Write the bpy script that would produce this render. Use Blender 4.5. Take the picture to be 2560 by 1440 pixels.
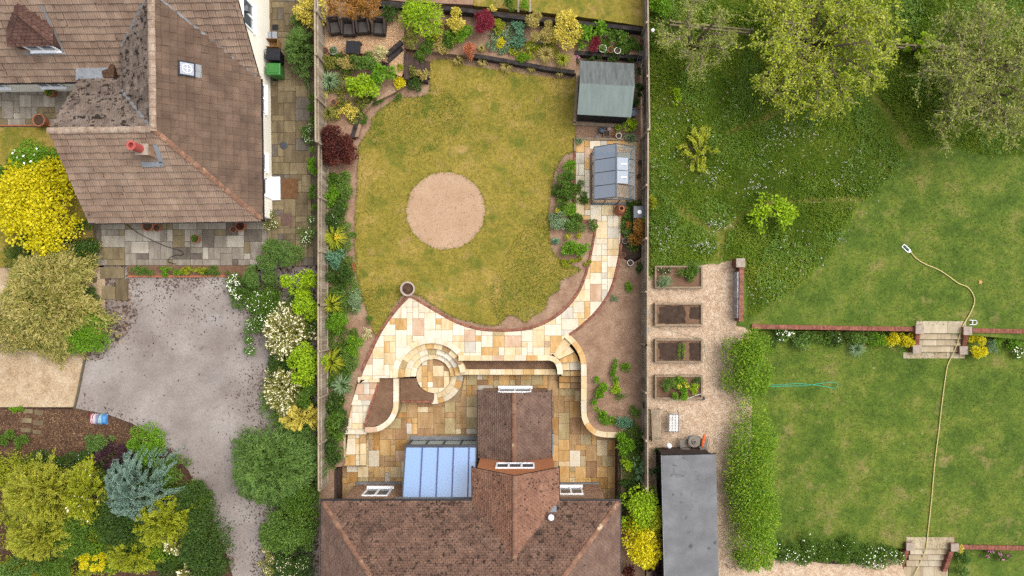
import bpy, math, random
import numpy as np
from mathutils import Vector, Matrix
for _o in list(bpy.data.objects): bpy.data.objects.remove(_o)
SC = bpy.context.scene
COL = SC.collection
# ---------------------------------------------------------------- camera (drone looking straight down)
S, H, NX, NY = 48.0, 37.0, 1325, 762    # NX, NY: the pixel straight below the drone; photo pixels per metre on the lawn, metres above the lawn
cam = bpy.data.cameras.new('drone_camera'); cam_o = bpy.data.objects.new('drone_camera', cam); COL.objects.link(cam_o)
cam_o.location = (0, 0, H); cam_o.rotation_euler = (0, 0, 0)
cam.sensor_fit = 'HORIZONTAL'; cam.angle = 2*math.atan(1280/S/H); cam.clip_end = 2000
cam.shift_x = (1280-NX)/2560; cam.shift_y = (NY-720)/2560
SC.camera = cam_o
# ---------------------------------------------------------------- sky, sun, exposure (bright overcast)
SUN_EL, SUN_AZ = math.radians(60), math.radians(65)     # azimuth clockwise from +Y
wd = bpy.data.worlds.new('World'); SC.world = wd; wd.use_nodes = True
nt = wd.node_tree; nt.nodes.clear()
sky = nt.nodes.new('ShaderNodeTexSky'); sky.sky_type = 'NISHITA'; sky.sun_disc = False
sky.sun_elevation = SUN_EL; sky.sun_rotation = SUN_AZ; sky.dust_density = 5.0; sky.air_density = 1.0
hsv = nt.nodes.new('ShaderNodeHueSaturation'); hsv.inputs['Saturation'].default_value = 0.35
bg = nt.nodes.new('ShaderNodeBackground'); bg.inputs['Strength'].default_value = 0.15
wo = nt.nodes.new('ShaderNodeOutputWorld')
nt.links.new(sky.outputs[0], hsv.inputs['Color']); nt.links.new(hsv.outputs[0], bg.inputs['Color']); nt.links.new(bg.outputs[0], wo.inputs[0])
sl = bpy.data.lights.new('sun', 'SUN'); sl.energy = 0.75; sl.angle = math.radians(60); sl.color = (1, .95, .87)
so = bpy.data.objects.new('sun', sl); COL.objects.link(so)
_d = Vector((math.sin(SUN_AZ)*math.cos(SUN_EL), math.cos(SUN_AZ)*math.cos(SUN_EL), math.sin(SUN_EL)))
so.rotation_euler = _d.to_track_quat('Z', 'Y').to_euler(); so.location = (15, 8, 40)
vs = SC.view_settings; vs.view_transform = 'Standard'; vs.look = 'None'; vs.gamma = 1; vs.use_curve_mapping = False
vs.exposure = 1.1
SC.render.engine = 'CYCLES'; SC.cycles.max_bounces = 6; SC.cycles.diffuse_bounces = 2; SC.cycles.glossy_bounces = 3
SC.cycles.use_denoising = False; SC.cycles.use_adaptive_sampling = False; SC.cycles.transmission_bounces = 4; SC.cycles.transparent_max_bounces = 12
SC.render.resolution_x = 1024; SC.render.resolution_y = 576
rnd = random.Random(7); nrg = np.random.default_rng(11)

# ---------------------------------------------------------------- helpers
def W(px, py, z=0.0):
    f = (H-z)/H
    return Vector(((px-NX)/S*f, (NY-py)/S*f, z))
def WP(pts, z=0.0): return [(W(a, b, z).x, W(a, b, z).y) for a, b in pts]
ORG = {}
def tag(o, label=None, cat=None, group=None, kind=None):
    if label: o['label'] = label
    if cat: o['category'] = cat
    if group: o['group'] = group
    if kind: o['kind'] = kind
    return o
def thing(name, label, cat, loc=(0, 0, 0), rz=0, group=None):
    o = bpy.data.objects.new(name, None); o.empty_display_size = .2; COL.objects.link(o)
    o.location = loc; o.rotation_euler = (0, 0, rz); ORG[o.name] = Vector(loc)
    return tag(o, label, cat, group)
def link(name, me, mat, parent=None, org=None):
    o = bpy.data.objects.new(name, me); COL.objects.link(o)
    if mat is not None and len(me.materials) == 0: me.materials.append(mat)
    org = Vector(org) if org is not None else Vector((0, 0, 0))
    if parent is not None:
        o.parent = parent; o.location = org-ORG[parent.name]
    else: o.location = org
    ORG[o.name] = org
    return o
def copy_tree(o, parent=None):
    c = o.copy(); COL.objects.link(c); ORG[c.name] = ORG[o.name].copy()
    if parent is not None: c.parent = parent
    for ch in o.children: copy_tree(ch, c)
    return c
class MB:
    def __init__(s): s.v = []; s.f = []
    def add(s, vs_, fs_):
        n = len(s.v); s.v += [tuple(p) for p in vs_]; s.f += [tuple(i+n for i in f) for f in fs_]; return s
    def box(s, x0, x1, y0, y1, z0, z1, rz=0, piv=None):
        vs_ = [(x, y, z) for z in (z0, z1) for x, y in ((x0, y0), (x1, y0), (x1, y1), (x0, y1))]
        if rz:
            cx, cy = piv or ((x0+x1)/2, (y0+y1)/2); c, sn = math.cos(rz), math.sin(rz)
            vs_ = [(cx+(x-cx)*c-(y-cy)*sn, cy+(x-cx)*sn+(y-cy)*c, z) for x, y, z in vs_]
        return s.add(vs_, [(3, 2, 1, 0), (4, 5, 6, 7), (0, 1, 5, 4), (1, 2, 6, 5), (2, 3, 7, 6), (3, 0, 4, 7)])
    def prism(s, poly, z0, z1):
        n = len(poly); a = sum(poly[i][0]*poly[(i+1) % n][1]-poly[(i+1) % n][0]*poly[i][1] for i in range(n))
        if a < 0: poly = poly[::-1]
        vs_ = [(x, y, z0) for x, y in poly]+[(x, y, z1) for x, y in poly]
        return s.add(vs_, [tuple(range(n-1, -1, -1)), tuple(range(n, 2*n))]+[(i, (i+1) % n, n+(i+1) % n, n+i) for i in range(n)])
    def hexa(s, a, b):      # two quads (bottom, top)
        return s.add(list(a)+list(b), [(3, 2, 1, 0), (4, 5, 6, 7), (0, 1, 5, 4), (1, 2, 6, 5), (2, 3, 7, 6), (3, 0, 4, 7)])
    def bar(s, p, q, w, h=None, up=(0, 0, 1)):
        p, q = Vector(p), Vector(q); d = (q-p).normalized(); u = Vector(up)
        if abs(d.dot(u)) > .95: u = Vector((0, 1, 0))
        a = d.cross(u).normalized(); b = a.cross(d).normalized(); h = h or w
        c = [a*(-w/2)+b*(-h/2), a*(w/2)+b*(-h/2), a*(w/2)+b*(h/2), a*(-w/2)+b*(h/2)]
        return s.add([p+i for i in c]+[q+i for i in c], [(0, 1, 2, 3), (7, 6, 5, 4), (4, 5, 1, 0), (5, 6, 2, 1), (6, 7, 3, 2), (7, 4, 0, 3)])
    def tube(s, pts, r, n=6):
        pts = [Vector(p) for p in pts]; m = len(pts); rr = r if isinstance(r, (list, tuple)) else [r]*m
        vs_ = []; fs_ = []
        for i, p in enumerate(pts):
            d = (pts[min(i+1, m-1)]-pts[max(i-1, 0)]).normalized()
            a = d.cross(Vector((0, 0, 1)))
            if a.length < .05: a = d.cross(Vector((0, 1, 0)))
            a.normalize(); b = a.cross(d)
            vs_ += [p+(a*math.cos(2*math.pi*k/n)+b*math.sin(2*math.pi*k/n))*rr[i] for k in range(n)]
        for i in range(m-1):
            for k in range(n): fs_.append((i*n+k, i*n+(k+1) % n, (i+1)*n+(k+1) % n, (i+1)*n+k))
        fs_ += [tuple(range(n))[::-1], tuple((m-1)*n+k for k in range(n))]
        return s.add(vs_, fs_)
    def lathe(s, prof, c=(0, 0, 0), n=20):
        vs_ = [(c[0]+r*math.cos(2*math.pi*k/n), c[1]+r*math.sin(2*math.pi*k/n), c[2]+z) for r, z in prof for k in range(n)]
        fs_ = [(i*n+k, i*n+(k+1) % n, (i+1)*n+(k+1) % n, (i+1)*n+k) for i in range(len(prof)-1) for k in range(n)]
        if prof[0][0] > .001: fs_.append(tuple(range(n))[::-1])
        if prof[-1][0] > .001: fs_.append(tuple((len(prof)-1)*n+k for k in range(n)))
        return s.add(vs_, fs_)
    def obj(s, name, mat, parent=None, org=None, smooth=False, bevel=0):
        if org is None:
            if parent is not None: org = ORG[parent.name]
            else:
                xs = [p[0] for p in s.v]; ys = [p[1] for p in s.v]; zs = [p[2] for p in s.v]
                org = ((min(xs)+max(xs))/2, (min(ys)+max(ys))/2, min(zs))
        me = bpy.data.meshes.new(name)
        me.from_pydata([(p[0]-org[0], p[1]-org[1], p[2]-org[2]) for p in s.v], [], s.f)
        if smooth: me.polygons.foreach_set('use_smooth', [True]*len(me.polygons))
        o = link(name, me, mat, parent, org)
        if bevel:
            b = o.modifiers.new('bevel', 'BEVEL'); b.width = bevel; b.segments = 2; b.limit_method = 'ANGLE'
        return o
def npmesh(name, V, k):                   # V: (n*k,3) separate k-gons
    n = len(V)//k; me = bpy.data.meshes.new(name)
    me.vertices.add(len(V)); me.vertices.foreach_set('co', np.ascontiguousarray(V, dtype=np.float32).ravel())
    me.loops.add(len(V)); me.loops.foreach_set('vertex_index', np.arange(len(V), dtype=np.int32))
    me.polygons.add(n); me.polygons.foreach_set('loop_start', np.arange(0, len(V), k, dtype=np.int32))
    me.polygons.foreach_set('loop_total', np.full(n, k, dtype=np.int32)); me.update(calc_edges=True)
    return me
def smooth_pts(pts, n=6, closed=False):   # Catmull-Rom
    P = [np.array(p, float) for p in pts]; m = len(P); out = []
    for i in range(m if closed else m-1):
        g = lambda j: P[j % m] if closed else P[min(max(j, 0), m-1)]
        a, b, c, d = g(i-1), g(i), g(i+1), g(i+2)
        for k in range(n):
            t = k/n
            out.append(tuple(.5*((2*b)+(c-a)*t+(2*a-5*b+4*c-d)*t*t+(3*b-a-3*c+d)*t**3)))
    if not closed: out.append(tuple(P[-1]))
    return out
def clip_poly(poly, rect):                # clip polygon by convex window (list of pts, ccw)
    out = list(poly); n = len(rect)
    for i in range(n):
        (ax, ay), (bx, by) = rect[i], rect[(i+1) % n]; inp = out; out = []
        if not inp: break
        f = lambda p: (bx-ax)*(p[1]-ay)-(by-ay)*(p[0]-ax)
        for j in range(len(inp)):
            p, q = inp[j-1], inp[j]; fp, fq = f(p), f(q)
            if fq >= 0:
                if fp < 0: t = fp/(fp-fq); out.append((p[0]+(q[0]-p[0])*t, p[1]+(q[1]-p[1])*t))
                out.append(q)
            elif fp >= 0: t = fp/(fp-fq); out.append((p[0]+(q[0]-p[0])*t, p[1]+(q[1]-p[1])*t))
    res = []
    for p in out:
        if not res or abs(p[0]-res[-1][0])+abs(p[1]-res[-1][1]) > 1e-4: res.append(p)
    if len(res) > 1 and abs(res[0][0]-res[-1][0])+abs(res[0][1]-res[-1][1]) < 1e-4: res.pop()
    return res
def area(poly): return .5*sum(poly[i-1][0]*poly[i][1]-poly[i][0]*poly[i-1][1] for i in range(len(poly)))
def ccw(poly): return poly if area(poly) > 0 else poly[::-1]
def inside(poly, X, Y):                   # vectorised point in polygon
    r = np.zeros(len(X), bool); n = len(poly)
    for i in range(n):
        x0, y0 = poly[i-1]; x1, y1 = poly[i]
        c = ((y0 > Y) != (y1 > Y))
        if y0 != y1: r ^= c & (X < (x1-x0)*(Y-y0)/(y1-y0)+x0)
    return r
# ---------------------------------------------------------------- materials (photo sRGB -> albedo; K sets the exposure of the photograph)
K = .5
def C(r, g, b, k=1.0):
    f = lambda c: ((c/255+.055)/1.055)**2.4 if c > 10 else c/255/12.92
    return (min(.9, f(r)*K*k), min(.9, f(g)*K*k), min(.9, f(b)*K*k), 1)
class NB:
    def __init__(s, name):
        s.m = bpy.data.materials.new(name); s.m.use_nodes = True; s.t = s.m.node_tree; s.t.nodes.clear()
        s.out = s.n('ShaderNodeOutputMaterial'); s.pos = s.n('ShaderNodeNewGeometry')
    def n(s, k, **kw):
        x = s.t.nodes.new(k)
        for a, b in kw.items():
            if hasattr(x, a): setattr(x, a, b)
            else: x.inputs[a].default_value = b
        return x
    def l(s, a, b): s.t.links.new(a, b)
    def noise(s, scale, detail=4, rough=.55, vec=None, stretch=None):
        x = s.n('ShaderNodeTexNoise', Scale=scale, Detail=detail, Roughness=rough)
        v = vec or s.pos.outputs['Position']
        if stretch:
            mp = s.n('ShaderNodeMapping'); mp.inputs['Scale'].default_value = stretch; s.l(v, mp.inputs[0]); v = mp.outputs[0]
        s.l(v, x.inputs['Vector']); return x.outputs['Fac']
    def ramp(s, fac, stops, interp='LINEAR'):
        x = s.n('ShaderNodeValToRGB'); cr = x.color_ramp; cr.interpolation = interp
        while len(cr.elements) < len(stops): cr.elements.new(.5)
        for e, (p, c) in zip(cr.elements, stops): e.position = p; e.color = c
        s.l(fac, x.inputs[0]); return x.outputs[0]
    def mix(s, fac, a, b, blend='MIX'):
        x = s.n('ShaderNodeMix', data_type='RGBA', blend_type=blend)
        for sock, v in ((x.inputs[0], fac), (x.inputs[6], a), (x.inputs[7], b)):
            if isinstance(v, (int, float)): sock.default_value = v
            elif isinstance(v, tuple): sock.default_value = v
            else: s.l(v, sock)
        return x.outputs[2]
    def math(s, op, a, b=0.0):
        x = s.n('ShaderNodeMath', operation=op)
        for sock, v in ((x.inputs[0], a), (x.inputs[1], b)):
            if isinstance(v, (int, float)): sock.default_value = v
            else: s.l(v, sock)
        return x.outputs[0]
    def rand(s):                       # differs per mesh island and per object
        oi = s.n('ShaderNodeObjectInfo')
        return s.math('FRACT', s.math('ADD', s.pos.outputs['Random Per Island'], oi.outputs['Random']))
    def finish(s, col, rough=.85, bump=None, dist=.01, metal=0, spec=.3, strength=.6):
        p = s.n('ShaderNodeBsdfPrincipled', Roughness=rough, Metallic=metal); p.inputs['Specular IOR Level'].default_value = spec
        if isinstance(col, tuple): p.inputs['Base Color'].default_value = col
        else: s.l(col, p.inputs['Base Color'])
        if bump is not None:
            b = s.n('ShaderNodeBump', Strength=strength, Distance=dist); s.l(bump, b.inputs['Height']); s.l(b.outputs[0], p.inputs['Normal'])
        s.l(p.outputs[0], s.out.inputs[0]); return s.m
def surf(name, stops, scale=1.2, fine=.35, fscale=40, specks=(), rough=.9, bump=.01, var=0.0, detail=6, stretch=None, spec=.25, metal=0, bscale=None, mid=0, mscale=5.0):
    """stops: [(pos, colour)]; specks: [(colour, threshold, scale, softness)]"""
    b = NB(name)
    c = b.ramp(b.noise(scale, detail, .6, stretch=stretch), stops)
    if fine:
        f = b.ramp(b.noise(fscale, 3, .7, stretch=stretch), [(.25, (1-fine, 1-fine, 1-fine, 1)), (.75, (1+fine, 1+fine, 1+fine, 1))])
        c = b.mix(1.0, c, f, 'MULTIPLY')
    if mid:
        f = b.ramp(b.noise(mscale, 5, .65), [(.28, (1-mid, 1-mid, 1-mid*.9, 1)), (.5, (1, 1, 1, 1)), (.72, (1+mid, 1+mid*.92, 1+mid*.9, 1))]); c = b.mix(1.0, c, f, 'MULTIPLY')
    for col, th, sc, so_ in specks:
        k = b.ramp(b.noise(sc, 5, .65), [(th, (0, 0, 0, 1)), (min(1, th+so_), (1, 1, 1, 1))])
        c = b.mix(k, c, col)
    if var:
        r = b.rand(); v = b.ramp(r, [(0, (1-var, 1-var, 1-var, 1)), (.5, (1, 1, 1, 1)), (1, (1+var, 1+var*.9, 1+var*.8, 1))])
        c = b.mix(1.0, c, v, 'MULTIPLY')
    return b.finish(c, rough, b.noise(bscale or fscale, 4, .7) if bump else None, bump, metal, spec)
def flat(name, c, rough=.6, metal=0, spec=.4, var=.1): return surf(name, [(.3, tuple(x*(1-var) for x in c[:3])+(1,)), (.7, tuple(min(1, x*(1+var)) for x in c[:3])+(1,))], 3, .08, 60, rough=rough, bump=0, metal=metal, spec=spec)
def leaf(name, cols, trans=.3, rough=.55, clump=1.6):
    b = NB(name); n = len(cols)
    f = b.math('ADD', b.math('MULTIPLY', b.rand(), .62), b.math('MULTIPLY', b.noise(clump, 2), .62))
    f = b.math('SUBTRACT', f, .12)
    c = b.ramp(f, [((i+.5)/n, k) for i, k in enumerate(cols)])
    p = b.n('ShaderNodeBsdfPrincipled', Roughness=rough); p.inputs['Specular IOR Level'].default_value = .25; b.l(c, p.inputs['Base Color'])
    t = b.n('ShaderNodeBsdfTranslucent'); b.l(c, t.inputs[0])
    m = b.n('ShaderNodeMixShader'); m.inputs[0].default_value = trans; b.l(p.outputs[0], m.inputs[1]); b.l(t.outputs[0], m.inputs[2])
    b.l(m.outputs[0], b.out.inputs[0]); return b.m
def glass(name, col, refl=.12, rough=.03, alpha=.6):
    b = NB(name); tr = b.n('ShaderNodeBsdfTransparent'); tr.inputs[0].default_value = col
    g = b.n('ShaderNodeBsdfGlossy', Roughness=rough); d = b.n('ShaderNodeBsdfDiffuse'); d.inputs[0].default_value = col
    m1 = b.n('ShaderNodeMixShader'); m1.inputs[0].default_value = alpha; b.l(tr.outputs[0], m1.inputs[1]); b.l(d.outputs[0], m1.inputs[2])
    m2 = b.n('ShaderNodeMixShader'); m2.inputs[0].default_value = refl; b.l(m1.outputs[0], m2.inputs[1]); b.l(g.outputs[0], m2.inputs[2])
    b.l(m2.outputs[0], b.out.inputs[0]); return b.m
# ---------------------------------------------------------------- surface materials
M = {}
def _g(*s): return [(p, C(*c)) for p, c in s]
M['lawn'] = surf('dry_lawn', _g((.28, (112, 118, 32)), (.42, (148, 136, 48)), (.55, (162, 144, 58)), (.72, (190, 160, 88))), .5, .3, 10, [(C(112, 120, 34), .52, .8, .14), (C(176, 148, 86), .56, 1.3, .16), (C(200, 164, 104), .6, .45, .1), (C(96, 112, 24), .62, 4.5, .08), (C(190, 164, 94), .66, 6, .06)], bump=.04, detail=8, mid=.22, mscale=4)
M['green_lawn'] = surf('green_lawn', _g((.3, (68, 96, 18)), (.46, (94, 118, 32)), (.58, (114, 130, 42)), (.74, (150, 140, 78))), .7, .32, 10, [(C(160, 146, 88), .58, .9, .18), (C(182, 156, 116), .67, 2.0, .08), (C(66, 98, 20), .57, 1.3, .2), (C(134, 148, 50), .6, 3.4, .14)], bump=.04, detail=8, mid=.26, mscale=4)
M['meadow'] = surf('meadow_ground', _g((.3, (78, 108, 28)), (.5, (104, 134, 38)), (.7, (138, 148, 60))), .9, .35, 30, bump=.03, mid=.3)
M['path_grass'] = surf('trodden_grass', _g((.3, (116, 132, 46)), (.5, (140, 142, 58)), (.7, (164, 150, 78))), 1.1, .25, 30, bump=.02)
M['grass_far'] = surf('field_grass', _g((.3, (76, 104, 36)), (.7, (112, 128, 56))), .3, .3, 20, bump=.03)
M['soil'] = surf('dry_soil', _g((.3, (150, 116, 92)), (.5, (172, 138, 112)), (.7, (190, 158, 130))), 1.3, .2, 13, [(C(222, 202, 184), .69, 22, .05), (C(126, 94, 72), .62, 3.2, .2)], bump=.025, mid=.14, mscale=7)
M['bare'] = surf('raked_soil', _g((.3, (194, 158, 126)), (.6, (206, 172, 140)), (.8, (214, 184, 154))), 1.0, .12, 13, [(C(234, 216, 200), .7, 26, .04), (C(178, 142, 112), .6, 2.5, .2)], bump=.02, mid=.08, mscale=9)
M['darksoil'] = surf('bed_soil', _g((.3, (118, 88, 66)), (.7, (150, 116, 90))), 2.0, .22, 50, [(C(90, 66, 50), .6, 6, .15)], bump=.02)
M['compost'] = surf('wet_compost', _g((.3, (62, 46, 36)), (.7, (92, 72, 58))), 4, .4, 50, [(C(120, 98, 78), .66, 12, .06)], bump=.03)
M['mulch'] = surf('bark_mulch', _g((.3, (66, 46, 34)), (.5, (94, 68, 50)), (.7, (120, 90, 68))), 9, .5, 26, [(C(184, 148, 110), .66, 17, .05), (C(56, 38, 30), .6, 11, .1)], bump=.05)
M['tarmac'] = surf('worn_tarmac', _g((.3, (140, 128, 122)), (.5, (166, 155, 148)), (.7, (186, 177, 171))), .38, .2, 12, [(C(190, 184, 184), .6, .7, .3), (C(112, 98, 90), .66, 1.6, .12), (C(140, 126, 118), .6, 9, .06), (C(206, 196, 188), .68, 7, .05)], bump=.012, mid=.1, mscale=9)
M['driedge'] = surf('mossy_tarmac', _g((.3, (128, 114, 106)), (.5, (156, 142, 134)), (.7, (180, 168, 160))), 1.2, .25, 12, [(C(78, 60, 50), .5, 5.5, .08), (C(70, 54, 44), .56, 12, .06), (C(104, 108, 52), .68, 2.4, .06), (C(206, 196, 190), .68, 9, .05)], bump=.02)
M['gravel'] = surf('pale_gravel', _g((.3, (184, 156, 120)), (.5, (208, 182, 146)), (.72, (226, 204, 172))), 1.6, .34, 12, [(C(150, 120, 86), .6, 1.0, .25), (C(240, 226, 204), .66, 30, .05)], bump=.03)
M['pinkgravel'] = surf('shingle', _g((.3, (196, 162, 130)), (.55, (224, 196, 166)), (.75, (238, 216, 192))), 3.0, .34, 12, [(C(146, 112, 82), .64, 1.7, .16), (C(246, 232, 216), .66, 26, .05)], bump=.04)
M['orangechip'] = surf('wood_chip', _g((.3, (190, 146, 106)), (.55, (218, 176, 134)), (.75, (236, 206, 170))), 5, .35, 24, [(C(150, 106, 70), .64, 14, .08)], bump=.05)
M['mortar'] = surf('paving_mortar', _g((.3, (160, 134, 98)), (.7, (190, 164, 126))), 3, .15, 60, bump=.004)
M['oldmortar'] = surf('old_mortar', _g((.3, (98, 88, 68)), (.7, (124, 112, 90))), 2.4, .2, 50, [(C(78, 84, 44), .6, 2, .1)], bump=.006)
def stone(name, cols, var=.08, streak=.5):
    b = NB(name)
    oi = b.n('ShaderNodeObjectInfo')
    v = b.n('ShaderNodeVectorMath', operation='ADD'); b.l(b.pos.outputs['Position'], v.inputs[0])
    cmb = b.n('ShaderNodeCombineXYZ'); b.l(b.math('MULTIPLY', oi.outputs['Random'], 40.0), cmb.inputs[0]); b.l(b.math('MULTIPLY', oi.outputs['Random'], 91.0), cmb.inputs[2]); b.l(cmb.outputs[0], v.inputs[1])
    n1 = b.noise(1.6, 5, .6, vec=v.outputs[0], stretch=(2.6, .8, 1))
    c = b.ramp(n1, [(.3+.4*i/(len(cols)-1), k) for i, k in enumerate(cols)])
    f = b.ramp(b.noise(11, 4, .7), [(.25, (.9, .89, .87, 1)), (.75, (1.06, 1.06, 1.06, 1))]); c = b.mix(1.0, c, f, 'MULTIPLY')
    f = b.ramp(b.noise(.9, 4, .6), [(.32, (.86, .85, .82, 1)), (.55, (1, 1, 1, 1)), (.7, (1.04, 1.04, 1.04, 1))]); c = b.mix(1.0, c, f, 'MULTIPLY')
    f = b.ramp(b.noise(5.5, 5, .7), [(.66, (0, 0, 0, 1)), (.76, (.55, .55, .55, 1))]); c = b.mix(f, c, tuple(x*.55 for x in cols[0][:3])+(1,))
    r = b.ramp(oi.outputs['Random'], [(0, (1-var, 1-var*1.1, 1-var*1.3, 1)), (1, (1+var, 1+var, 1+var, 1))]); c = b.mix(1.0, c, r, 'MULTIPLY')
    return b.finish(c, .8, b.noise(9, 5, .6), .006, spec=.25)
SAND = {}
SAND['cream'] = stone('sandstone_cream', [C(246, 224, 186), C(255, 242, 216), C(255, 248, 230)])
SAND['buff'] = stone('sandstone_buff', [C(238, 202, 146), C(250, 226, 180), C(255, 240, 208)])
SAND['gold'] = stone('sandstone_gold', [C(214, 164, 96), C(230, 186, 122), C(242, 210, 156)])
SAND['pink'] = stone('sandstone_pink', [C(214, 172, 136), C(228, 192, 160), C(240, 214, 188)])
SAND['grey'] = stone('sandstone_grey', [C(206, 196, 178), C(226, 216, 198), C(236, 228, 212)])
SAND['tan'] = stone('sandstone_tan', [C(180, 140, 94), C(202, 164, 116), C(220, 186, 140)])
SAND['ochre'] = stone('sandstone_ochre', [C(176, 124, 66), C(198, 150, 88), C(214, 172, 114)])
SAND['brown'] = stone('sandstone_brown', [C(156, 116, 80), C(180, 140, 100), C(198, 162, 124)])
SAND['olive'] = stone('sandstone_olive', [C(186, 160, 108), C(206, 184, 136), C(222, 204, 164)])
OLD = {'a': stone('old_slab_tan', [C(128, 112, 84), C(146, 130, 98), C(162, 146, 112)]),
       'b': stone('old_slab_brown', [C(106, 92, 68), C(126, 110, 82), C(142, 126, 98)]),
       'c': stone('old_slab_grey', [C(142, 132, 118), C(162, 152, 138), C(184, 174, 160)]),
       'd': stone('old_slab_pale', [C(178, 168, 152), C(196, 186, 170), C(212, 204, 190)]),
       'e': stone('old_slab_dark', [C(104, 94, 84), C(122, 112, 100), C(138, 128, 116)])}
STEP = {'a': stone('step_slab_pale', [C(196, 180, 152), C(212, 196, 168), C(224, 210, 186)]),
        'b': stone('step_slab_tan', [C(184, 164, 132), C(200, 182, 150), C(214, 198, 168)])}
M['brick'] = surf('red_brick', _g((.3, (132, 78, 62)), (.5, (158, 98, 80)), (.7, (180, 124, 104))), 6, .2, 60, var=.22, bump=.004)
M['brickwall'] = surf('house_brick', _g((.3, (164, 124, 98)), (.5, (186, 146, 118)), (.7, (204, 170, 140))), 5, .15, 60, var=.18, bump=.004)
M['orangebrick'] = surf('orange_brick', _g((.3, (206, 128, 84)), (.7, (226, 152, 104))), 5, .12, 60, var=.12, bump=.004)
M['wallmortar'] = surf('wall_mortar', _g((.3, (190, 168, 142)), (.7, (214, 194, 170))), 4, .1, 60, bump=.003)
M['whitewash'] = surf('flaking_whitewash', _g((.4, (150, 130, 124)), (.5, (206, 202, 204)), (.7, (226, 224, 226))), 7, .15, 50, bump=.005)
M['cap'] = surf('cap_stone', _g((.3, (168, 150, 134)), (.7, (200, 184, 166))), 5, .15, 50, [(C(140, 120, 104), .6, 8, .1)], bump=.006)
M['render'] = surf('cream_render', [(.3, C(240, 234, 216, 1.6)), (.7, C(250, 246, 232, 1.6))], .8, .05, 60, [(C(220, 212, 190, 1.5), .66, .9, .2)], bump=.003)
M['white'] = flat('white_paint', C(250, 250, 252, 1.65), .35, var=.03)
M['fence'] = surf('weathered_fence', _g((.3, (140, 124, 102)), (.5, (170, 154, 132)), (.7, (196, 184, 164))), 2.4, .25, 30, var=.24, bump=.004, stretch=(1, 1, .15))
M['fencecap'] = surf('fence_rail_wood', _g((.3, (168, 148, 122)), (.7, (200, 182, 156))), 3, .15, 40, var=.1, bump=.003)
M['sleeper'] = surf('dark_sleeper', _g((.3, (40, 36, 36)), (.5, (58, 52, 50)), (.72, (86, 78, 72))), 3, .3, 30, var=.2, bump=.01)
M['timber'] = surf('grey_timber', _g((.3, (140, 120, 96)), (.7, (180, 160, 134))), 4, .2, 40, var=.12, bump=.004)
M['deckdark'] = surf('brown_decking', _g((.3, (64, 50, 44)), (.7, (96, 78, 68))), 3, .25, 30, var=.2, bump=.006)
M['lead'] = surf('lead_flashing', _g((.3, (128, 130, 132)), (.7, (164, 166, 168))), 3, .15, 40, rough=.55, bump=.004)
M['palelead'] = surf('pale_lead', _g((.3, (140, 146, 152)), (.7, (168, 172, 176))), 3, .1, 40, [(C(96, 78, 60), .62, 9, .04)], rough=.5, bump=.003)
M['gutter'] = flat('black_gutter', C(46, 42, 44), .4)
M['black'] = flat('black_plastic', C(34, 36, 42), .6, var=.2, spec=.25)
M['grey'] = flat('grey_plastic', C(120, 124, 130), .5)
M['dkgrey'] = flat('dark_grey_frame', C(74, 76, 84), .45)
M['terracotta'] = surf('terracotta', _g((.3, (176, 104, 72)), (.7, (208, 138, 102))), 9, .15, 40, [(C(214, 180, 158), .66, 14, .08)], bump=.003)
M['potsoil'] = surf('pot_soil', _g((.3, (70, 54, 42)), (.7, (104, 82, 64))), 12, .4, 60, bump=.02)

# ---------------------------------------------------------------- terrain
def ground(name, px, z, zb, mat, wz=None, jitter=0, smooth=0, closed=True):
    pts = smooth_pts(px, smooth, True) if smooth else px
    P = WP(pts, z if wz is None else wz)
    if jitter:
        P = [(x+rnd.uniform(-jitter, jitter), y+rnd.uniform(-jitter, jitter)) for x, y in P]
    o = MB().prism(P, zb, z).obj(name, mat, org=(0, 0, 0)); return tag(o, kind='structure')
ZB = -1.9
ZP = -1.3          # sunken patio
g = MB().box(-400, 400, -400, 400, -2.1, -1.85).obj('ground', M['grass_far'], org=(0, 0, 0)); tag(g, kind='structure')
# middle garden: soil body with the sunken patio cut out of it
ground('garden_soil', [(797, -260), (1614, -260), (1612, 1600), (1554, 1600), (1552, 1094), (1490, 1086), (1469, 1046), (1462, 900), (1420, 846), (1404, 851), (1386, 881), (1150, 884), (1128, 862), (1104, 850), (1082, 846), (1058, 850), (1030, 862), (1004, 884), (990, 912), (986, 944), (894, 944), (880, 1000), (864, 1074), (854, 1082), (856, 1166), (835, 1168), (835, 1600), (797, 1600)], -.03, ZB, M['soil'])
ground('patio_base', [(838, 820), (1556, 820), (1556, 1600), (838, 1600)], ZP-.05, ZB, M['mortar'])
LAWN = [(1082, 150), (1200, 163), (1330, 183), (1436, 190), (1446, 240), (1438, 318), (1442, 352), (1438, 378), (1412, 388), (1387, 430), (1374, 500), (1372, 560), (1378, 618), (1410, 655), (1452, 675), (1404, 700), (1398, 725), (1372, 742), (1362, 772), (1330, 792), (1312, 806), (1290, 790), (1268, 790), (1246, 812), (1210, 812), (1160, 800), (1125, 788), (1082, 762), (1036, 735), (1000, 742), (945, 836), (925, 800), (906, 740), (893, 690), (889, 640), (888, 560), (893, 470), (896, 400), (898, 362), (926, 320), (934, 292), (962, 266), (1000, 246), (1046, 242), (1074, 224)]
ground('lawn', LAWN, .0, -.2, M['lawn'], smooth=5, jitter=.03)
ci = [(1114+98*math.cos(a)*rnd.uniform(.975, 1.02), 527+97*math.sin(a)*rnd.uniform(.975, 1.02)) for a in [i*2*math.pi/70 for i in range(70)]]
ground('bare_soil_circle', ci, .006, -.1, M['bare'])
for q in ([(1310, 160), (1330, 162), (1330, 168), (1312, 168)],): pass
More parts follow.
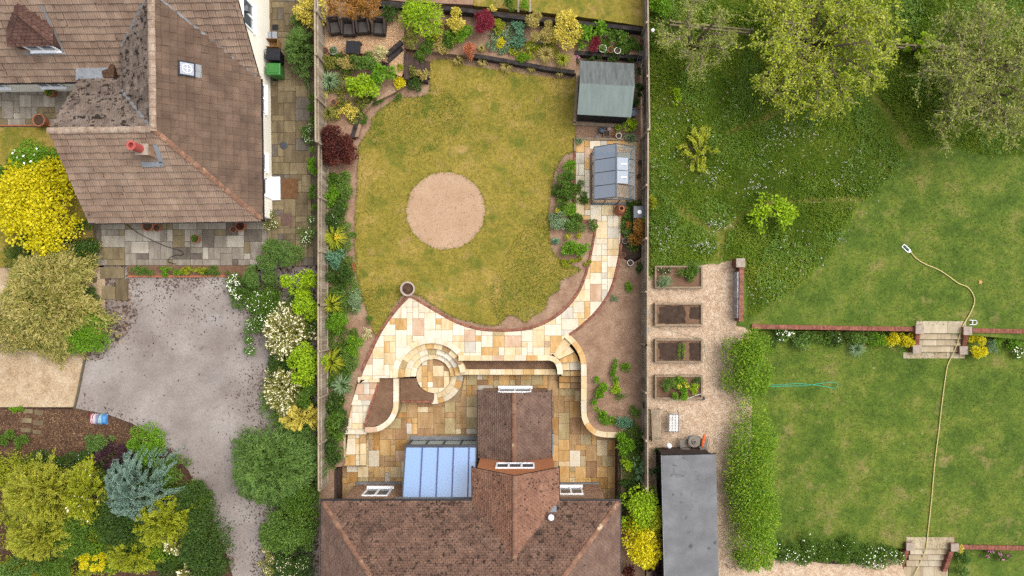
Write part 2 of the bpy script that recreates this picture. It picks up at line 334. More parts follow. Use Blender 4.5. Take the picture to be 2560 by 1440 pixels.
ground('gravel_strip', [(1160, 147), (1230, 155), (1300, 166), (1370, 178), (1434, 187), (1432, 197), (1370, 192), (1300, 182), (1230, 172), (1160, 162)], .006, -.1, M['soil'], smooth=3, jitter=.02)
for a, b in ((1052, 710), (1068, 714), (1086, 723), (1121, 741), (1137, 748), (1152, 751), (1170, 759)): ground('worn_patch', [(a-5, b-5), (a+5, b-4), (a+5, b+5), (a-4, b+5)], .005, -.1, M['path_grass'], smooth=2, jitter=.015)
# upper terraces
ground('upper_lawn', [(1185, -260), (1612, -260), (1612, 66), (1560, 58), (1450, 42), (1330, 28), (1185, 14)], .85, ZB, M['lawn'])
ground('upper_bed', [(797, -260), (1184, -260), (1184, 12), (1010, 4), (940, -4), (797, -10)], .84, ZB, M['soil'])
ground('shrub_bed', [(1006, 8), (1184, 14), (1330, 28), (1450, 42), (1610, 66), (1610, 138), (1440, 128), (1440, 184), (1300, 162), (1172, 140), (1070, 128), (1006, 120)], .38, ZB, M['soil'])
ground('seating_gravel', [(799, -12), (1010, 4), (1010, 128), (1014, 168), (1004, 192), (955, 172), (920, 132), (800, 140)], .6, ZB, M['orangechip'], wz=.6)
ground('corner_bed', [(799, 136), (925, 134), (956, 172), (1005, 190), (1010, 214), (985, 232), (930, 258), (912, 282), (895, 342), (799, 342)], .3, ZB, M['soil'])
ground('greenhouse_gravel', [(1440, 345), (1600, 345), (1592, 515), (1550, 548), (1440, 548)], .012, -.2, M['orangechip'])
# neighbour on the left
ground('side_ground', [(-420, -260), (796, -260), (796, 664), (-420, 664)], -.06, ZB, M['oldmortar'])
ground('left_lawn', [(-420, 318), (128, 318), (230, 560), (242, 668), (-420, 668)], -.02, -.3, M['lawn'])
ground('drive', [(318, 690), (560, 690), (796, 690), (796, 1000), (796, 1120), (796, 1440), (796, 1600), (588, 1600), (580, 1440), (540, 1320), (470, 1180), (400, 1105), (330, 1062), (270, 1040), (186, 1024), (212, 880), (262, 820), (262, 700)], -.14, ZB, M['tarmac'], smooth=4)
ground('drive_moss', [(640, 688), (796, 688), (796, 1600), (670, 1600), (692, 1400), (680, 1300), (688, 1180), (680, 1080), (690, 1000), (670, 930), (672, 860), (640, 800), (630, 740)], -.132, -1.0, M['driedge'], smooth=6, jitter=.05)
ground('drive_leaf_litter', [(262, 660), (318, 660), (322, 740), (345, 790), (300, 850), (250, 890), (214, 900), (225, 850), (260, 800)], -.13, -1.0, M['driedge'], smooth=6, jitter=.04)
ground('drive_gravel', [(-420, 668), (262, 668), (262, 800), (214, 880), (188, 1018), (-420, 1018)], -.12, ZB, M['gravel'])
ground('mulch_bed', [(-420, 1016), (190, 1022), (270, 1038), (330, 1060), (400, 1103), (470, 1178), (540, 1318), (580, 1440), (588, 1600), (-420, 1600)], -.06, ZB, M['mulch'])
ground('border_soil', [(318, 662), (562, 662), (640, 664), (640, 700), (560, 692), (318, 692)], -.05, -1.0, M['darksoil'])
# neighbour on the right
ground('meadow', [(1618, -260), (2900, -260), (2900, 826), (1866, 824), (1836, 650), (1760, 662), (1618, 690)], -.02, ZB, M['meadow'])
ground('mown_lawn', [(1866, 818), (1872, 790), (1925, 762), (1990, 716), (2050, 664), (2105, 590), (2150, 510), (2200, 462), (2246, 430), (2272, 380), (2340, 360), (2480, 390), (2900, 380), (2900, 822), (2200, 820)], .0, -.3, M['green_lawn'], smooth=4, jitter=.04)
for i, q in enumerate(([(1690, 512), (1715, 524), (1760, 552), (1800, 572), (1830, 552), (1870, 515), (1950, 496), (2060, 492), (2170, 492), (2160, 508), (2060, 508), (1960, 512), (1885, 530), (1850, 556), (1816, 590), (1806, 652), (1780, 652), (1792, 600), (1770, 580), (1700, 540)],
                       [(1800, 330), (1835, 316), (1900, 290), (1962, 250), (1975, 262), (1910, 308), (1850, 332), (1815, 340)],
                       [(2158, 190), (2180, 205), (2210, 258), (2250, 308), (2282, 372), (2262, 380), (2228, 330), (2190, 270), (2160, 215)])):
    ground('mown_path', q, -.01, -.2, M['path_grass'], smooth=4, jitter=.04)
ground('lower_lawn', [(1790, 826), (2900, 834), (2900, 1376), (1790, 1376)], -.6, ZB, M['green_lawn'], wz=-.3)
ground('bottom_lawn', [(2380, 1378), (2900, 1378), (2900, 1700), (2380, 1700)], -1.1, ZB, M['green_lawn'], wz=-.8)
ground('shingle_path', [(1616, 692), (1700, 668), (1762, 652), (1840, 646), (1848, 700), (1846, 800), (1880, 830), (1880, 1600), (1616, 1600)], -.04, ZB, M['pinkgravel'])
ground('bottom_shingle', [(1880, 1402), (1960, 1398), (2120, 1412), (2252, 1402), (2262, 1700), (1880, 1700)], -.56, ZB, M['pinkgravel'], smooth=3, jitter=.03)
# ---------------------------------------------------------------- paving
def pick(d):
    t = rnd.random()*sum(w for _, w in d)
    for k, w in d:
        t -= w
        if t <= 0: return k
    return d[-1][0]
SIZES = [((2, 2), 5), ((3, 2), 4), ((2, 3), 4), ((2, 1), 2.2), ((1, 2), 2.2), ((1, 1), 1.4), ((3, 3), .7)]
def pave(parent, poly, z, mats, weights, unit=.293, th=.05, sizes=SIZES, gap=.018, off=(0, 0), name='slab', dz=.004, holes=()):
    """random-coursed slabs, each its own object, clipped to the polygon (world xy)"""
    poly = ccw(poly); xs = [p[0] for p in poly]; ys = [p[1] for p in poly]
    x0, y0 = min(xs)-unit+off[0], min(ys)-unit+off[1]
    nx, ny = int((max(xs)-x0)/unit)+2, int((max(ys)-y0)/unit)+2
    occ = np.zeros((nx, ny), bool)
    for j in range(ny):
        for i in range(nx):
            if occ[i, j]: continue
            for _ in range(8):
                a, b = pick(sizes)
                if i+a <= nx and j+b <= ny and not occ[i:i+a, j:j+b].any(): break
            else: a = b = 1
            occ[i:i+a, j:j+b] = True
            r = [(x0+i*unit+gap/2, y0+j*unit+gap/2), (x0+(i+a)*unit-gap/2, y0+j*unit+gap/2), (x0+(i+a)*unit-gap/2, y0+(j+b)*unit-gap/2), (x0+i*unit+gap/2, y0+(j+b)*unit-gap/2)]
            c = clip_poly(poly, r)
            if len(c) < 3 or abs(area(c)) < .006: continue
            cx, cy = sum(p[0] for p in c)/len(c), sum(p[1] for p in c)/len(c)
            if any(inside(h, np.array([cx]), np.array([cy]))[0] for h in holes): continue
            zz = z+rnd.uniform(-dz, dz)
            MB().prism(c, zz-th, zz).obj(name, mats[pick(weights)], parent, org=(cx, cy, zz))
def strip(parent, line, wid, z, th, mats, weights, seg=.55, name='coping_stone', gap=.01, closed=False):
    """stones laid along a line (world xy), centred on it"""
    L = [0]
    for i in range(1, len(line)): L.append(L[-1]+math.hypot(line[i][0]-line[i-1][0], line[i][1]-line[i-1][1]))
    n = max(1, round(L[-1]/seg)); out = []
    def at(s):
        s = min(max(s, 0), L[-1])
        for i in range(1, len(L)):
            if s <= L[i]+1e-9:
                t = (s-L[i-1])/max(1e-9, L[i]-L[i-1]); d = Vector((line[i][0]-line[i-1][0], line[i][1]-line[i-1][1])).normalized()
                return Vector((line[i-1][0]+(line[i][0]-line[i-1][0])*t, line[i-1][1]+(line[i][1]-line[i-1][1])*t)), d
    for k in range(n):
        a, b = L[-1]*k/n+gap/2, L[-1]*(k+1)/n-gap/2; sub = 4 if wid > .2 else 2
        lf, rt = [], []
        for q in range(sub+1):
            p, d = at(a+(b-a)*q/sub); nn = Vector((-d.y, d.x)); lf.append(tuple(p+nn*wid/2)); rt.append(tuple(p-nn*wid/2))
        c = rt+lf[::-1]; cx, cy = sum(p[0] for p in c)/len(c), sum(p[1] for p in c)/len(c)
        zz = z+rnd.uniform(-.003, .003)
        MB().prism(c, zz-th, zz).obj(name, mats[pick(weights)], parent, org=(cx, cy, zz))
def ring(parent, c, r0, r1, a0, a1, z, th, mats, weights, seg=.45, name='step_stone', gap=.012):
    n = max(1, round((r0+r1)/2*abs(a1-a0)/seg))
    for k in range(n):
        b0, b1 = a0+(a1-a0)*k/n, a0+(a1-a0)*(k+1)/n; g2 = gap/2/max(.2, r1)
        A = [b0+g2+(b1-b0-2*g2)*q/4 for q in range(5)]
        poly = [(c[0]+r1*math.cos(a), c[1]+r1*math.sin(a)) for a in A]+[(c[0]+r0*math.cos(a), c[1]+r0*math.sin(a)) for a in A[::-1]]
        cx, cy = c[0]+(r0+r1)/2*math.cos((b0+b1)/2), c[1]+(r0+r1)/2*math.sin((b0+b1)/2)
        MB().prism(poly, z-th, z+rnd.uniform(-.003, .003)).obj(name, mats[pick(weights)], parent, org=(cx, cy, z))
WU = [('cream', 6.6), ('buff', 3.6), ('gold', 1.2), ('pink', .4), ('grey', .7), ('olive', .2)]
WPATH = [('cream', 3), ('buff', 4), ('gold', 2.4), ('pink', 1), ('grey', .8), ('olive', .4)]
WL = [('gold', 3.2), ('tan', 4.2), ('ochre', 2.0), ('buff', 2.4), ('olive', 2.4), ('grey', .4), ('brown', 1.2), ('cream', .4), ('pink', .4)]
# upper terrace and path (one continuous sandstone surface)
tr = smooth_pts([(1033, 748), (1080, 776), (1130, 804), (1172, 820), (1222, 829), (1300, 828), (1352, 815), (1402, 786), (1440, 745), (1463, 700), (1479, 640), (1490, 580), (1494, 549)], 4)
rt = smooth_pts([(1553, 548), (1551, 590), (1543, 650), (1524, 722), (1490, 775), (1448, 815), (1418, 836)], 4)
lf = smooth_pts([(884, 1002), (898, 960), (908, 930), (926, 890), (955, 830), (990, 780), (1022, 745)], 3)
mid = [(1404, 852), (1386, 884), (1372, 888), (1150, 890), (1142, 880), (1126, 862), (1104, 850), (1082, 846), (1058, 850), (1032, 861), (1010, 880), (996, 903), (992, 925), (990, 945), (945, 945)]
tt = thing('sandstone_terrace', 'cream and gold sandstone terrace with curved path to the greenhouse', 'terrace', W(1250, 860, 0))
TPOLY = WP(tr+[(1440, 549), (1440, 350), (1474, 350), (1474, 512), (1553, 512)]+rt+mid+[(940, 948), (900, 950)]+lf[3:], .03)
MB().prism(TPOLY, -.5, .012).obj('bedding', M['mortar'], tt)
pave(tt, TPOLY, .03, SAND, WU, unit=.298, off=(.1, .13))
# golden slabs of greenhouse apron reach under its frame
# brick edging along lawn and path
def bricks(name, label, line, z, w=.11, seg=.22):
    t = thing(name, label, 'brick edging', (line[len(line)//2][0], line[len(line)//2][1], z-.1))
    MB_l = MB()
    strip(t, line, w, z, .1, {'b': M['brick']}, [('b', 1)], seg, 'brick', .016)
    # pale mortar bed below the bricks
    lf_, rt_ = [], []
    for i, p in enumerate(line):
        q = line[min(i+1, len(line)-1)]; r = line[max(i-1, 0)]; d = Vector((q[0]-r[0], q[1]-r[1])).normalized(); n = Vector((-d.y, d.x))
        lf_.append((p[0]+n.x*(w/2-.003), p[1]+n.y*(w/2-.003))); rt_.append((p[0]-n.x*(w/2-.003), p[1]-n.y*(w/2-.003)))
    MB().prism(rt_+lf_[::-1], z-.14, z-.014).obj('mortar_bed', M['mortar'], t)
offs = lambda pts, dx, dy: [(a+dx, b+dy) for a, b in pts]
bricks('brick_edging', 'red brick edging between the dry lawn and the terrace path', WP(offs(tr, -1.5, -4.5)[:-3], .03), .034)
bricks('brick_edging', 'red brick edging on the bare soil side of the curved path', WP(offs(rt, 4.5, 2)[3:], .03), .034)
bricks('brick_edging', 'red brick edging between drive side border and the terrace', WP(offs(lf, -4, -3)[6:], .03), .034)
bricks('brick_edging', 'short red brick edging west of the greenhouse apron', WP([(1437, 362), (1437, 552), (1470, 554)], .03), .034)
# circular steps
cc = W(1082, 941, -.4); cc = (cc.x, cc.y); px = 1/S
cs = thing('circular_steps', 'concentric circular sandstone steps going down to the patio', 'steps', (cc[0], cc[1], ZP))
A0, A1 = math.radians(28), math.radians(181)
ring(cs, cc, 85*px, 99*px, A0, A1, .034, .5, SAND, [('cream', 4), ('buff', 2), ('grey', .6)])
ring(cs, cc, 71*px, 85*px, math.radians(8), A1, -.16, .5, SAND, [('buff', 3), ('tan', 1.5), ('gold', 2), ('olive', 1)])
ring(cs, cc, 57*px, 71*px, math.radians(2), A1, -.34, .5, SAND, [('buff', 3), ('gold', 2), ('cream', 1), ('olive', 1), ('grey', 1)])
ring(cs, cc, 44*px, 57*px, math.radians(0), A1, -.52, .6, SAND, [('grey', 1), ('buff', 2), ('cream', 2), ('gold', 1)])
disc = [(cc[0]+43.5*px*math.cos(a), cc[1]+43.5*px*math.sin(a)) for a in [i*2*math.pi/48 for i in range(48)]]
MB().prism(disc, ZP-.3, -.73).obj('bedding', M['mortar'], cs)
pave(cs, disc, -.7, SAND, [('buff', 3), ('cream', 2), ('gold', 2), ('tan', 1), ('brown', .7)], unit=.29)
ring(cs, cc, 44*px, 58*px, math.radians(-82), math.radians(0), -.9, .5, SAND, [('cream', 2), ('buff', 3), ('gold', 1.5)])
ring(cs, cc, 58*px, 73*px, math.radians(-88), math.radians(6), -1.1, .3, SAND, [('buff', 2), ('gold', 2), ('grey', 1), ('cream', 1)])
ring(cs, cc, 43.5*px, 73*px, math.radians(-95), math.radians(-82), -.9, .5, SAND, [('cream', 1)], .3)
# square soil bed beside the circular steps
sb = WP([(1001, 946), (1040, 946), (1046, 966), (1060, 978), (1078, 984), (1083, 986), (1083, 1001), (1001, 1001)], -.6)
tag(MB().prism(sb, ZB, -.6).obj('step_bed', M['darksoil'], org=(0, 0, 0)), kind='structure')
bricks('brick_edging', 'short red brick edging along soil bed below circular steps', WP([(1002, 1004), (1082, 1004)], -.56), -.56)
# retaining walls with sandstone coping
def wall(name, label, line, wid, z, zb, seg=.6, wts=None, wallmat='mortar'):
    t = thing(name, label, 'low wall', (line[0][0], line[0][1], zb))
    lf_, rt_ = [], []
    for i, p in enumerate(line):
        q = line[min(i+1, len(line)-1)]; r = line[max(i-1, 0)]; d = Vector((q[0]-r[0], q[1]-r[1])).normalized(); n = Vector((-d.y, d.x))*(wid/2-.02)
        lf_.append((p[0]+n.x, p[1]+n.y)); rt_.append((p[0]-n.x, p[1]-n.y))
    MB().prism(rt_+lf_[::-1], zb, z-.05).obj('wall_body', M[wallmat], t)
    strip(t, line, wid, z, .05, SAND, wts or [('cream', 2), ('buff', 3), ('gold', 1), ('pink', .6)], seg)
    return t
wall('planter_wall', 'long straight sandstone coping above the narrow soil planter', WP(offs(smooth_pts([(1146, 895), (1250, 895), (1340, 895), (1376, 895), (1392, 904), (1399, 920), (1400, 936)], 4), 0, 0), .05), .28, .06, ZP)
wall('planter_wall', 'lower sandstone coping between soil planter and sunken patio', WP([(1143, 930), (1260, 930), (1390, 930)], -.55), .29, -.55, ZP, wts=[('buff', 3), ('gold', 2), ('olive', 1), ('cream', 1)])
tag(MB().prism(WP([(1140, 901), (1394, 901), (1394, 925), (1140, 925)], -.62), ZB, -.62).obj('planter_soil', M['darksoil'], org=(0, 0, 0)), kind='structure')
wall('curved_wall', 'curved sandstone coping wall from terrace to far patio corner', WP(smooth_pts([(1413, 836), (1436, 858), (1452, 882), (1459, 910), (1460, 960), (1460, 1030), (1466, 1056), (1484, 1078), (1508, 1086), (1548, 1087)], 5), .02), .29, .03, ZP, wts=[('buff', 4), ('cream', 2), ('gold', 1), ('pink', .6)])
wall('curved_wall', 'curved sandstone coping wall around the soil bed by sloping path', WP(smooth_pts([(990, 946), (990, 1000), (988, 1026), (976, 1050), (954, 1068), (934, 1074), (912, 1075)], 5), -.1), .28, -.1, ZP, wts=[('cream', 3), ('pink', 1), ('buff', 1)])
tag(MB().prism(WP([(943, 944), (986, 944), (986, 1022), (972, 1044), (950, 1062), (912, 1070), (925, 1018), (938, 975)], -.16), ZB, -.16).obj('path_bed', M['darksoil'], org=(0, 0, 0)), kind='structure')
bricks('brick_edging', 'red brick edging between sloping steps and dark soil bed', WP([(946, 958), (934, 990), (922, 1030), (911, 1068)], -.12), -.12)
# stepped path on the left of the bed
sp = thing('stepped_path', 'descending sandstone path with wide cream treads beside the dark soil bed', 'steps', W(910, 1010, -.3))
for poly, z in (([(896, 952), (944, 952), (930, 1000), (882, 1000)], -.12), ([(878, 1012), (926, 1012), (911, 1072), (866, 1072)], -.3), ([(870, 1086), (900, 1086), (900, 1164), (862, 1164)], -.68)):
    P = WP(poly, z); MB().prism(P, ZP-.2, z-.03).obj('bedding', M['mortar'], sp); pave(sp, P, z, SAND, [('cream', 3), ('buff', 2), ('grey', 1), ('pink', 1.4), ('gold', .8)], unit=.29)
for a, b, y, z in ((894, 948, 949, .0), (874, 934, 1006, -.16), (860, 916, 1079, -.36)):
    strip(sp, WP([(a, y), (b, y)], z), .27, z, .16, SAND, [('cream', 3), ('grey', 1), ('buff', 1)], .6, 'tread')
strip(sp, WP([(907, 1082), (907, 1164)], -.5), .3, -.55, .4, SAND, [('buff', 2), ('pink', 1), ('tan', 1)], .6, 'tread')
strip(sp, WP([(857, 1084), (857, 1164)], -.4), .14, -.4, .4, SAND, [('buff', 2)], .6, 'tread')
# winding steps on the right, from terrace down to patio
ws = thing('winding_steps', 'fan shaped sandstone steps curving down beside the long coping wall', 'steps', W(1430, 920, ZP))
def quad(parent, pts, z, th, k, name='tread'):
    P = WP(pts, z); cx = sum(p[0] for p in P)/len(P); cy = sum(p[1] for p in P)/len(P)
    MB().prism(P, z-th, z).obj(name, SAND[k], parent, org=(cx, cy, z))
fan = [([(1383, 886), (1404, 836), (1432, 856), (1391, 894)], 'buff', -.1), ([(1391, 893), (1415, 855), (1436, 880), (1398, 898)], 'buff', -.27), ([(1399, 899), (1436, 881), (1442, 889), (1447, 903), (1401, 908)], 'gold', -.44), ([(1402, 909), (1424, 906), (1424, 925), (1404, 926)], 'buff', -.61), ([(1425, 905), (1450, 902), (1452, 925), (1425, 925)], 'cream', -.61), ([(1404, 927), (1425, 927), (1425, 940), (1404, 940)], 'olive', -.78), ([(1426, 927), (1452, 927), (1452, 940), (1426, 940)], 'gold', -.78), ([(1398, 941), (1425, 941), (1425, 956), (1398, 956)], 'ochre', -.95), ([(1426, 941), (1453, 941), (1453, 956), (1426, 956)], 'tan', -.95), ([(1398, 957), (1425, 957), (1425, 971), (1398, 971)], 'gold', -1.12), ([(1426, 957), (1453, 957), (1453, 971), (1426, 971)], 'tan', -1.12)]
for pts, k, z in fan: quad(ws, pts, z, z-ZP+.3, k)
# sunken patio
pt = thing('sunken_patio', 'golden brown sandstone patio around the house extension', 'patio', W(1200, 1050, ZP))
pp = [(1004, 1006), (1150, 1006), (1162, 938), (1400, 938), (1400, 972), (1453, 972), (1453, 1040), (1470, 1072), (1500, 1090), (1540, 1094), (1540, 1290), (850, 1290), (850, 1166), (916, 1166), (916, 1084), (950, 1078), (978, 1056), (994, 1028)]
holes = [WP([(1200, 985), (1375, 985), (1375, 1160), (1200, 1160)], ZP), WP([(1025, 1098), (1205, 1098), (1205, 1300), (1025, 1300)], ZP), WP([(900, 1218), (1500, 1218), (1500, 1300), (900, 1300)], ZP)]
pave(pt, WP(pp, ZP), ZP, SAND, WL, unit=.293, off=(.07, .02), holes=holes)
# old patios of the neighbour
op = thing('weathered_patio', 'weathered brown and grey slab patio around the cream house', 'patio', W(700, 400, 0))
osz = [((2, 2), 4), ((3, 2), 3), ((2, 1), 2.5), ((1, 2), 2), ((2, 3), 2), ((1, 1), 1)]
pave(op, WP([(670, -120), (770, -120), (778, 560), (786, 664), (668, 664), (668, 556), (660, 200)], .0), .0, OLD, [('a', 4), ('b', 4), ('e', 1)], unit=.31, sizes=osz, dz=.008, off=(.1, .1))
pave(op, WP([(238, 520), (667, 520), (667, 663), (242, 663)], .0), .0, OLD, [('c', 4), ('d', 3), ('a', 2), ('e', 1.2)], unit=.31, sizes=osz, dz=.008)
pave(op, WP([(-160, 150), (178, 150), (178, 312), (-160, 312)], .0), .0, OLD, [('c', 4), ('a', 2), ('d', 1)], unit=.31, sizes=osz, dz=.008)
MB().prism(WP([(-160, 312), (178, 312), (178, 315), (-160, 315)], .0), -.1, .02).obj('patio_edge', M['terracotta'], op)
for i, q in enumerate(([(252, 668), (311, 668), (311, 696), (252, 696)], [(290, 698), (319, 698), (319, 751), (290, 751)], [(255, 716), (288, 716), (288, 748), (255, 748)], [(221, 692), (244, 692), (240, 706), (221, 706)])):
    P = WP(q, -.08); MB().prism(P, -.2, -.07+.02*(i == 0)).obj('slab', OLD['ab'[i % 2]], op)
# ---------------------------------------------------------------- roofs and houses
def quadmesh(name, V, F):
    me = bpy.data.meshes.new(name); n = len(F); k = F.shape[1]
    me.vertices.add(len(V)); me.vertices.foreach_set('co', np.ascontiguousarray(V, dtype=np.float32).ravel())
    me.loops.add(n*k); me.loops.foreach_set('vertex_index', np.ascontiguousarray(F, dtype=np.int32).ravel())
    me.polygons.add(n); me.polygons.foreach_set('loop_start', np.arange(0, n*k, k, dtype=np.int32))
    me.polygons.foreach_set('loop_total', np.full(n, k, dtype=np.int32)); me.update(calc_edges=True); return me
def vspan(poly, us):
    lo = np.full(len(us), 1e9); hi = np.full(len(us), -1e9); n = len(poly)
    for i in range(n):
        (a, b), (c, d) = poly[i-1], poly[i]
        if abs(a-c) < 1e-9: continue
        t = (us-a)/(c-a); ok = (t >= -1e-6) & (t <= 1+1e-6); v = b+(d-b)*t
        lo = np.where(ok, np.minimum(lo, v), lo); hi = np.where(ok, np.maximum(hi, v), hi)
    return lo, hi
M['moss'] = surf('roof_moss', _g((.3, (46, 38, 28)), (.5, (66, 54, 36)), (.7, (96, 82, 46))), 4, .3, 20, var=.3, bump=0)
M['felt'] = flat('roof_felt', C(40, 34, 32), .95)
def slope(root, O, u, v, poly, tile, name='roof_slope', tilemat=None, parts=0, focus=None, moss=None):
    """a planar roof slope: felt board (part) carrying tiles (sub-parts)"""
    O, u, v = Vector(O), Vector(u).normalized(), Vector(v).normalized(); n = u.cross(v)
    if n.z < 0: n = -n
    P3 = [O+u*a+v*b for a, b in poly]
    m = MB(); k = len(poly); top = [p-n*.015 for p in P3]; bot = [p-n*.09 for p in P3]
    m.add(top+bot, [tuple(range(k)), tuple(range(2*k-1, k-1, -1))]+[(i, (i+1) % k, k+(i+1) % k, k+i) for i in range(k)])
    ro = m.obj(name, M['felt'], root, org=O)
    Rn, Un, Vn, Nn = np.array(O), np.array(u), np.array(v), np.array(n)
    umax = max(p[0] for p in poly); umin = min(p[0] for p in poly); vmax = max(p[1] for p in poly)
    tw, ga, hh, wavy = tile
    ns = 10 if wavy else 3
    prof = (.5-.5*np.cos(np.linspace(0, 3*2*np.pi, ns)))*.03 if wavy else np.zeros(ns)
    rows = int(vmax/ga)+2; A = []; B0 = []; B1 = []; R = []
    for r in range(rows):
        off = 0 if wavy else (r % 2)*tw/2
        us = np.arange(umin-tw+off, umax+tw, tw)
        for a in us: A.append(a); B0.append(r*ga-.02); B1.append((r+1)*ga+.015)
    A = np.array(A); B0 = np.array(B0); B1 = np.array(B1); T = len(A)
    s = np.linspace(0, 1, ns)
    gap = .014 if not wavy else .003
    uu = A[:, None]+gap/2+(tw-gap)*s[None, :]+nrg.normal(0, .004, (T, 1))
    lo, hi = vspan(poly, np.clip(uu, umin, umax).ravel()); lo = lo.reshape(uu.shape); hi = hi.reshape(uu.shape)
    b0 = B0[:, None]+nrg.normal(0, .008 if wavy else .006, (T, 1))+0*uu; b1 = B1[:, None]+0*uu
    full = (b0 >= lo-.03).all(1) & (b1 <= hi+.001).all(1) & (uu[:, 0] >= umin) & (uu[:, -1] <= umax)
    c0 = np.clip(b0, lo-.02, hi); c1 = np.clip(b1, lo-.02, hi); uc = np.clip(uu, umin, umax)
    keep = ((c1-c0).max(1) > .02) & ((uc[:, -1]-uc[:, 0]) > .01)
    lift = hh*(1+nrg.normal(0, .15, (T, 1)))
    zf = .01+lift*(1-(c0-B0[:, None])/ga)+prof[None, :]; zb = .01+lift*(1-(c1-B0[:, None])/ga)*1.0+prof[None, :]
    sel = np.zeros(T, bool)
    if parts:
        idx = np.where(full)[0]
        cen = Rn+A[idx, None]*Un+B0[idx, None]*Vn; d = np.hypot(cen[:, 0]-focus[0], cen[:, 1]-focus[1])
        pickd = idx[np.argsort(d)[:parts]]; sel[pickd] = True
        loc = np.concatenate([np.stack([s*(tw-gap), 0*s, hh+prof], 1), np.stack([s*(tw-gap), 0*s+ga+.015, prof-.002], 1)])
        Vt = loc[:, :1]*Un+loc[:, 1:2]*Vn+loc[:, 2:3]*Nn
        F = np.array([[i, i+1, ns+i+1, ns+i] for i in range(ns-1)])
        tm = quadmesh('tile', Vt, F); tm.materials.append(tilemat)
        for i in pickd:
            org = O+u*(A[i]+gap/2)+v*float(b0[i, 0])+n*.012
            link('tile', tm, None, ro, org)
    k2 = keep & ~sel
    def pos(a, b, z): return Rn+a[..., None]*Un+b[..., None]*Vn+z[..., None]*Nn
    Vf, Vb = pos(uc[k2], c0[k2], zf[k2]), pos(uc[k2], c1[k2], zb[k2])
    tk = int(k2.sum()); Vv = np.concatenate([Vf, Vb], 1).reshape(-1, 3)-Rn
    base = (np.arange(tk)*2*ns)[:, None, None]
    q = np.array([[i, i+1, ns+i+1, ns+i] for i in range(ns-1)])[None]
    F = (base+q).reshape(-1, 4)
    me = quadmesh('roof_tiles', Vv, F)
    tag(link('roof_tiles', me, tilemat, ro, O), kind='stuff')
    if moss:
        dn, th_, sd_ = moss; k3 = int((umax-umin)*vmax*dn); a3 = nrg.uniform(umin, umax, k3); b3 = nrg.uniform(0, vmax, k3); lo3, hi3 = vspan(poly, a3); q3 = np.random.default_rng(sd_); f3 = 0*a3
        for _ in range(8): an = q3.uniform(0, 6.28); s3 = q3.uniform(1.0, 5.0); f3 = f3+np.sin(s3*(a3*np.cos(an)+b3*np.sin(an))+q3.uniform(0, 6.28))
        edge = np.minimum(hi3-b3, b3-lo3); ok3 = (b3 > lo3) & (b3 < hi3) & (f3/2.8+nrg.normal(0, .5, k3)-edge*.25 > th_); a3, b3 = a3[ok3], b3[ok3]; k3 = len(a3)
        P3_ = Rn+a3[:, None]*Un+b3[:, None]*Vn+(.03+hh*.6)*Nn; D3 = nrg.normal(size=(k3, 3)); D3 -= (D3@Nn)[:, None]*Nn; D3 /= np.linalg.norm(D3, axis=1, keepdims=True); S3 = np.cross(D3, Nn); sz = nrg.uniform(.03, .1, k3)[:, None]
        V3 = np.stack([P3_-D3*sz*.6-S3*sz*.2, P3_-D3*sz*.1+S3*sz*.5+Nn*.02, P3_+D3*sz*.6+S3*sz*.1, P3_+D3*sz*.1-S3*sz*.5+Nn*.02], 1).reshape(-1, 3)-Rn
        tag(link('moss', npmesh('moss', V3, 4), M['moss'], ro, O), kind='stuff')
    return ro
def ridge(root, p, q, mat, r=.13, seg=.42, lift=.03, name='ridge_tile'):
    p, q = Vector(p), Vector(q); L = (q-p).length; n = max(1, round(L/seg)); d = (q-p)/L
    a = d.cross(Vector((0, 0, 1))).normalized(); b = a.cross(d).normalized()
    for k in range(n):
        s0, s1 = p+d*(L*k/n+.006), p+d*(L*(k+1)/n-.006); vs_ = []; rr = r*rnd.uniform(.94, 1.06)
        for c in (s0, s1):
            for j in range(7):
                t = math.pi*j/6; vs_.append(c+a*math.cos(t)*rr+b*(math.sin(t)*rr*.6-rr*.25+lift))
        MB().add(vs_, [(j, j+1, 8+j, 7+j) for j in range(6)]+[tuple(range(7)), tuple(range(13, 6, -1))]).obj(name, mat, root, org=(s0+s1)/2, smooth=False)
def brickface(root, O, u, w, h, mat, holes=(), th=.02, name='brickwork', bl=.225, bh=.075):
    """a skin of separate bricks on a vertical wall: O bottom corner, u direction along, outward normal = u x z"""
    O = np.array(O, float); u = np.array(u, float); n = np.cross(u, [0, 0, 1.]); R = []
    for r in range(int(h/bh)):
        x = -(r % 2)*bl/2
        while x < w:
            a, b = max(0, x+.006), min(w, x+bl-.006); z0, z1 = r*bh+.006, (r+1)*bh-.006
            if b-a > .03 and not any(a < hx1 and b > hx0 and z0 < hz1 and z1 > hz0 for hx0, hx1, hz0, hz1 in holes): R.append((a, b, z0, z1))
            x += bl
    R = np.array(R); t = th+nrg.uniform(-.004, .004, len(R)); Z = np.array([0, 0, 1.])
    def c(a, z, d): return O+a[:, None]*u+z[:, None]*Z+d[:, None]*n
    V = np.stack([c(R[:, 0], R[:, 2], t), c(R[:, 1], R[:, 2], t), c(R[:, 1], R[:, 3], t), c(R[:, 0], R[:, 3], t), c(R[:, 0], R[:, 2], 0*t), c(R[:, 1], R[:, 2], 0*t), c(R[:, 1], R[:, 3], 0*t), c(R[:, 0], R[:, 3], 0*t)], 1)
    q = np.array([[0, 1, 2, 3], [4, 5, 1, 0], [5, 6, 2, 1], [6, 7, 3, 2], [7, 4, 0, 3]])
    F = (np.arange(len(R))[:, None, None]*8+q[None]).reshape(-1, 4)
    org = ORG[root.name]; me = quadmesh(name, V.reshape(-1, 3)-np.array(org), F)
    return tag(link(name, me, mat, root, org), kind='stuff')
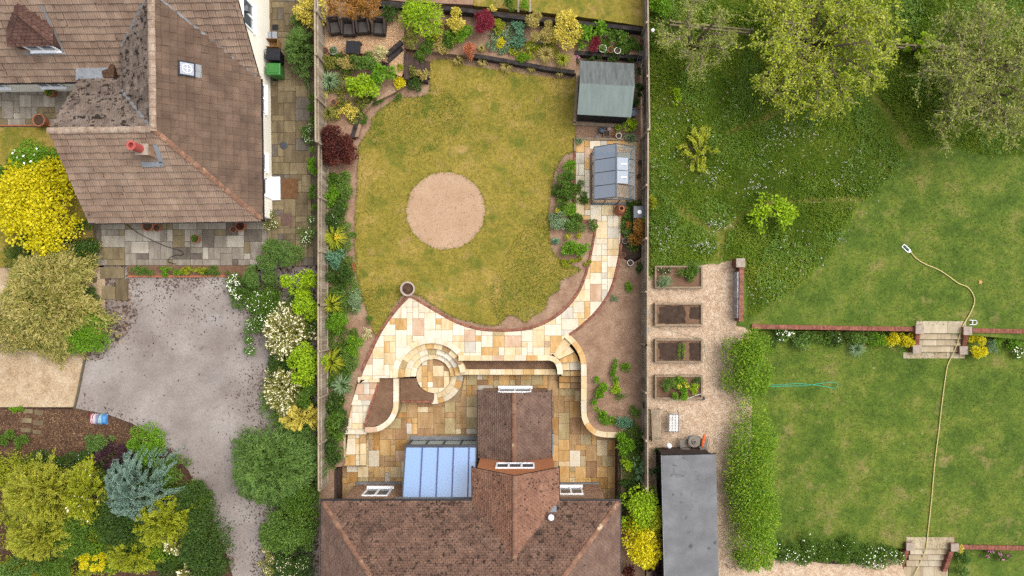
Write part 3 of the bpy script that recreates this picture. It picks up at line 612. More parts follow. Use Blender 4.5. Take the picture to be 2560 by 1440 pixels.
M['pane'] = glass('window_glass', C(110, 124, 136), .25, .03, .75)
def window(root, O, u, w, z0, z1, n=2, sill=True, name='window', fw=.07):
    """white window on a vertical wall; O left end on the wall plane, outward normal = u x z"""
    O, u = Vector(O), Vector(u); nn = u.cross(Vector((0, 0, 1)))
    P = lambda a, z, d: O+u*a+Vector((0, 0, z-O.z))+nn*d
    m = MB()
    def bx(a0, a1, b0, b1, d0, d1): m.hexa([P(a0, b0, d0), P(a1, b0, d0), P(a1, b0, d1), P(a0, b0, d1)], [P(a0, b1, d0), P(a1, b1, d0), P(a1, b1, d1), P(a0, b1, d1)])
    bx(0, fw, z0, z1, .01, .07); bx(w-fw, w, z0, z1, .01, .07); bx(fw, w-fw, z0, z0+fw, .01, .07); bx(fw, w-fw, z1-fw, z1, .01, .07)
    for i in range(1, n): bx(w*i/n-fw*.7, w*i/n+fw*.7, z0+fw, z1-fw, .01, .066)
    f = m.obj(name, M['white'], root)
    for i in range(n):
        a0, a1 = (fw if i == 0 else w*i/n+fw*.7), (w-fw if i == n-1 else w*(i+1)/n-fw*.7)
        MB().add([P(a0, z0+fw, .03), P(a1, z0+fw, .03), P(a1, z1-fw, .03), P(a0, z1-fw, .03)], [(0, 1, 2, 3)]).obj('pane', M['pane'], f)
    if sill:
        m = MB(); a = m.hexa([P(-.06, z0-.06, 0), P(w+.06, z0-.06, 0), P(w+.06, z0-.06, .16), P(-.06, z0-.06, .16)], [P(-.06, z0-.003, 0), P(w+.06, z0-.003, 0), P(w+.06, z0-.003, .14), P(-.06, z0-.003, .14)])
        m.obj('sill', M['white'], f)
    return f
M['tile_own'] = surf('plain_tile', _g((.3, (112, 84, 70)), (.5, (130, 100, 84)), (.7, (148, 116, 98))), 1.6, .2, 40, [(C(60, 46, 38), .56, 4.2, .06), (C(56, 44, 36), .58, 1.1, .16), (C(92, 70, 58), .56, 9, .06), (C(206, 176, 150), .74, 13, .03)], var=.16, bump=.006)
M['tile_own2'] = surf('plain_tile_warm', _g((.3, (138, 98, 80)), (.5, (156, 114, 92)), (.7, (172, 130, 106))), 1.6, .15, 40, [(C(66, 50, 40), .6, 4.2, .06), (C(110, 80, 66), .58, 10, .06), (C(196, 140, 96), .66, 2.0, .08), (C(224, 196, 172), .75, 11, .03)], var=.14, bump=.006)
M['tile_ext'] = surf('plain_tile_plum', _g((.3, (116, 90, 78)), (.5, (130, 104, 90)), (.7, (146, 118, 102))), 1.6, .15, 40, [(C(70, 58, 46), .66, 4.2, .06), (C(222, 198, 184), .75, 12, .03)], var=.14, bump=.006)
M['tile_left'] = surf('roman_tile', _g((.3, (144, 118, 100)), (.5, (164, 138, 118)), (.7, (184, 158, 136))), 1.1, .18, 34, [(C(88, 74, 62), .64, 3.6, .06), (C(214, 190, 164), .74, 10, .03)], var=.13, bump=.006)
M['tile_brown_shaded'] = surf('roman_tile_brown_shaded', _g((.3, (100, 80, 66)), (.5, (118, 96, 80)), (.7, (136, 112, 94))), 1.1, .16, 34, [(C(96, 80, 66), .64, 2.6, .06), (C(206, 170, 130), .74, 10, .03)], var=.12, bump=.006)  # brown roman tile with the east slope's shade put into its colour
M['tile_moss'] = surf('roman_tile_mossy', _g((.3, (104, 90, 80)), (.5, (132, 116, 104)), (.7, (156, 140, 128))), 1.4, .25, 30, [(C(44, 36, 30), .54, 3.6, .06), (C(128, 104, 54), .68, 1.6, .08), (C(208, 192, 172), .74, 10, .03)], var=.16, bump=.01)
M['ridge'] = surf('ridge_mortar', _g((.3, (150, 124, 104)), (.5, (176, 152, 132)), (.7, (202, 184, 164))), 4, .25, 30, [(C(112, 88, 70), .6, 5, .08)], var=.1, bump=.01)
M['ridge2'] = surf('ridge_lichen', _g((.3, (132, 96, 78)), (.5, (152, 112, 90)), (.7, (176, 140, 112))), 3, .25, 30, [(C(222, 200, 168), .62, 3, .06), (C(80, 62, 46), .62, 4, .08)], var=.12, bump=.01)
PL = (.18, .118, .046, False); RO = (.33, .335, .062, True)
# ---- the brick house at the bottom
zE, kk = 3.4, .79; cs_, sn_ = math.cos(math.atan(kk)), math.sin(math.atan(kk))
bh = thing('brick_house', 'brown tiled brick house with cross gable, flue and sandstone patio', 'house', (-2.8, -12, ZP))
x0, x1 = W(806, 1256, zE).x, W(1548, 1252, zE).x; yN = W(1200, 1254, zE).y; D = 8.0; rz_ = zE+D/2*kk; Ls = D/2/cs_
slope(bh, (x0, yN, zE), (1, 0, 0), (0, -cs_, sn_), [(0, 0), (x1-x0, 0), (x1-x0-D/2, Ls), (D/2, Ls)], PL, tilemat=M['tile_own'], moss=(45, .85, 3))
slope(bh, (x0, yN, zE), (0, -1, 0), (cs_, 0, sn_), [(0, 0), (D, 0), (D/2, Ls)], PL, tilemat=M['tile_ext'])
slope(bh, (x1, yN, zE), (0, -1, 0), (-cs_, 0, sn_), [(0, 0), (D, 0), (D/2, Ls)], PL, tilemat=M['tile_ext'])
slope(bh, (x0, yN-D, zE), (1, 0, 0), (0, cs_, sn_), [(0, 0), (x1-x0, 0), (x1-x0-D/2, Ls), (D/2, Ls)], PL, tilemat=M['tile_own'])
ridge(bh, (x0+.05, yN-.05, zE+.02), (x0+D/2, yN-D/2, rz_), M['ridge2'], .12); ridge(bh, (x1-.05, yN-.05, zE+.02), (x1-D/2, yN-D/2, rz_), M['ridge2'], .12)
ridge(bh, (x0+D/2, yN-D/2, rz_), (x1-D/2, yN-D/2, rz_), M['ridge2'], .12)
# cross gable
wl, wr, wy = -2.68, 1.32, W(1290, 1169, zE).y; wc = (wl+wr)/2; hw = (wr-wl)/2; wk = .82; wz = zE+hw*wk; wc_, ws_ = math.cos(math.atan(wk)), math.sin(math.atan(wk)); yb = yN-(wz-zE)/kk-.15
slope(bh, (wl, wy, zE), (0, -1, 0), (wc_, 0, ws_), [(0, 0), (wy-yb, 0), (wy-yb, hw/wc_), (0, hw/wc_)], PL, tilemat=M['tile_own2'], moss=(45, .8, 8))
slope(bh, (wr, wy, zE), (0, -1, 0), (-wc_, 0, ws_), [(0, 0), (wy-yb, 0), (wy-yb, hw/wc_), (0, hw/wc_)], PL, tilemat=M['tile_own2'], moss=(45, .8, 8))
ridge(bh, (wc, wy+.02, wz), (wc, yb+.1, wz), M['ridge2'], .12)
# walls
yw = W(1000, 1210, ZP).y; wx0, wx1 = W(895, 1210, ZP).x, W(1497, 1202, ZP).x
MB().box(wx0, wx1, yN-D+.3, yw, ZP, zE-.05).obj('wall', M['wallmortar'], bh)
MB().add([(wl+.15, wy-.1, ZP), (wr-.15, wy-.1, ZP), (wr-.15, wy-.1, zE+.1), (wc, wy-.1, wz-.08), (wl+.15, wy-.1, zE+.1), (wl+.15, yw+.1, ZP), (wr-.15, yw+.1, ZP), (wr-.15, yw+.1, zE+.1), (wc, yw+.1, wz-.08), (wl+.15, yw+.1, zE+.1)],
         [(0, 1, 2, 3, 4), (9, 8, 7, 6, 5), (0, 4, 9, 5), (1, 6, 7, 2), (2, 7, 8, 3), (3, 8, 9, 4)]).obj('gable_wall', M['orangebrick'], bh)
w1 = [W(916, 1223, .1).x, W(979, 1223, .1).x]; zw0 = 37-(-yw)*1776/(1241-NY); zs0 = 37-(-yw)*1776/(1223-NY)
brickface(bh, (wx1, yw, ZP), (-1, 0, 0), wx1-wr+.15, zE-ZP-.1, M['brickwall'], [(wx1-W(1456, 1220, .2).x-.05, wx1-W(1398, 1220, .2).x+.05, zs0-ZP-.05, zw0-ZP+.02)])
brickface(bh, (w1[1]+1.0, yw, ZP), (-1, 0, 0), w1[1]+1.0-wx0, zE-ZP-.1, M['brickwall'], [(.95, 1.05+w1[1]-w1[0], zs0-ZP-.05, zw0-ZP+.02)])
window(bh, (w1[1], yw, 0), (-1, 0, 0), w1[1]-w1[0], zs0, zw0)
window(bh, (W(1456, 1220, .2).x, yw, 0), (-1, 0, 0), W(1456, 1220, .2).x-W(1398, 1220, .2).x, zs0-.25, zw0-.3)
gy = wy-.1
window(bh, (W(1336, 1160, 2.2).x, gy, 0), (-1, 0, 0), W(1336, 1160, 2.2).x-W(1241, 1160, 2.2).x, 2.15, 3.2, n=3, sill=False)
for a, b, c, d in ((x0, wl-.1, yN+.06, zE), (wr+.1, x1, yN+.06, zE)): MB().box(a, b, c-.06, c+.05, d-.13, d-.02).obj('gutter', M['gutter'], bh)
MB().box(x1, x1+.1, yN-D, yN+.1, zE-.13, zE-.02).obj('gutter', M['gutter'], bh); MB().box(x0-.1, x0, yN-D, yN+.1, zE-.13, zE-.02).obj('gutter', M['gutter'], bh)
MB().box(wr, wr+.1, yN+.1, wy+.05, zE-.13, zE-.02).obj('gutter', M['gutter'], bh); MB().box(wl-.1, wl, yN+.1, wy+.05, zE-.13, zE-.02).obj('gutter', M['gutter'], bh)
MB().box(wx0-.05, wl+.1, yw, yw+.14, ZP, ZP+.18).obj('plinth', M['lead'], bh)
MB().box(wr-.1, wx1, yw, yw+.1, ZP, ZP+.15).obj('plinth', M['lead'], bh)
# single storey extension
el, er, ez, erz = W(1197, 978, .75).x, W(1376, 977, .75).x, .75, 1.92; ey = W(1290, 977, .75).y; ec = (el+er)/2; eh = (er-el)/2; ek = (erz-ez)/eh; ea = math.atan(ek)
slope(bh, (el, ey, ez), (0, -1, 0), (math.cos(ea), 0, math.sin(ea)), [(0, 0), (ey-gy+.02, 0), (ey-gy+.02, eh/math.cos(ea)), (0, eh/math.cos(ea))], PL, tilemat=M['tile_ext'], moss=(40, 1.1, 5))
slope(bh, (er, ey, ez), (0, -1, 0), (-math.cos(ea), 0, math.sin(ea)), [(0, 0), (ey-gy+.02, 0), (ey-gy+.02, eh/math.cos(ea)), (0, eh/math.cos(ea))], PL, tilemat=M['tile_ext'], moss=(40, 1.1, 5))
ridge(bh, (ec, ey+.02, erz), (ec, gy+.02, erz), M['ridge2'], .12)
q = ey-.1
MB().add([(el+.12, q, ZP), (er-.12, q, ZP), (er-.12, q, ez+.02), (ec, q, erz-.08), (el+.12, q, ez+.02), (el+.12, gy, ZP), (er-.12, gy, ZP), (er-.12, gy, ez+.02), (ec, gy, erz-.08), (el+.12, gy, ez+.02)],
         [(0, 1, 2, 3, 4), (0, 4, 9, 5), (1, 6, 7, 2)]).obj('extension_wall', M['brickwall'], bh)
window(bh, (ec+.85, q, 0), (-1, 0, 0), 1.7, -.9, .75, n=2, sill=True)
for sx in (el-.1, er): MB().box(sx, sx+.1, gy, ey+.04, ez-.12, ez-.02).obj('gutter', M['gutter'], bh)
MB().box(er-.1, er+.2, gy+.05, gy+1.1, ZP, ez-.55).obj('meter_box', M['palelead'], bh)
# flue terminal and lead slate on the main roof
fp = W(1378, 1300, 4.6); t_ = (yN-fp.y); fz = zE+t_*kk
m = MB(); m.lathe([(.09, -.1), (.09, .35), (.14, .36), (.14, .48), (.03, .52)], (fp.x, fp.y, fz), 14); m.obj('flue', M['white'], bh, smooth=True)
a = Vector((0, -cs_, sn_)); nn = Vector((0, sn_, cs_)); c = Vector((fp.x, fp.y, fz)); m = MB()
m.hexa([c+Vector((-.28, 0, 0))-a*.1+nn*.05, c+Vector((.28, 0, 0))-a*.1+nn*.05, c+Vector((.28, 0, 0))-a*.42+nn*.05, c+Vector((-.28, 0, 0))-a*.42+nn*.05], [c+Vector((-.28, 0, 0))-a*.1+nn*.07, c+Vector((.28, 0, 0))-a*.1+nn*.07, c+Vector((.28, 0, 0))-a*.42+nn*.07, c+Vector((-.28, 0, 0))-a*.42+nn*.07]).obj('lead_slate', M['palelead'], bh)
# ---- lean-to conservatory
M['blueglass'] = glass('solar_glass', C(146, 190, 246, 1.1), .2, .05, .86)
M['door'] = glass('door_glass', C(206, 216, 206, 1.3), .1, .03, .75)
M['clear'] = glass('clear_glass', (.93, .96, .96, 1), .07, .02, .05)
M['bar'] = flat('blue_grey_bar', C(62, 84, 150), .4)
cv = thing('conservatory', 'lean-to conservatory with pale blue glass roof and grey frame', 'conservatory', (-4, -8.4, ZP))
cx0, cx1 = W(1014, 1119, .8).x, el-.12; cy0 = W(1100, 1119, .8).y; cy1 = yw; cz0, cz1 = .8, 1.72
bars = [cx0]+[W(b, 1180, 1.25).x for b in (1053, 1093, 1132, 1171)]+[cx1]
for i in range(5):
    a, b = bars[i]+.03, bars[i+1]-.03
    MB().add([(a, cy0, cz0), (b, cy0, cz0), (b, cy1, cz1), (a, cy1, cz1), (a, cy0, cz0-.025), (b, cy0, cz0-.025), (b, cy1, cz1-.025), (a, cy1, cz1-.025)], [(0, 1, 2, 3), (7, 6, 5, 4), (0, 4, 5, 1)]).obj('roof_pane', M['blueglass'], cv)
for i, b in enumerate(bars): MB().bar((b, cy0+.04, cz0+.02), (b, cy1, cz1+.02), .055, .07).obj('glazing_bar', M['bar'] if 0 < i < 5 else M['dkgrey'], cv)
MB().box(cx0-.06, cx1, cy0+.03, cy0+.14, cz0-.14, cz0-.01).obj('eaves_beam', M['dkgrey'], cv)
MB().box(cx0-.3, cx1+.2, cy1-.02, cy1+.12, cz1+.0, cz1+.1).obj('wall_flashing', M['lead'], cv)
fy = cy0-.02
MB().box(cx0, cx1, cy1, fy-.12, ZP, ZP+.06).obj('floor', SAND['grey'], cv)
MB().box(cx0-.1, cx1, fy-.1, fy+.22, ZP-.02, ZP+.05).obj('threshold', M['lead'], cv)
for i in range(5):
    xx = cx0+(cx1-cx0)*i/4; MB().box(xx-.05, xx+.05, fy-.06, fy+.02, ZP+.05, cz0-.13).obj('door_post', M['dkgrey'], cv)
    if i < 4:
        x2 = cx0+(cx1-cx0)*(i+1)/4
        dp = MB().box(xx+.05, x2-.05, fy-.03, fy-.01, ZP+.06, cz0-.14).obj('door_pane', M['door'], cv)
        MB().box(xx+.05, x2-.05, fy-.05, fy+.01, ZP+.05, ZP+.15).obj('bottom_rail', M['dkgrey'], dp)
MB().box(cx0-.02, cx0, cy1, fy, ZP+.05, cz0-.1).obj('side_pane', M['clear'], cv); 
for i in range(4): y = cy1+(fy-cy1)*i/3; MB().box(cx0-.05, cx0+.05, y-.05, y+.05, ZP+.05, cz0-.12+(cz1-cz0)*(1-i/3)).obj('side_post', M['dkgrey'], cv)
# ---- the cream house at the top left
zl = 2.5
yS = W(440, 550, zl).y; ym = W(200, 196, zl).y; xE = W(655, 500, zl).x; xW = W(222, 552, zl).x; rk = .745; run = xE-W(385, 310, 5.3).x
nh = thing('cream_house', 'large cream house with brown roman tile roofs, dormer and skylight', 'house', (xE, yS, 0))
rc, rs = math.cos(math.atan(rk)), math.sin(math.atan(rk)); zr = zl+run*rk; RL = run/rc; xr = xE-run; yr = yS+run
foc = (xE-1.5, yS+1.5)
slope(nh, (xW, yS, zl), (1, 0, 0), (0, rc, rs), [(0, 0), (xE-xW, 0), (xr-xW, RL), (0, RL)], RO, tilemat=M['tile_left'], parts=100, focus=foc)        # south slope
slope(nh, (xE, yS, zl), (0, 1, 0), (-rc, 0, rs), [(0, 0), (ym-yS+.1, 0), (ym-yS+.1+run*rk/.92, RL), (run, RL)], RO, tilemat=M['tile_brown_shaded'], parts=200, focus=foc)           # east slope
slope(nh, (xr, yr, zr), (-1, 0, 0), (0, -rc, rs), [(0, -RL*.8), (xr-xW, -RL*.8), (xr-xW, 0), (0, 0)], RO, tilemat=M['tile_moss']) if 0 else None
slope(nh, (xW, yr+run*.78, zr-run*.78*rk), (1, 0, 0), (0, -rc, rs), [(0, 0), (xr-xW, 0), (xr-xW, RL*.78), (0, RL*.78)], RO, tilemat=M['tile_moss'], moss=(70, .5, 6))  # north slope of the west wing
slope(nh, (xr-run*.62, yr, zr-run*.62*rk), (0, 1, 0), (rc, 0, rs), [(0, 0), (8, 0), (8, RL*.62), (0, RL*.62)], RO, tilemat=M['tile_moss'])           # west slope of the north-south wing
ym = W(200, 196, zl).y; mk = .92; mc, ms = math.cos(math.atan(mk)), math.sin(math.atan(mk)); xg = xE+.0; MR = 4.6
slope(nh, (-33, ym, zl), (1, 0, 0), (0, mc, ms), [(0, 0), (xg+33, 0), (xg+33, MR/mc), (0, MR/mc)], RO, tilemat=M['tile_left'])
slope(nh, (-33, ym+2*MR, zl), (1, 0, 0), (0, -mc, ms), [(0, 0), (xg+33, 0), (xg+33, MR/mc), (0, MR/mc)], RO, tilemat=M['tile_left'])
ridge(nh, (xr, yr-.1, zr), (xr, ym+MR, zr), M['ridge'], .17, .36); ridge(nh, (xW-.05, yr, zr), (xr-.1, yr, zr), M['ridge'], .16, .36); ridge(nh, (xr, yr, zr), (xE-.05, yS+.05, zl+.02), M['ridge2'], .14, .36)
ridge(nh, (-33, ym+MR, zl+MR*mk), (xg, ym+MR, zl+MR*mk), M['ridge'], .15, .45)
# valleys in lead
def vbar(p, q, w=.16): MB().bar(p, q, w, .05).obj('valley_flashing', M['lead'], nh)
vy = ym+(zr-zl)/mk
vbar((xE-.1, ym+.05, zl+.1), (xr+.05, vy, zr+.06), .15)
# west slope of wing meets the main south slope / north slope of the west wing
v0z = zr-run*.62*rk
vbar((xr-.05, yr+.05, zr+.05), (xr-run*.6, yr+run*.6, zr-run*.6*rk+.08))
vbar((xr-run*.6, ym+(zr-run*.6*rk-zl)/mk, zr-run*.6*rk+.08), (xr, vy, zr+.08), .12)
lx0, lx1 = W(196, 178, 3).x, W(284, 178, 3).x; ly = W(200, 177, 3.1).y
MB().hexa([(lx0, ly-.3, 2.6), (lx1, ly-.3, 2.6), (lx1, ly+.3, 2.6), (lx0, ly+.3, 2.6)], [(lx0, ly-.3, 3.06), (lx1, ly-.3, 3.06), (lx1, ly+.3, 3.02), (lx0, ly+.3, 3.02)]).obj('lead_gutter', M['palelead'], nh)
MB().prism([(lx1-.35, ly-.2), (lx1+.15, ly-.3), (lx1+.2, ly+.35), (lx1+.05, ly+.5), (lx1-.1, ly+.2), (lx1-.4, ly+.1)], 2.8, 3.12).obj('moss_clump', M['mulch'], nh)
# walls
xw = xE-.4
MB().box(xW+.25, xw, yS+.35, yr+run, -.05, zl-.05).obj('wall', M['render'], nh)
MB().add([(xW+.25, yS+.4, zl-.1), (xW+.25, yr, zr-.15), (xW+.25, yr+run*.75, zr-run*.75*rk-.1), (xW+.3, yS+.4, zl-.1), (xW+.3, yr, zr-.15), (xW+.3, yr+run*.75, zr-run*.75*rk-.1)], [(0, 1, 2), (5, 4, 3)]).obj('gable_wall', M['render'], nh)
yW2 = ym+.28
MB().box(-32.9, xw, yW2, ym+2*MR-.3, -.05, zl-.06).obj('wall', M['render'], nh)
MB().add([(xw, yW2, zl-.06), (xw, ym+2*MR-.3, zl-.06), (xw, ym+MR, zl+MR*mk-.25), (xw-.05, yW2, zl-.06), (xw-.05, ym+2*MR-.3, zl-.06), (xw-.05, ym+MR, zl+MR*mk-.25)], [(0, 1, 2), (5, 4, 3)]).obj('gable_wall', M['render'], nh)
MB().box(xE, xE+.09, yS-.05, ym-.02, zl-.12, zl-.01).obj('gutter', M['gutter'], nh); MB().box(xW, xE+.09, yS-.1, yS-.005, zl-.12, zl-.01).obj('gutter', M['gutter'], nh)
MB().box(-33, xW+.4, ym-.1, ym-.005, zl-.13, zl-.02).obj('gutter', M['gutter'], nh)
# windows and door on the east wall
gw = W(640, 35, 3.2)
window(nh, (xw, gw.y-.55, 0), (0, 1, 0), 1.3, 2.3, 3.6, n=2)
window(nh, (xw, W(665, 402, 1.2).y-.5, 0), (0, 1, 0), .9, .9, 1.9, n=1)
window(nh, (xw, W(660, 240, 1.2).y-.8, 0), (0, 1, 0), 1.4, .9, 1.9, n=2)
window(nh, (W(165, 210, 1).x-1.2, yW2, 0), (1, 0, 0), 1.2, .9, 2.0, n=2); window(nh, (W(30, 210, 1).x-1.6, yW2, 0), (1, 0, 0), 1.5, .9, 2.0, n=2)
dy = W(668, 467, 1.0).y
dr = MB().box(xw, xw+.06, dy-.5, dy+.5, .12, 2.15).obj('door', M['white'], nh)
MB().box(xw+.06, xw+.075, dy-.36, dy+.36, 1.1, 2.0).obj('pane', M['pane'], dr); MB().box(xw+.06, xw+.12, dy+.38, dy+.42, 1.0, 1.12).obj('handle', M['grey'], dr)
MB().box(xw, W(701, 470, .1).x, W(690, 500, .1).y, W(690, 442, .1).y, -.05, .13).obj('doorstep', M['white'], nh)
MB().box(xw, xw+.25, W(620, 18, 3.6).y-.12, W(620, 18, 3.6).y+.12, 3.2, 3.5).obj('alarm_box', M['grey'], nh)
# skylight
sk = Vector((-15.65, 10.81, 4.46)); u = Vector((0, 1, 0)); v = Vector((-rc, 0, rs)); n = Vector((rs, 0, rc))
def slab_on(c, a, b, h0, h1): return [c+u*(-a)+v*(-b)+n*h0, c+u*a+v*(-b)+n*h0, c+u*a+v*b+n*h0, c+u*(-a)+v*b+n*h0], [c+u*(-a)+v*(-b)+n*h1, c+u*a+v*(-b)+n*h1, c+u*a+v*b+n*h1, c+u*(-a)+v*b+n*h1]
sk.z = zl+(xE-sk.x)*rk
st = MB().hexa(*slab_on(sk, .34, .36, 0, .14)).obj('skylight', M['black'], nh)
MB().hexa(*slab_on(sk, .27, .29, .141, .15)).obj('pane', glass('sky_pane', C(140, 150, 172), .07, .15, .9), st)
m = MB(); pts = [sk+n*.17+(u*math.cos(a)+v*math.sin(a))*.2 for a in [i*math.pi/10 for i in range(21)]]; m.tube(pts, .015, 5); m.tube([sk+n*.17-u*.2, sk+n*.17+u*.2], .012, 4); m.tube([sk+n*.17-v*.2, sk+n*.17+v*.2], .012, 4); m.obj('dome_ring', M['white'], st)
MB().hexa(*slab_on(sk-v*.5, .3, .14, .03, .09)).obj('lead_apron', M['palelead'], nh)
# chimney stub with clay pot
cx, cy = -17.3, 7.0; cz = zl+(cy-yS)*rk
ck = MB().box(cx-.25, cx+.25, cy-.22, cy+.22, cz-.5, 5.2).obj('chimney', M['brickwall'], nh)
MB().box(cx-.28, cx+.28, cy-.25, cy+.25, 5.2, 5.3).obj('chimney_cap', M['cap'], ck)
MB().lathe([(.2, 5.3), (.17, 5.9), (.21, 5.92), (.21, 6.0), (.12, 6.0), (.12, 5.8)], (cx-.08, cy+.03, 0), 16).obj('chimney_pot', flat('red_clay', C(200, 92, 84), .7), ck, smooth=False)
v2 = Vector((0, rc, rs)); n2 = Vector((0, -rs, rc)); c = Vector((cx, yS+(cy-.42-yS), zl+(cy-.42-yS)*rk)); m = MB()
m.hexa([c+Vector((-.5, 0, 0))-v2*.15, c+Vector((.5, 0, 0))-v2*.15, c+Vector((.5, 0, 0))+v2*.1, c+Vector((-.5, 0, 0))+v2*.1], [c+Vector((-.5, 0, 0))-v2*.15+n2*.1, c+Vector((.5, 0, 0))-v2*.15+n2*.1, c+Vector((.5, 0, 0))+v2*.1+n2*.1, c+Vector((-.5, 0, 0))+v2*.1+n2*.1]); m.obj('lead_apron', M['palelead'], nh)
c2 = Vector((cx+.42, cy, zl+(cy-yS)*rk)); MB().hexa([c2+Vector((-.09, 0, 0))-v2*.5, c2+Vector((.12, 0, 0))-v2*.5, c2+Vector((.12, 0, 0))+v2*.4, c2+Vector((-.09, 0, 0))+v2*.4], [c2+Vector((-.09, 0, 0))-v2*.5+n2*.1, c2+Vector((.12, 0, 0))-v2*.5+n2*.1, c2+Vector((.12, 0, 0))+v2*.4+n2*.1, c2+Vector((-.09, 0, 0))+v2*.4+n2*.1]).obj('lead_apron', M['palelead'], nh)
# dormer
d0, d1, dyf, dze = -23.9, -21.84, 12.04, 4.35; dc = (d0+d1)/2; dh = (d1-d0)/2; dk = .72; dcs, dsn = math.cos(math.atan(dk)), math.sin(math.atan(dk)); dzr = dze+dh*dk
yb_ = ym+(dzr-zl)/mk+.1
DT = (.2, .16, .03, False); M['tile_dark'] = surf('dormer_tile', _g((.3, (84, 58, 50)), (.5, (104, 74, 64)), (.7, (124, 92, 80))), 2, .2, 30, [(C(178, 152, 132), .62, 6, .1)], var=.12, bump=.006)
slope(nh, (d1, dyf, dze), (0, 1, 0), (-dcs, 0, dsn), [(0, 0), (yb_-dyf, 0), (yb_-dyf, dh/dcs), (dh, dh/dcs)], DT, 'dormer_slope', M['tile_dark'])
slope(nh, (d0, dyf, dze), (0, 1, 0), (dcs, 0, dsn), [(0, 0), (yb_-dyf, 0), (yb_-dyf, dh/dcs), (dh, dh/dcs)], DT, 'dormer_slope', M['tile_dark'])
slope(nh, (d0, dyf, dze), (1, 0, 0), (0, dcs, dsn), [(0, 0), (2*dh, 0), (dh, dh/dcs)], DT, 'dormer_slope', M['tile_dark'])
fb = zl+(dyf+.1-ym)*mk-.1
MB().box(d0+.1, d1-.05, dyf+.1, yb_, fb-.3, dze-.03).obj('dormer_cheek', M['tile_dark'], nh)
window(nh, (d0+.55, dyf+.1, 0), (1, 0, 0), 1.35, fb+.12, dze-.08, n=2, sill=True)
MB().bar((d1-.02, dyf+.02, fb+.1), (d1-.02, yb_-.3, zl+(yb_-.3-ym)*mk+.1), .1, .05).obj('lead_apron', M['lead'], nh)
MB().box(d0+.2, d1+.05, dyf-.1, dyf+.08, fb-.08, fb+.08).obj('lead_apron', M['palelead'], nh)
nh.rotation_euler.z = math.radians(.8)
# ---------------------------------------------------------------- fences
def fence(label, line, h, zb, side):
    t = thing('board_fence', label, 'fence', (line[0][0], line[0][1], zb))
    bm = MB().box(-.062, .062, -.012, .012, 0, h-.06); bme = None
    for (ax, ay), (bx, by) in zip(line[:-1], line[1:]):
        L = math.hypot(bx-ax, by-ay); d = Vector((bx-ax, by-ay, 0))/L; n = Vector((-d.y, d.x, 0)); ang = math.atan2(d.y, d.x)
        k = int(L/.132)
        for i in range(k):
            p = Vector((ax, ay, zb))+d*(L*(i+.5)/k)+n*side*rnd.uniform(.0, .012)
            if bme is None: o = bm.obj('board', M['fence'], t, org=(0, 0, 0)); bme = o.data; o.location = p-ORG[t.name]
            else: o = link('board', bme, None, t, p)
            o.rotation_euler = (rnd.uniform(-.008, .008), 0, ang+.12*side)
        np_ = max(1, round(L/2.4))
        for i in range(np_+1):
            p = Vector((ax, ay, 0))+d*(L*i/np_)-n*side*.07
            MB().box(p.x-.05, p.x+.05, p.y-.05, p.y+.05, zb, zb+h+.06, ang).obj('post', M['fencecap'], t, org=p)
        for z in (.3, h-.35): MB().bar((ax-n.x*side*.05, ay-n.y*side*.05, zb+z), (bx-n.x*side*.05, by-n.y*side*.05, zb+z), .06, .09).obj('rail', M['fence'], t)
        MB().bar((ax, ay, zb+h-.04), (bx, by, zb+h-.04), .075, .035).obj('capping_rail', M['fencecap'], t)
    return t
xl = -10.5
fence('weathered board fence beside the lawn between drive shrubs and garden border', [(xl, 8.0), (xl-.02, 0), (xl, -9.2)], 1.8, -.05, -1)
fence('weathered board fence behind the seating corner and burgundy shrub', [(xl-.05, 16.5), (xl, 8.0)], 1.95, .3, -1)
fence('weathered board fence between bare soil border and raised vegetable beds', [(5.88, 8.6), (5.84, -2), (5.86, -11.5)], 1.75, -.05, 1)
fence('weathered board fence behind the garden shed along the meadow', [(5.78, 16.5), (5.88, 8.6)], 2.0, .1, 1)
# ---------------------------------------------------------------- sleepers, steps, terrace furniture
def sleepers(label, px, z, zb, w=.2, seg=2.2):
    line = WP(px, z); t = thing('sleeper_wall', label, 'retaining wall', (line[0][0], line[0][1], zb))
    n = max(2, int((z-zb)/.2))
    for i in range(n):
        z1 = zb+(z-zb)*(i+1)/n-.004*(i < n-1); strip(t, line, w-.012*(n-1-i), z1, (z-zb)/n-.004, {'s': M['sleeper']}, [('s', 1)], seg, 'sleeper', .01)
    return t
sleepers('long dark sleeper wall between shrub bed and lawn', [(1170, 137), (1235, 146), (1300, 158), (1365, 170), (1437, 180)], .46, -.1)
sleepers('short dark sleeper wall behind the felt roofed shed', [(1437, 131), (1520, 137), (1606, 143)], .46, -.1)
sleepers('long dark sleeper wall holding up the upper lawn', [(1108, 20), (1180, 27), (1250, 37), (1330, 47), (1460, 58), (1608, 73)], .97, .2)
sleepers('dark sleeper wall above the rattan chairs and green groundcover', [(945, 8), (985, 11), (1024, 16)], .97, .5, .3)
sleepers('upper dark sleeper of the diagonal pair beside the white variegated shrub', [(966, 136), (985, 120), (1004, 103)], .84, .45, .22)
sleepers('lower dark sleeper of the diagonal pair beside the white variegated shrub', [(970, 152), (988, 136), (1006, 120)], .7, .4, .2)
sleepers('curved dark sleeper edging beside the burgundy shrub', [(914, 252), (904, 270), (894, 295), (887, 320), (880, 344)], .38, -.1, .2, .5)
st = thing('timber_steps', 'dark timber steps from the lawn up to the seating corner', 'steps', W(1045, 170, 0))
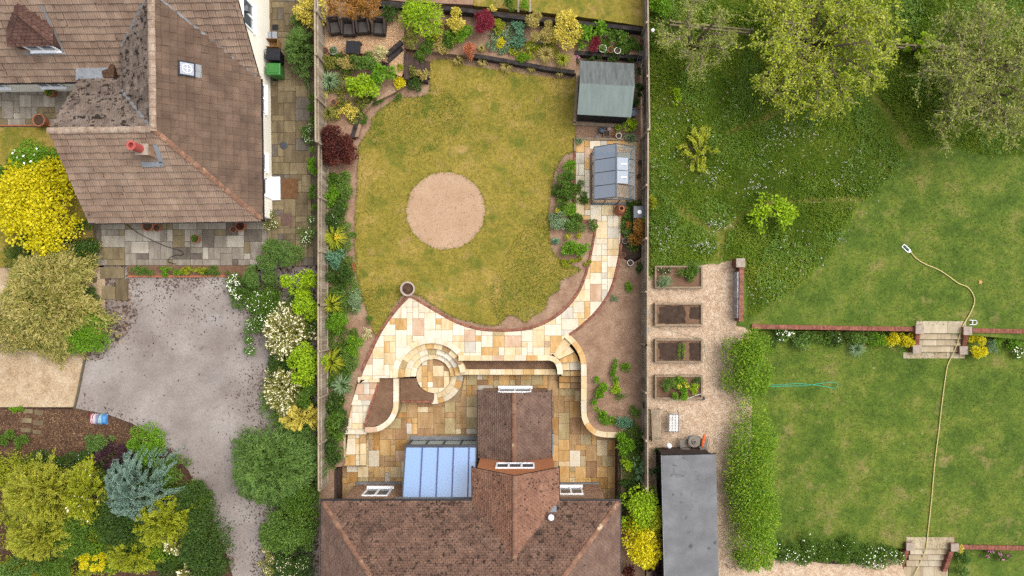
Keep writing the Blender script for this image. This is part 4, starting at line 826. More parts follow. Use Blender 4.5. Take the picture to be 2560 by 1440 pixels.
for i, (a, b, y0, y1, z) in enumerate(((1010, 1021, 132, 198, .74), (1022, 1034, 140, 188, .62), (1035, 1047, 142, 190, .49), (1048, 1060, 145, 192, .35), (1061, 1074, 152, 196, .2))):
    MB().prism(WP([(a, y0), (b, y0+1), (b, y1), (a, y1)], z), -.1, z).obj('tread', M['deckdark'], st)
MB().prism(WP([(1022, 192), (1068, 198), (1070, 206), (1022, 200)], .3), -.1, .3).obj('side_board', M['sleeper'], st)
# rattan tub chairs
M['rattan'] = surf('brown_rattan', _g((.3, (56, 46, 42)), (.5, (76, 64, 58)), (.7, (98, 84, 76))), 30, .4, 60, bump=.01)
M['cushion'] = surf('dark_cushion', _g((.3, (70, 64, 60)), (.7, (92, 86, 80))), 6, .15, 50, bump=.004)
def tub_chair():
    t = thing('rattan_chair', '', 'chair')
    MB().box(-.26, .26, -.36, .2, .1, .4).obj('seat', M['rattan'], t)
    MB().box(-.24, .24, -.34, .2, .4, .47).obj('seat_cushion', M['cushion'], t, bevel=.03)
    MB().hexa([(-.3, .2, .1), (.3, .2, .1), (.3, .28, .1), (-.3, .28, .1)], [(-.27, .3, .86), (.27, .3, .86), (.27, .37, .86), (-.27, .37, .86)]).obj('backrest', M['rattan'], t, bevel=.02)
    for s in (-1, 1):
        MB().hexa([(s*.26, -.37, .1), (s*.33, -.37, .1), (s*.33, .3, .1), (s*.26, .3, .1)] if s > 0 else [(s*.33, -.37, .1), (s*.26, -.37, .1), (s*.26, .3, .1), (s*.33, .3, .1)],
                  [(s*.27, -.36, .58), (s*.35, -.36, .58), (s*.33, .33, .82), (s*.25, .33, .82)] if s > 0 else [(s*.35, -.36, .58), (s*.27, -.36, .58), (s*.25, .33, .82), (s*.33, .33, .82)]).obj('armrest', M['rattan'], t, bevel=.02)
        for y in (-.3, .22): MB().box(s*.27-.02, s*.27+.02, y-.02, y+.02, 0, .12).obj('leg', M['black'], t)
    return t
c0 = tub_chair()
for i, (px_, py_, a, lb) in enumerate(((838, 66, .14, 'brown rattan tub chair at fence end of the row'), (872, 70, -.03, 'brown rattan tub chair second from the fence'), (908, 65, .08, 'brown rattan tub chair third from the fence'), (948, 68, -.07, 'brown rattan tub chair beside the dark green groundcover'))):
    c = c0 if i == 0 else copy_tree(c0)
    p = W(px_, py_, 1.0); c.location = (p.x, p.y, .6); c.rotation_euler.z = a; tag(c, lb, 'chair', 'rattan chairs in the seating corner')
tp = W(883, 118, 1.0); t = thing('rattan_table', 'low dark slatted square table on the wood chip seating area', 'table', (tp.x, tp.y, .6), -.06)
for i in range(8): MB().box(-.36+i*.09, -.36+i*.09+.084, -.3, .3, .4, .43).obj('slat', M['black'], t, org=ORG[t.name]) if 0 else None
ORG[t.name] = Vector((0, 0, 0))
for i in range(8): MB().box(-.36+i*.09, -.36+i*.09+.082, -.31, .31, .4, .43).obj('slat', M['black'], t)
for sx in (-1, 1):
    MB().box(sx*.34-.02, sx*.34+.02, -.3, .3, .34, .398).obj('apron', M['black'], t)
    for sy in (-1, 1): MB().box(sx*.33-.03, sx*.33+.03, sy*.27-.03, sy*.27+.03, 0, .34).obj('leg', M['black'], t)
# ---------------------------------------------------------------- pots
def pot(label, px_, py_, r, h=None, z=0.0, mat='terracotta', soil='potsoil', name='plant_pot', group=None):
    h = h or r*1.7; p = W(px_, py_, z+h); t = thing(name, label, 'pot', (p.x, p.y, z), group=group)
    MB().lathe([(r*.68, 0), (r*.92, h*.82), (r, h*.82), (r, h), (r*.86, h), (r*.84, h*.8), (.0, h*.8)], (p.x, p.y, z), 20).obj('body', M[mat], t, smooth=False)
    if soil: MB().lathe([(r*.85, h*.86), (r*.4, h*.9), (.0, h*.91)], (p.x, p.y, z), 16).obj('soil', M[soil], t)
    return t, p
M['whitepot'] = flat('white_glazed', C(230, 228, 220, 1.3), .4); M['greypot'] = flat('grey_planter', C(150, 148, 142), .6); M['tinpot'] = flat('blue_grey_plastic', C(86, 104, 128), .45)
pot('large terracotta pot of bare soil by the cream house eaves', 368, 564, .29); pot('small terracotta pot touching the large bare soil pot', 391, 569, .2)
POTS = {}
POTS['twig'] = pot('terracotta pot with dead brown twigs on the pale patio', 600, 565, .26); pot('small terracotta pot beside the dead twig pot', 583, 573, .17)
POTS['green'] = pot('terracotta pot with low green plant alone on patio slabs', 487, 597, .22)
POTS['tl1'] = pot('terracotta pot with green plant below the cream wall windows', 122, 230, .24); pot('wide terracotta pot of dark soil at patio lawn edge', 96, 300, .32)
pot('small terracotta pot of soil in the seating corner by fence', 812, 127, .2, .3, .6); POTS['seat'] = pot('stone bowl with sedum in the seating corner by fence', 833, 126, .22, .25, .6, 'greypot')
pot('round clay jar lying near the spiky plant in corner bed', 834, 256, .16, .3, .3)
POTS['w1'] = pot('wide white planter with trailing plant behind the shed', 1507, 121, .2, .3, .4, 'whitepot'); pot('terracotta pot behind the shed between two pale planters', 1527, 124, .16, .28, .4); pot('white rimmed pot behind the shed under green leaves', 1544, 126, .17, .28, .4, 'whitepot')
pot('orange clay pot on stand against the meadow fence', 1604, 103, .14, .3, .4); pot('orange pot half hidden by the shed wall', 1583, 264, .17, .3, 0)
pot('white rimmed empty pot beside the greenhouse base timber', 1547, 339, .15, .24, 0, 'whitepot')
POTS['gh'] = pot('grey pot of succulents on the greenhouse apron corner', 1449, 352, .15, .2, .03, 'greypot')
pot('grey plastic pot between curved path and bronze shrub', 1563, 602, .16, .25, -.03, 'greypot'); pot('terracotta pot beside the dark compost heap', 1558, 637, .14, .22, -.03); pot('white glazed pot on bare soil by the path', 1576, 657, .16, .22, -.03, 'whitepot')
pot('small tin pot at the corner of the vegetable bed', 1758, 996, .1, .16, -.04, 'tinpot')
pot('round blue grey tub beside the shed', 1585, 280, .2, .45, 0, 'tinpot', None)
pot('dark nursery pot beside greenhouse by the fence', 1601, 406, .13, .2, 0, 'black'); pot('dark nursery pot near the fence south of another', 1597, 440, .1, .2, 0, 'black')
# chimney pot ornament and compost bin
p = W(1551, 524, .4); t = thing('chimney_pot', 'tall terracotta chimney pot standing by the greenhouse door', 'pot', (p.x, p.y, .012))
MB().lathe([(.3, 0), (.3, .1), (.26, .14), (.22, .5), (.13, .62), (.13, .78), (.15, .8), (.15, .86), (.09, .86), (.09, .5), (0, .5)], (p.x, p.y, .012), 22).obj('body', M['terracotta'], t, smooth=False)
p = W(1598, 531, .7); t = thing('compost_bin', 'square grey compost bin with lid against the fence', 'bin', (p.x, p.y, -.03))
MB().hexa([(p.x-.36, p.y-.36, -.03), (p.x+.36, p.y-.36, -.03), (p.x+.36, p.y+.36, -.03), (p.x-.36, p.y+.36, -.03)], [(p.x-.3, p.y-.3, .75), (p.x+.3, p.y-.3, .75), (p.x+.3, p.y+.3, .75), (p.x-.3, p.y+.3, .75)]).obj('body', M['dkgrey'], t)
MB().hexa([(p.x-.33, p.y-.33, .75), (p.x+.33, p.y-.33, .75), (p.x+.33, p.y+.33, .75), (p.x-.33, p.y+.33, .75)], [(p.x-.3, p.y-.3, .84), (p.x+.3, p.y-.3, .84), (p.x+.3, p.y+.3, .84), (p.x-.3, p.y+.3, .84)]).obj('lid', M['grey'], t, bevel=.02)
MB().lathe([(.12, 0), (.1, .05), (0, .06)], (p.x, p.y, .84), 14).obj('knob', M['white'], t)
# stone urn at the terrace tip
p = W(1019, 722, .5); t = thing('stone_urn', 'round pale stone planter with dry stems at terrace tip', 'planter', (p.x, p.y, 0))
MB().lathe([(.2, 0), (.18, .1), (.28, .25), (.37, .48), (.38, .55), (.3, .55), (.27, .42), (0, .42)], (p.x, p.y, 0), 28).obj('bowl', surf('urn_stone', _g((.3, (178, 156, 140)), (.7, (214, 196, 182))), 6, .2, 40, bump=.006), t)
MB().lathe([(.28, .46), (.1, .5), (0, .5)], (p.x, p.y, 0), 20).obj('dead_stems', M['mulch'], t)
# ---------------------------------------------------------------- garden shed
M['feltpale'] = surf('pale_green_felt', _g((.3, (134, 148, 142)), (.7, (152, 166, 160))), 1.5, .08, 50, [(C(168, 180, 172), .7, 14, .05)], bump=.004, stretch=(4, .6, 1))
M['feltdark'] = surf('stained_felt', _g((.3, (92, 98, 96)), (.5, (112, 118, 116)), (.7, (132, 138, 136))), 1.8, .12, 50, [(C(66, 70, 70), .64, 2.4, .08)], bump=.004, stretch=(4, .5, 1))
M['blackwood'] = surf('black_boarding', _g((.3, (34, 32, 34)), (.7, (54, 50, 50))), 3, .25, 30, var=.15, bump=.006)
sx, sy = 3.76, 10.72; sh = thing('garden_shed', 'black boarded garden shed with pale grey-green felt gable roof', 'shed', (sx, sy, 0), math.radians(-3.2))
hw_, ev, rg = 1.34, 1.72, 2.4; hx = 1.34
for k in (-1, 1):
    m = MB(); a = [(-hx, k*hw_, ev-.04), (hx, k*hw_, ev-.04), (hx, 0, rg-.04), (-hx, 0, rg-.04)]; b = [(x, y, z+.04) for x, y, z in a]
    pl = [Vector(v)+ORG[sh.name] for v in a], [Vector(v)+ORG[sh.name] for v in b]
    m.hexa(*pl).obj('roof_felt', M['feltpale'] if k < 0 else M['feltdark'], sh)
O_ = ORG[sh.name]
def lb(m, *a): m.box(a[0]+O_.x, a[1]+O_.x, a[2]+O_.y, a[3]+O_.y, a[4], a[5]); return m
lb(MB(), -hx+.12, hx-.12, -hw_+.14, hw_-.14, .05, ev+.02).obj('wall', M['blackwood'], sh)
for i in range(11): lb(MB(), -hx+.1, hx-.1, -hw_+.105, -hw_+.13, .08+i*.145, .08+i*.145+.135).obj('board', M['blackwood'], sh)
for i in range(11): lb(MB(), hx-.13, hx-.105, -hw_+.14, hw_-.14, .08+i*.145, .08+i*.145+.135).obj('board', M['blackwood'], sh)
m = MB(); m.add([Vector(v)+O_ for v in ((-hx+.1, -hw_+.1, ev), (-hx+.1, hw_-.1, ev), (-hx+.1, 0, rg-.05), (hx-.1, -hw_+.1, ev), (hx-.1, hw_-.1, ev), (hx-.1, 0, rg-.05))], [(0, 1, 2), (5, 4, 3)]); m.obj('gable', M['blackwood'], sh)
lb(MB(), -.45, .4, -hw_+.09, -hw_+.105, .1, 1.65).obj('door', M['blackwood'], sh)
for a in ((-hx-.1, -hx+.05, -hw_, hw_), (-hx-.1, hx-.1, -hw_-.12, -hw_+.05)): lb(MB(), *a, .0, .1).obj('base_timber', M['timber'], sh)
# grey garage on the right
M['garagefelt'] = surf('grey_roof_felt', _g((.3, (116, 117, 119)), (.5, (130, 131, 133)), (.7, (146, 147, 149))), .9, .12, 40, [(C(142, 142, 146), .62, .6, .2), (C(84, 84, 86), .62, 2.0, .1)], bump=.006)
g0 = W(1722, 1137, 2.3); gr = thing('long_shed', 'long grey felt roofed shed beside the clipped hedge', 'shed', (g0.x, g0.y, -.04), math.radians(1.4)); O_ = ORG[gr.name]
for i in range(5): lb(MB(), -1.32+.003*i, 1.32, -8.6+i*1.72, -8.6+(i+1)*1.72+.03, 2.25, 2.3+.004*i).obj('felt_sheet', M['garagefelt'], gr)
lb(MB(), -1.2, 1.2, -8.5, -.1, -.04, 2.25).obj('wall', M['blackwood'], gr)
for i in range(14): lb(MB(), -1.2, 1.2, -.1, -.08, .0+i*.16, i*.16+.15).obj('board', M['deckdark'], gr)
lb(MB(), -1.36, -1.32, -8.6, .02, 2.2, 2.33).obj('fascia', M['lead'], gr); lb(MB(), -1.32, 1.32, .0, .03, 2.2, 2.33).obj('fascia', M['blackwood'], gr)
# ---------------------------------------------------------------- greenhouse
M['frosted'] = glass('shaded_glass', C(186, 202, 222, 1.0), .05, .15, .6)
M['alu'] = flat('dark_aluminium', C(72, 80, 88), .4, .2)
gx0, gx1, gy0, gy1, gev, grg = 3.2, 5.21, W(1500, 510, 0).y, 7.85, 1.62, 2.42; gc = (gx0+gx1)/2; z0 = .04
gh = thing('greenhouse', 'dark framed glass greenhouse with whitened roof panes and two vents', 'greenhouse', (gc, gy0, .012))
MB().box(gx0-.03, gx1+.03, gy0-.05, gy0+.05, .012, .12).obj('base_rail', M['alu'], gh); MB().box(gx0-.03, gx1+.03, gy1-.05, gy1+.05, .012, .12).obj('base_rail', M['alu'], gh)
MB().box(gx0-.04, gx0+.04, gy0+.05, gy1-.05, .012, .12).obj('base_rail', M['alu'], gh); MB().box(gx1-.04, gx1+.04, gy0+.05, gy1-.05, .012, .12).obj('base_rail', M['alu'], gh)
ys = [gy0+(gy1-gy0)*i/4 for i in range(5)]
for i, y in enumerate(ys):
    for x in (gx0, gx1):
        MB().bar((x, y, .1), (x, y, gev), .035).obj('post', M['alu'], gh)
        MB().bar((x, y, gev), (gc, y, grg), .035, .04).obj('rafter', M['alu'], gh)
for x, z in ((gx0, gev), (gx1, gev), (gc, grg)): MB().bar((x, gy0-.04, z), (x, gy1+.04, z), .06).obj('purlin', M['alu'], gh)
for y in (gy0, gy1): MB().bar((gx0, y, gev), (gx1, y, gev), .045).obj('tie', M['alu'], gh)
for x in (gx0+.6, gx0+1.3): MB().bar((x, gy0, .1), (x, gy0, gev), .045).obj('door_post', M['alu'], gh)
for i in range(4):
    a, b = ys[i]+.02, ys[i+1]-.02
    for k, (x, mm) in enumerate(((gx0, 'frosted'), (gx1, 'clear'))):
        q = .03 if k else -.03
        if k and i in (1, 2): # raised vents, whitewashed
            MB().add([(gc+.03, a, grg+.05), (gc+.03, b, grg+.05), (gc+.62, b, gev+.62), (gc+.62, a, gev+.62)], [(0, 1, 2, 3)]).obj('vent_pane', M['frosted'], gh)
            MB().add([(gc+.64, a, gev+.28), (gc+.64, b, gev+.28), (x, b, gev+.02), (x, a, gev+.02)], [(0, 1, 2, 3)]).obj('roof_pane', M['clear'], gh)
            MB().bar((gc+.63, a, gev+.63), (gc+.63, b, gev+.63), .03).obj('vent_bar', M['alu'], gh)
            MB().box(gc+.25, gc+.5, (a+b)/2-.03, (a+b)/2+.03, grg-.08, grg-.03).obj('vent_latch', M['white'], gh)
        else: MB().add([(gc-q*0, a, grg+.02), (gc, b, grg+.02), (x, b, gev+.02), (x, a, gev+.02)], [(0, 1, 2, 3)]).obj('roof_pane', M[mm], gh)
        MB().add([(x, a, .12), (x, b, .12), (x, b, gev), (x, a, gev)], [(0, 1, 2, 3)]).obj('side_pane', M['clear'], gh)
for y in (gy0, gy1): MB().add([(gx0, y, .12), (gx1, y, .12), (gx1, y, gev), (gc, y, grg), (gx0, y, gev)], [(0, 1, 2, 3, 4)]).obj('end_pane', M['clear'], gh)
sg = thing('potting_bench', 'grey staging with plants inside the greenhouse', 'bench', (gx1-.4, gy1-.6, .012))
MB().box(gx1-.75, gx1-.1, gy1-1.1, gy1-.1, .72, .76).obj('top', M['greypot'], sg)
for x in (gx1-.72, gx1-.13):
    for y in (gy1-1.06, gy1-.14): MB().box(x-.02, x+.02, y-.02, y+.02, .012, .72).obj('leg', M['alu'], sg)
for a in ((1438, 343, 1598, 349),): tag(MB().prism(WP([(a[0], a[1]), (a[2], a[1]+3), (a[2], a[3]+3), (a[0], a[3])], .1), -.02, .12).obj('base_timber', M['timber']), 'pale timber board edging the north side of greenhouse pad', 'timber edging')
tag(MB().prism(WP([(1435, 345), (1440, 345), (1440, 378), (1435, 378)], .1), -.02, .12).obj('base_timber', M['timber']), 'short pale timber board at lawn side of greenhouse pad', 'timber edging')
# extra golden slabs behind the greenhouse
for i, (a, b, c, d, k) in enumerate(((1475, 352, 1500, 372, 'cream'), (1501, 352, 1517, 372, 'grey'), (1518, 352, 1562, 372, 'gold'), (1563, 354, 1592, 374, 'olive'))): quad(tt, [(a, b), (c, b), (c, d), (a, d)], .032, .05, k, 'slab')
# ---------------------------------------------------------------- things around the shed and the greenhouse
p = W(1505, 324, .25); t = thing('watering_can', 'blue grey watering can on soil below the shed', 'watering can', (p.x, p.y, -.03)); O_ = ORG[t.name]
MB().lathe([(.14, 0), (.15, .02), (.14, .26), (.1, .28), (.1, .25), (0, .25)], (p.x, p.y, -.03), 16).obj('body', M['tinpot'], t)
MB().tube([(p.x-.1, p.y-.1, .05), (p.x-.2, p.y-.22, .15), (p.x-.26, p.y-.34, .27)], [.03, .02, .018], 8).obj('spout', M['tinpot'], t); MB().lathe([(.02, 0), (.06, .03), (0, .035)], (p.x-.27, p.y-.36, .27), 10).obj('rose', M['tinpot'], t)
MB().tube([(p.x+.12, p.y+.08, .05), (p.x+.22, p.y+.14, .2), (p.x+.1, p.y+.08, .34), (p.x-.06, p.y-.02, .27)], .014, 6).obj('handle', M['tinpot'], t)
p = W(1517, 334, .2); t = thing('seed_tray', 'square grey tray of seedlings beside the watering can', 'tray', (p.x, p.y, -.03))
m = MB(); 
for a in ((-.17, .17, -.17, -.15), (-.17, .17, .15, .17), (-.17, -.15, -.15, .15), (.15, .17, -.15, .15)): m.box(p.x+a[0], p.x+a[1], p.y+a[2], p.y+a[3], -.03, .14)
m.obj('rim', M['greypot'], t); MB().box(p.x-.15, p.x+.15, p.y-.15, p.y+.15, -.03, .1).obj('soil', M['potsoil'], t)
tag(MB().box(W(1523, 322, .15).x-.09, W(1523, 322, .15).x+.09, W(1523, 322, .15).y-.08, W(1523, 322, .15).y+.08, -.03, .16).obj('small_box', flat('pinkish_card', C(208, 176, 160), .8), bevel=.01), 'small pinkish box next to the seed tray', 'box')
p = W(1600, 150, 1.0); t = thing('folding_rack', 'grey metal folding rack leaning on fence behind the shed', 'rack', (p.x, p.y, .1))
for i in range(4): MB().tube([(p.x-.22+.12*i, p.y-.35, .12), (p.x-.02+.12*i, p.y+.35, 1.3)], .016, 6).obj('bar', M['grey'], t)
for k in (.2, .5, .8): MB().tube([(p.x-.2+.2*k, p.y-.35+.7*k, .1+1.2*k), (p.x+.16+.2*k, p.y-.35+.7*k, .1+1.2*k)], .014, 6).obj('rung', M['grey'], t)
p = W(1632, 76, 1.9); t = thing('fence_lamp', 'small white cylindrical lamp fixed on top of meadow fence', 'lamp', (p.x, p.y, 1.7)); MB().lathe([(.05, 1.7), (.07, 1.75), (.09, 1.95), (0, 1.97)], (p.x, p.y, 0), 12).obj('shade', M['whitepot'], t); MB().bar((5.85, p.y, 1.8), (p.x, p.y, 1.8), .03).obj('bracket', M['grey'], t)
for px_, py_, lb_ in ((1613, 1014, 'dark box light on fence near the slatted bench'), (1637, 782, 'grey box fixed to fence beside second raised bed'), (1624, 826, 'small grey hook fixed on fence between raised beds')):
    p = W(px_, py_, 1.2); s_ = -1 if px_ < 1620 else 1
    o = thing('fence_box', lb_, 'box', (5.86+s_*.09, p.y, 1.0)); MB().box(5.86+s_*.09-.05, 5.86+s_*.09+.05, p.y-.14, p.y+.14, 1.0, 1.3).obj('case', M['black'] if s_ < 0 else M['greypot'], o, bevel=.01); MB().box(5.86+s_*.02, 5.86+s_*.04, p.y-.05, p.y+.05, 1.05, 1.25).obj('bracket', M['grey'], o)
tag(MB().lathe([(.62, 0), (.5, .07), (.3, .13), (0, .16)], (W(1580, 625, 0).x, W(1580, 625, 0).y, -.03), 18).obj('compost_heap', M['compost'], smooth=True), 'dark heap of compost on the border by the bronze shrub', 'compost heap')
t = thing('hand_tools', 'hand tools lying on the soil beside the white pot', 'garden tools', W(1558, 662, 0))
for i, (a, b, c, d) in enumerate(((1545, 655, 1550, 668), (1556, 652, 1560, 664), (1562, 654, 1565, 672), (1554, 668, 1563, 670))): MB().tube([W(a, b, .0)+Vector((0, 0, .0)), W(c, d, .0)], .014, 5).obj('tool', M['timber'], t)
# ---------------------------------------------------------------- left neighbour: bins and clutter
def wheelie(label, px_, py_, mat, rz=0):
    p = W(px_, py_, 1.0); t = thing('wheelie_bin', label, 'bin', (p.x, p.y, 0)); ORG[t.name] = Vector((0, 0, 0))
    MB().hexa([(-.22, -.24, .06), (.24, -.24, .06), (.24, .24, .06), (-.22, .24, .06)], [(-.33, -.3, .98), (.32, -.3, .98), (.32, .3, .98), (-.33, .3, .98)]).obj('body', mat, t, bevel=.02)
    MB().hexa([(-.37, -.32, .98), (.37, -.32, .98), (.37, .32, .98), (-.37, .32, .98)], [(-.35, -.3, 1.05), (.33, -.28, 1.06), (.33, .28, 1.06), (-.35, .3, 1.05)]).obj('lid', mat, t, bevel=.025)
    MB().box(-.22, .26, -.2, .2, 1.06, 1.075).obj('lid_panel', mat, t, bevel=.01)
    MB().tube([(-.4, -.25, 1.0), (-.42, -.2, 1.02), (-.42, .2, 1.02), (-.4, .25, 1.0)], .02, 6).obj('handle', mat, t)
    for s in (-1, 1): MB().tube([(-.26, s*.24, .1), (-.26, s*.29, .1)], .1, 12).obj('wheel', M['black'], t)
    t.rotation_euler.z = rz; return t
wheelie('black wheelie bin against the cream gable wall', 683, 136, M['black'], -.05); wheelie('bright green wheelie bin beside the black bin', 684, 173, flat('green_plastic', C(64, 138, 58), .4), .0)
M['cratewood'] = surf('crate_wood', _g((.3, (158, 114, 66)), (.7, (190, 148, 96))), 6, .15, 40, var=.1, bump=.004)
p = W(679, 107, .5); t = thing('wooden_crate', 'open wooden crate standing beside the black bin', 'crate', (p.x, p.y, 0)); ORG[t.name] = Vector((0, 0, 0))
for i in range(3):
    for y in (-.21, .19): MB().box(-.33, .33, y, y+.02, .04+i*.18, .2+i*.18).obj('slat', M['cratewood'], t)
    for x in (-.33, .31): MB().box(x, x+.02, -.19, .19, .04+i*.18, .2+i*.18).obj('slat', M['cratewood'], t)
MB().box(-.31, .31, -.19, .19, 0, .04).obj('base', M['cratewood'], t)
p = W(680, 87, .35); t = thing('recycling_box', 'pale grey recycling box with dark handle by gable wall', 'box', (p.x, p.y, 0)); ORG[t.name] = Vector((0, 0, 0))
MB().hexa([(-.2, -.14, 0), (.2, -.14, 0), (.2, .14, 0), (-.2, .14, 0)], [(-.25, -.18, .34), (.25, -.18, .34), (.25, .18, .34), (-.25, .18, .34)]).obj('body', flat('pale_grey_plastic', C(172, 178, 186), .5), t, bevel=.02)
MB().tube([(0, -.2, .3), (.0, -.1, .4), (0, .1, .4), (0, .2, .3)], .015, 6).obj('handle', M['black'], t)
p = W(688, 68, .03); tag(MB().box(p.x-.15, p.x+.15, p.y-.14, p.y+.14, .0, .035).obj('dark_tile', M['black'], bevel=.005), 'square dark drain tile on slabs by gable wall', 'tile')
p = W(723, 471, .02); tag(MB().box(W(702, 471, .02).x+.02, W(745, 471, .02).x, W(723, 497, .02).y, W(723, 446, .02).y, .0, .03).obj('doormat', surf('coir', _g((.3, (104, 72, 44)), (.7, (136, 98, 64))), 5, .3, 60, bump=.01)), 'brown coir doormat in front of white doorstep', 'doormat')
p = W(709, 364, 0); tag(MB().lathe([(.2, .0), (.2, .014), (.17, .02), (0, .02)], (p.x, p.y, .0), 20).obj('drain_cover', M['dkgrey']), 'round dark drain cover in side patio', 'drain cover')
p = W(714, 549, 0); tag(MB().prism(WP([(702, 533), (728, 533), (729, 565), (702, 565)], 0), -.03, .016).obj('inspection_cover', surf('rusty_plate', _g((.3, (104, 80, 70)), (.7, (130, 102, 90))), 4, .2, 40, bump=.004)), 'rusty square inspection cover in side patio', 'drain cover')
p = W(20, 228, 0); tag(MB().box(p.x-.1, p.x+.1, p.y-.1, p.y+.1, -.02, .02).obj('drain_grate', M['dkgrey']), 'small square drain grate below cream wall', 'drain cover')
def hose(name, label, px, r, mat, z=0.0, cat='hose', n=6):
    pts = [W(a, b, z) for a, b in px]; pts = smooth_pts([(q.x, q.y, z+r) for q in pts], n)
    return tag(MB().tube(pts, r, 6).obj(name, mat, smooth=True), label, cat)
hose('garden_hose', 'thin dark hose lying across the grey patio slabs', [(296, 540), (330, 572), (370, 596), (410, 614), (448, 626), (459, 632), (455, 638), (440, 638), (425, 645), (421, 655), (440, 660)], .016, M['black'], .012)
# stone edging and scraps near the drive
kb = thing('kerb_edging', 'narrow grey kerb between pale gravel and tarmac drive', 'kerb', W(200, 950, -.14)); strip(kb, WP([(216, 874), (207, 915), (200, 950), (192, 990), (184, 1022)], -.05), .1, -.06, .16, {'k': M['oldmortar']}, [('k', 1)], .9, 'kerb_stone')
be = thing('brick_strip', 'low brown brick strip between border plants and drive', 'brick edging', W(440, 690, -.1)); strip(be, WP([(320, 691), (480, 691), (562, 690)], -.03), .1, -.02, .12, {'b': M['terracotta']}, [('b', 1)], .23, 'brick')
stn = [(70, 1028, 24, 12), (97, 1031, 22, 14), (66, 1051, 26, 13), (95, 1057, 24, 14), (64, 1075, 26, 12), (92, 1080, 22, 12)]
for i, (a, b, w, h) in enumerate(stn):
    tag(MB().prism(WP([(a-w/2, b-h/2), (a+w/2, b-h/2+2), (a+w/2-1, b+h/2), (a-w/2+1, b+h/2-1)], -.03), -.1, -.03).obj('stepping_stone', OLD['ab'[i % 2]]), ['stepping stone next to the gravel edge, far from the sack', 'stepping stone next to the gravel edge, sack side of pair', 'middle stepping stone of the row farther from the sack', 'middle stepping stone of the row nearer the sack', 'stepping stone nearest the dark groundcover, row away from sack', 'stepping stone nearest the dark groundcover, row toward the sack'][i], 'paving stone', 'stepping stones in the bark mulch')
p = W(243, 1049, .12); t = thing('plastic_sack', 'red, white and blue plastic sack lying on mulch', 'sack', (p.x, p.y, -.06)); ORG[t.name] = Vector((0, 0, 0))
def pillow(x0, x1, y0, y1, z, h, k=9):
    m = MB(); 
    for i in range(k):
        for j in range(k):
            a, b = i/(k-1), j/(k-1); e = (max(0, (1-(2*((x0+(x1-x0)*a)+.46)/.92-1)**4)*(1-(2*b-1)**4)))**.5
            m.v.append((x0+(x1-x0)*a, y0+(y1-y0)*b+.02*math.sin(9*a), z+h*e+.012*math.sin(17*a+5*b)))
    m.f += [(i*k+j, i*k+j+1, (i+1)*k+j+1, (i+1)*k+j) for i in range(k-1) for j in range(k-1)]; return m
for nm, a, b, c in (('red_end', -.46, -.34, C(200, 70, 74)), ('white_band', -.34, -.26, C(226, 214, 222)), ('red_band', -.26, -.22, C(196, 90, 96)), ('white_band', -.22, -.06, C(220, 214, 222)), ('lilac_band', -.06, .08, C(140, 140, 172)), ('pale_blue_band', .08, .24, C(150, 196, 206)), ('blue_end', .24, .46, C(70, 140, 206))):
    pillow(a, b, -.27, .27, .02, .2).obj(nm, flat('sack_'+nm, c, .4), t, smooth=True)
MB().box(-.44, .44, -.25, .25, 0, .03).obj('underside', M['white'], t)
t.rotation_euler.z = -.03
# ---------------------------------------------------------------- right neighbour
def raised_bed(label, x0, y0, x1, y1, fill, z=.26):
    a, b = W(x0, y1, z), W(x1, y0, z); t = thing('raised_bed', label, 'raised bed', ((a.x+b.x)/2, (a.y+b.y)/2, -.04)); w = .1
    for q in ((a.x, b.x, a.y, a.y+w), (a.x, b.x, b.y-w, b.y), (a.x, a.x+w, a.y+w, b.y-w), (b.x-w, b.x, a.y+w, b.y-w)):
        MB().box(*q, -.04, .1).obj('side_board', M['timber'], t); MB().box(q[0]+.004, q[1]-.004, q[2]+.004, q[3]-.004, .105, z).obj('side_board', M['timber'], t)
    MB().box(a.x+w, b.x-w, a.y+w, b.y-w, -.03, z-.1).obj('soil', M['darksoil'], t)
    return t, a, b
rb = [raised_bed('raised timber bed of weeds and leafy greens by the meadow', 1637, 664, 1757, 721, 0), raised_bed('raised timber bed with one large dark wet soil patch', 1637, 757, 1757, 815, 1), raised_bed('raised timber bed with dark soil and thin seedling rows', 1637, 847, 1757, 907, 2), raised_bed('raised timber bed planted with yellow flowers and herbs', 1637, 938, 1757, 998, 3)]
def blob(x0, y0, x1, y1, n=26, j=.16): 
    cx, cy, rx, ry = (x0+x1)/2, (y0+y1)/2, (x1-x0)/2, (y1-y0)/2; out = []
    for i in range(n):
        a = 2*math.pi*i/n; k = 1/max(abs(math.cos(a)), abs(math.sin(a)))*.94*rnd.uniform(1-j, 1.0); out.append((cx+rx*math.cos(a)*min(k, 1.3), cy+ry*math.sin(a)*min(k, 1.3)))
    return smooth_pts(out, 3, True)
zz = .165
for i, q in enumerate(([(1643, 762, 1718, 812)], [(1643, 853, 1715, 903), (1722, 853, 1752, 903)])):
    t = rb[1+i][0]
    for r in q: MB().prism(WP(blob(*r), zz), .1, zz+.006*(i+1)).obj('wet_soil', M['compost'], t)
MB().prism(WP(blob(1722, 765, 1753, 800), zz), .1, zz+.01).obj('wet_soil', M['compost'], rb[1][0])
t = thing('bamboo_cane', 'thin white cane lying across the flower bed corner', 'cane', W(1735, 990, .26)); MB().tube([W(1718, 997, .28), W(1753, 984, .28)], .013, 5).obj('cane', M['whitepot'], t)
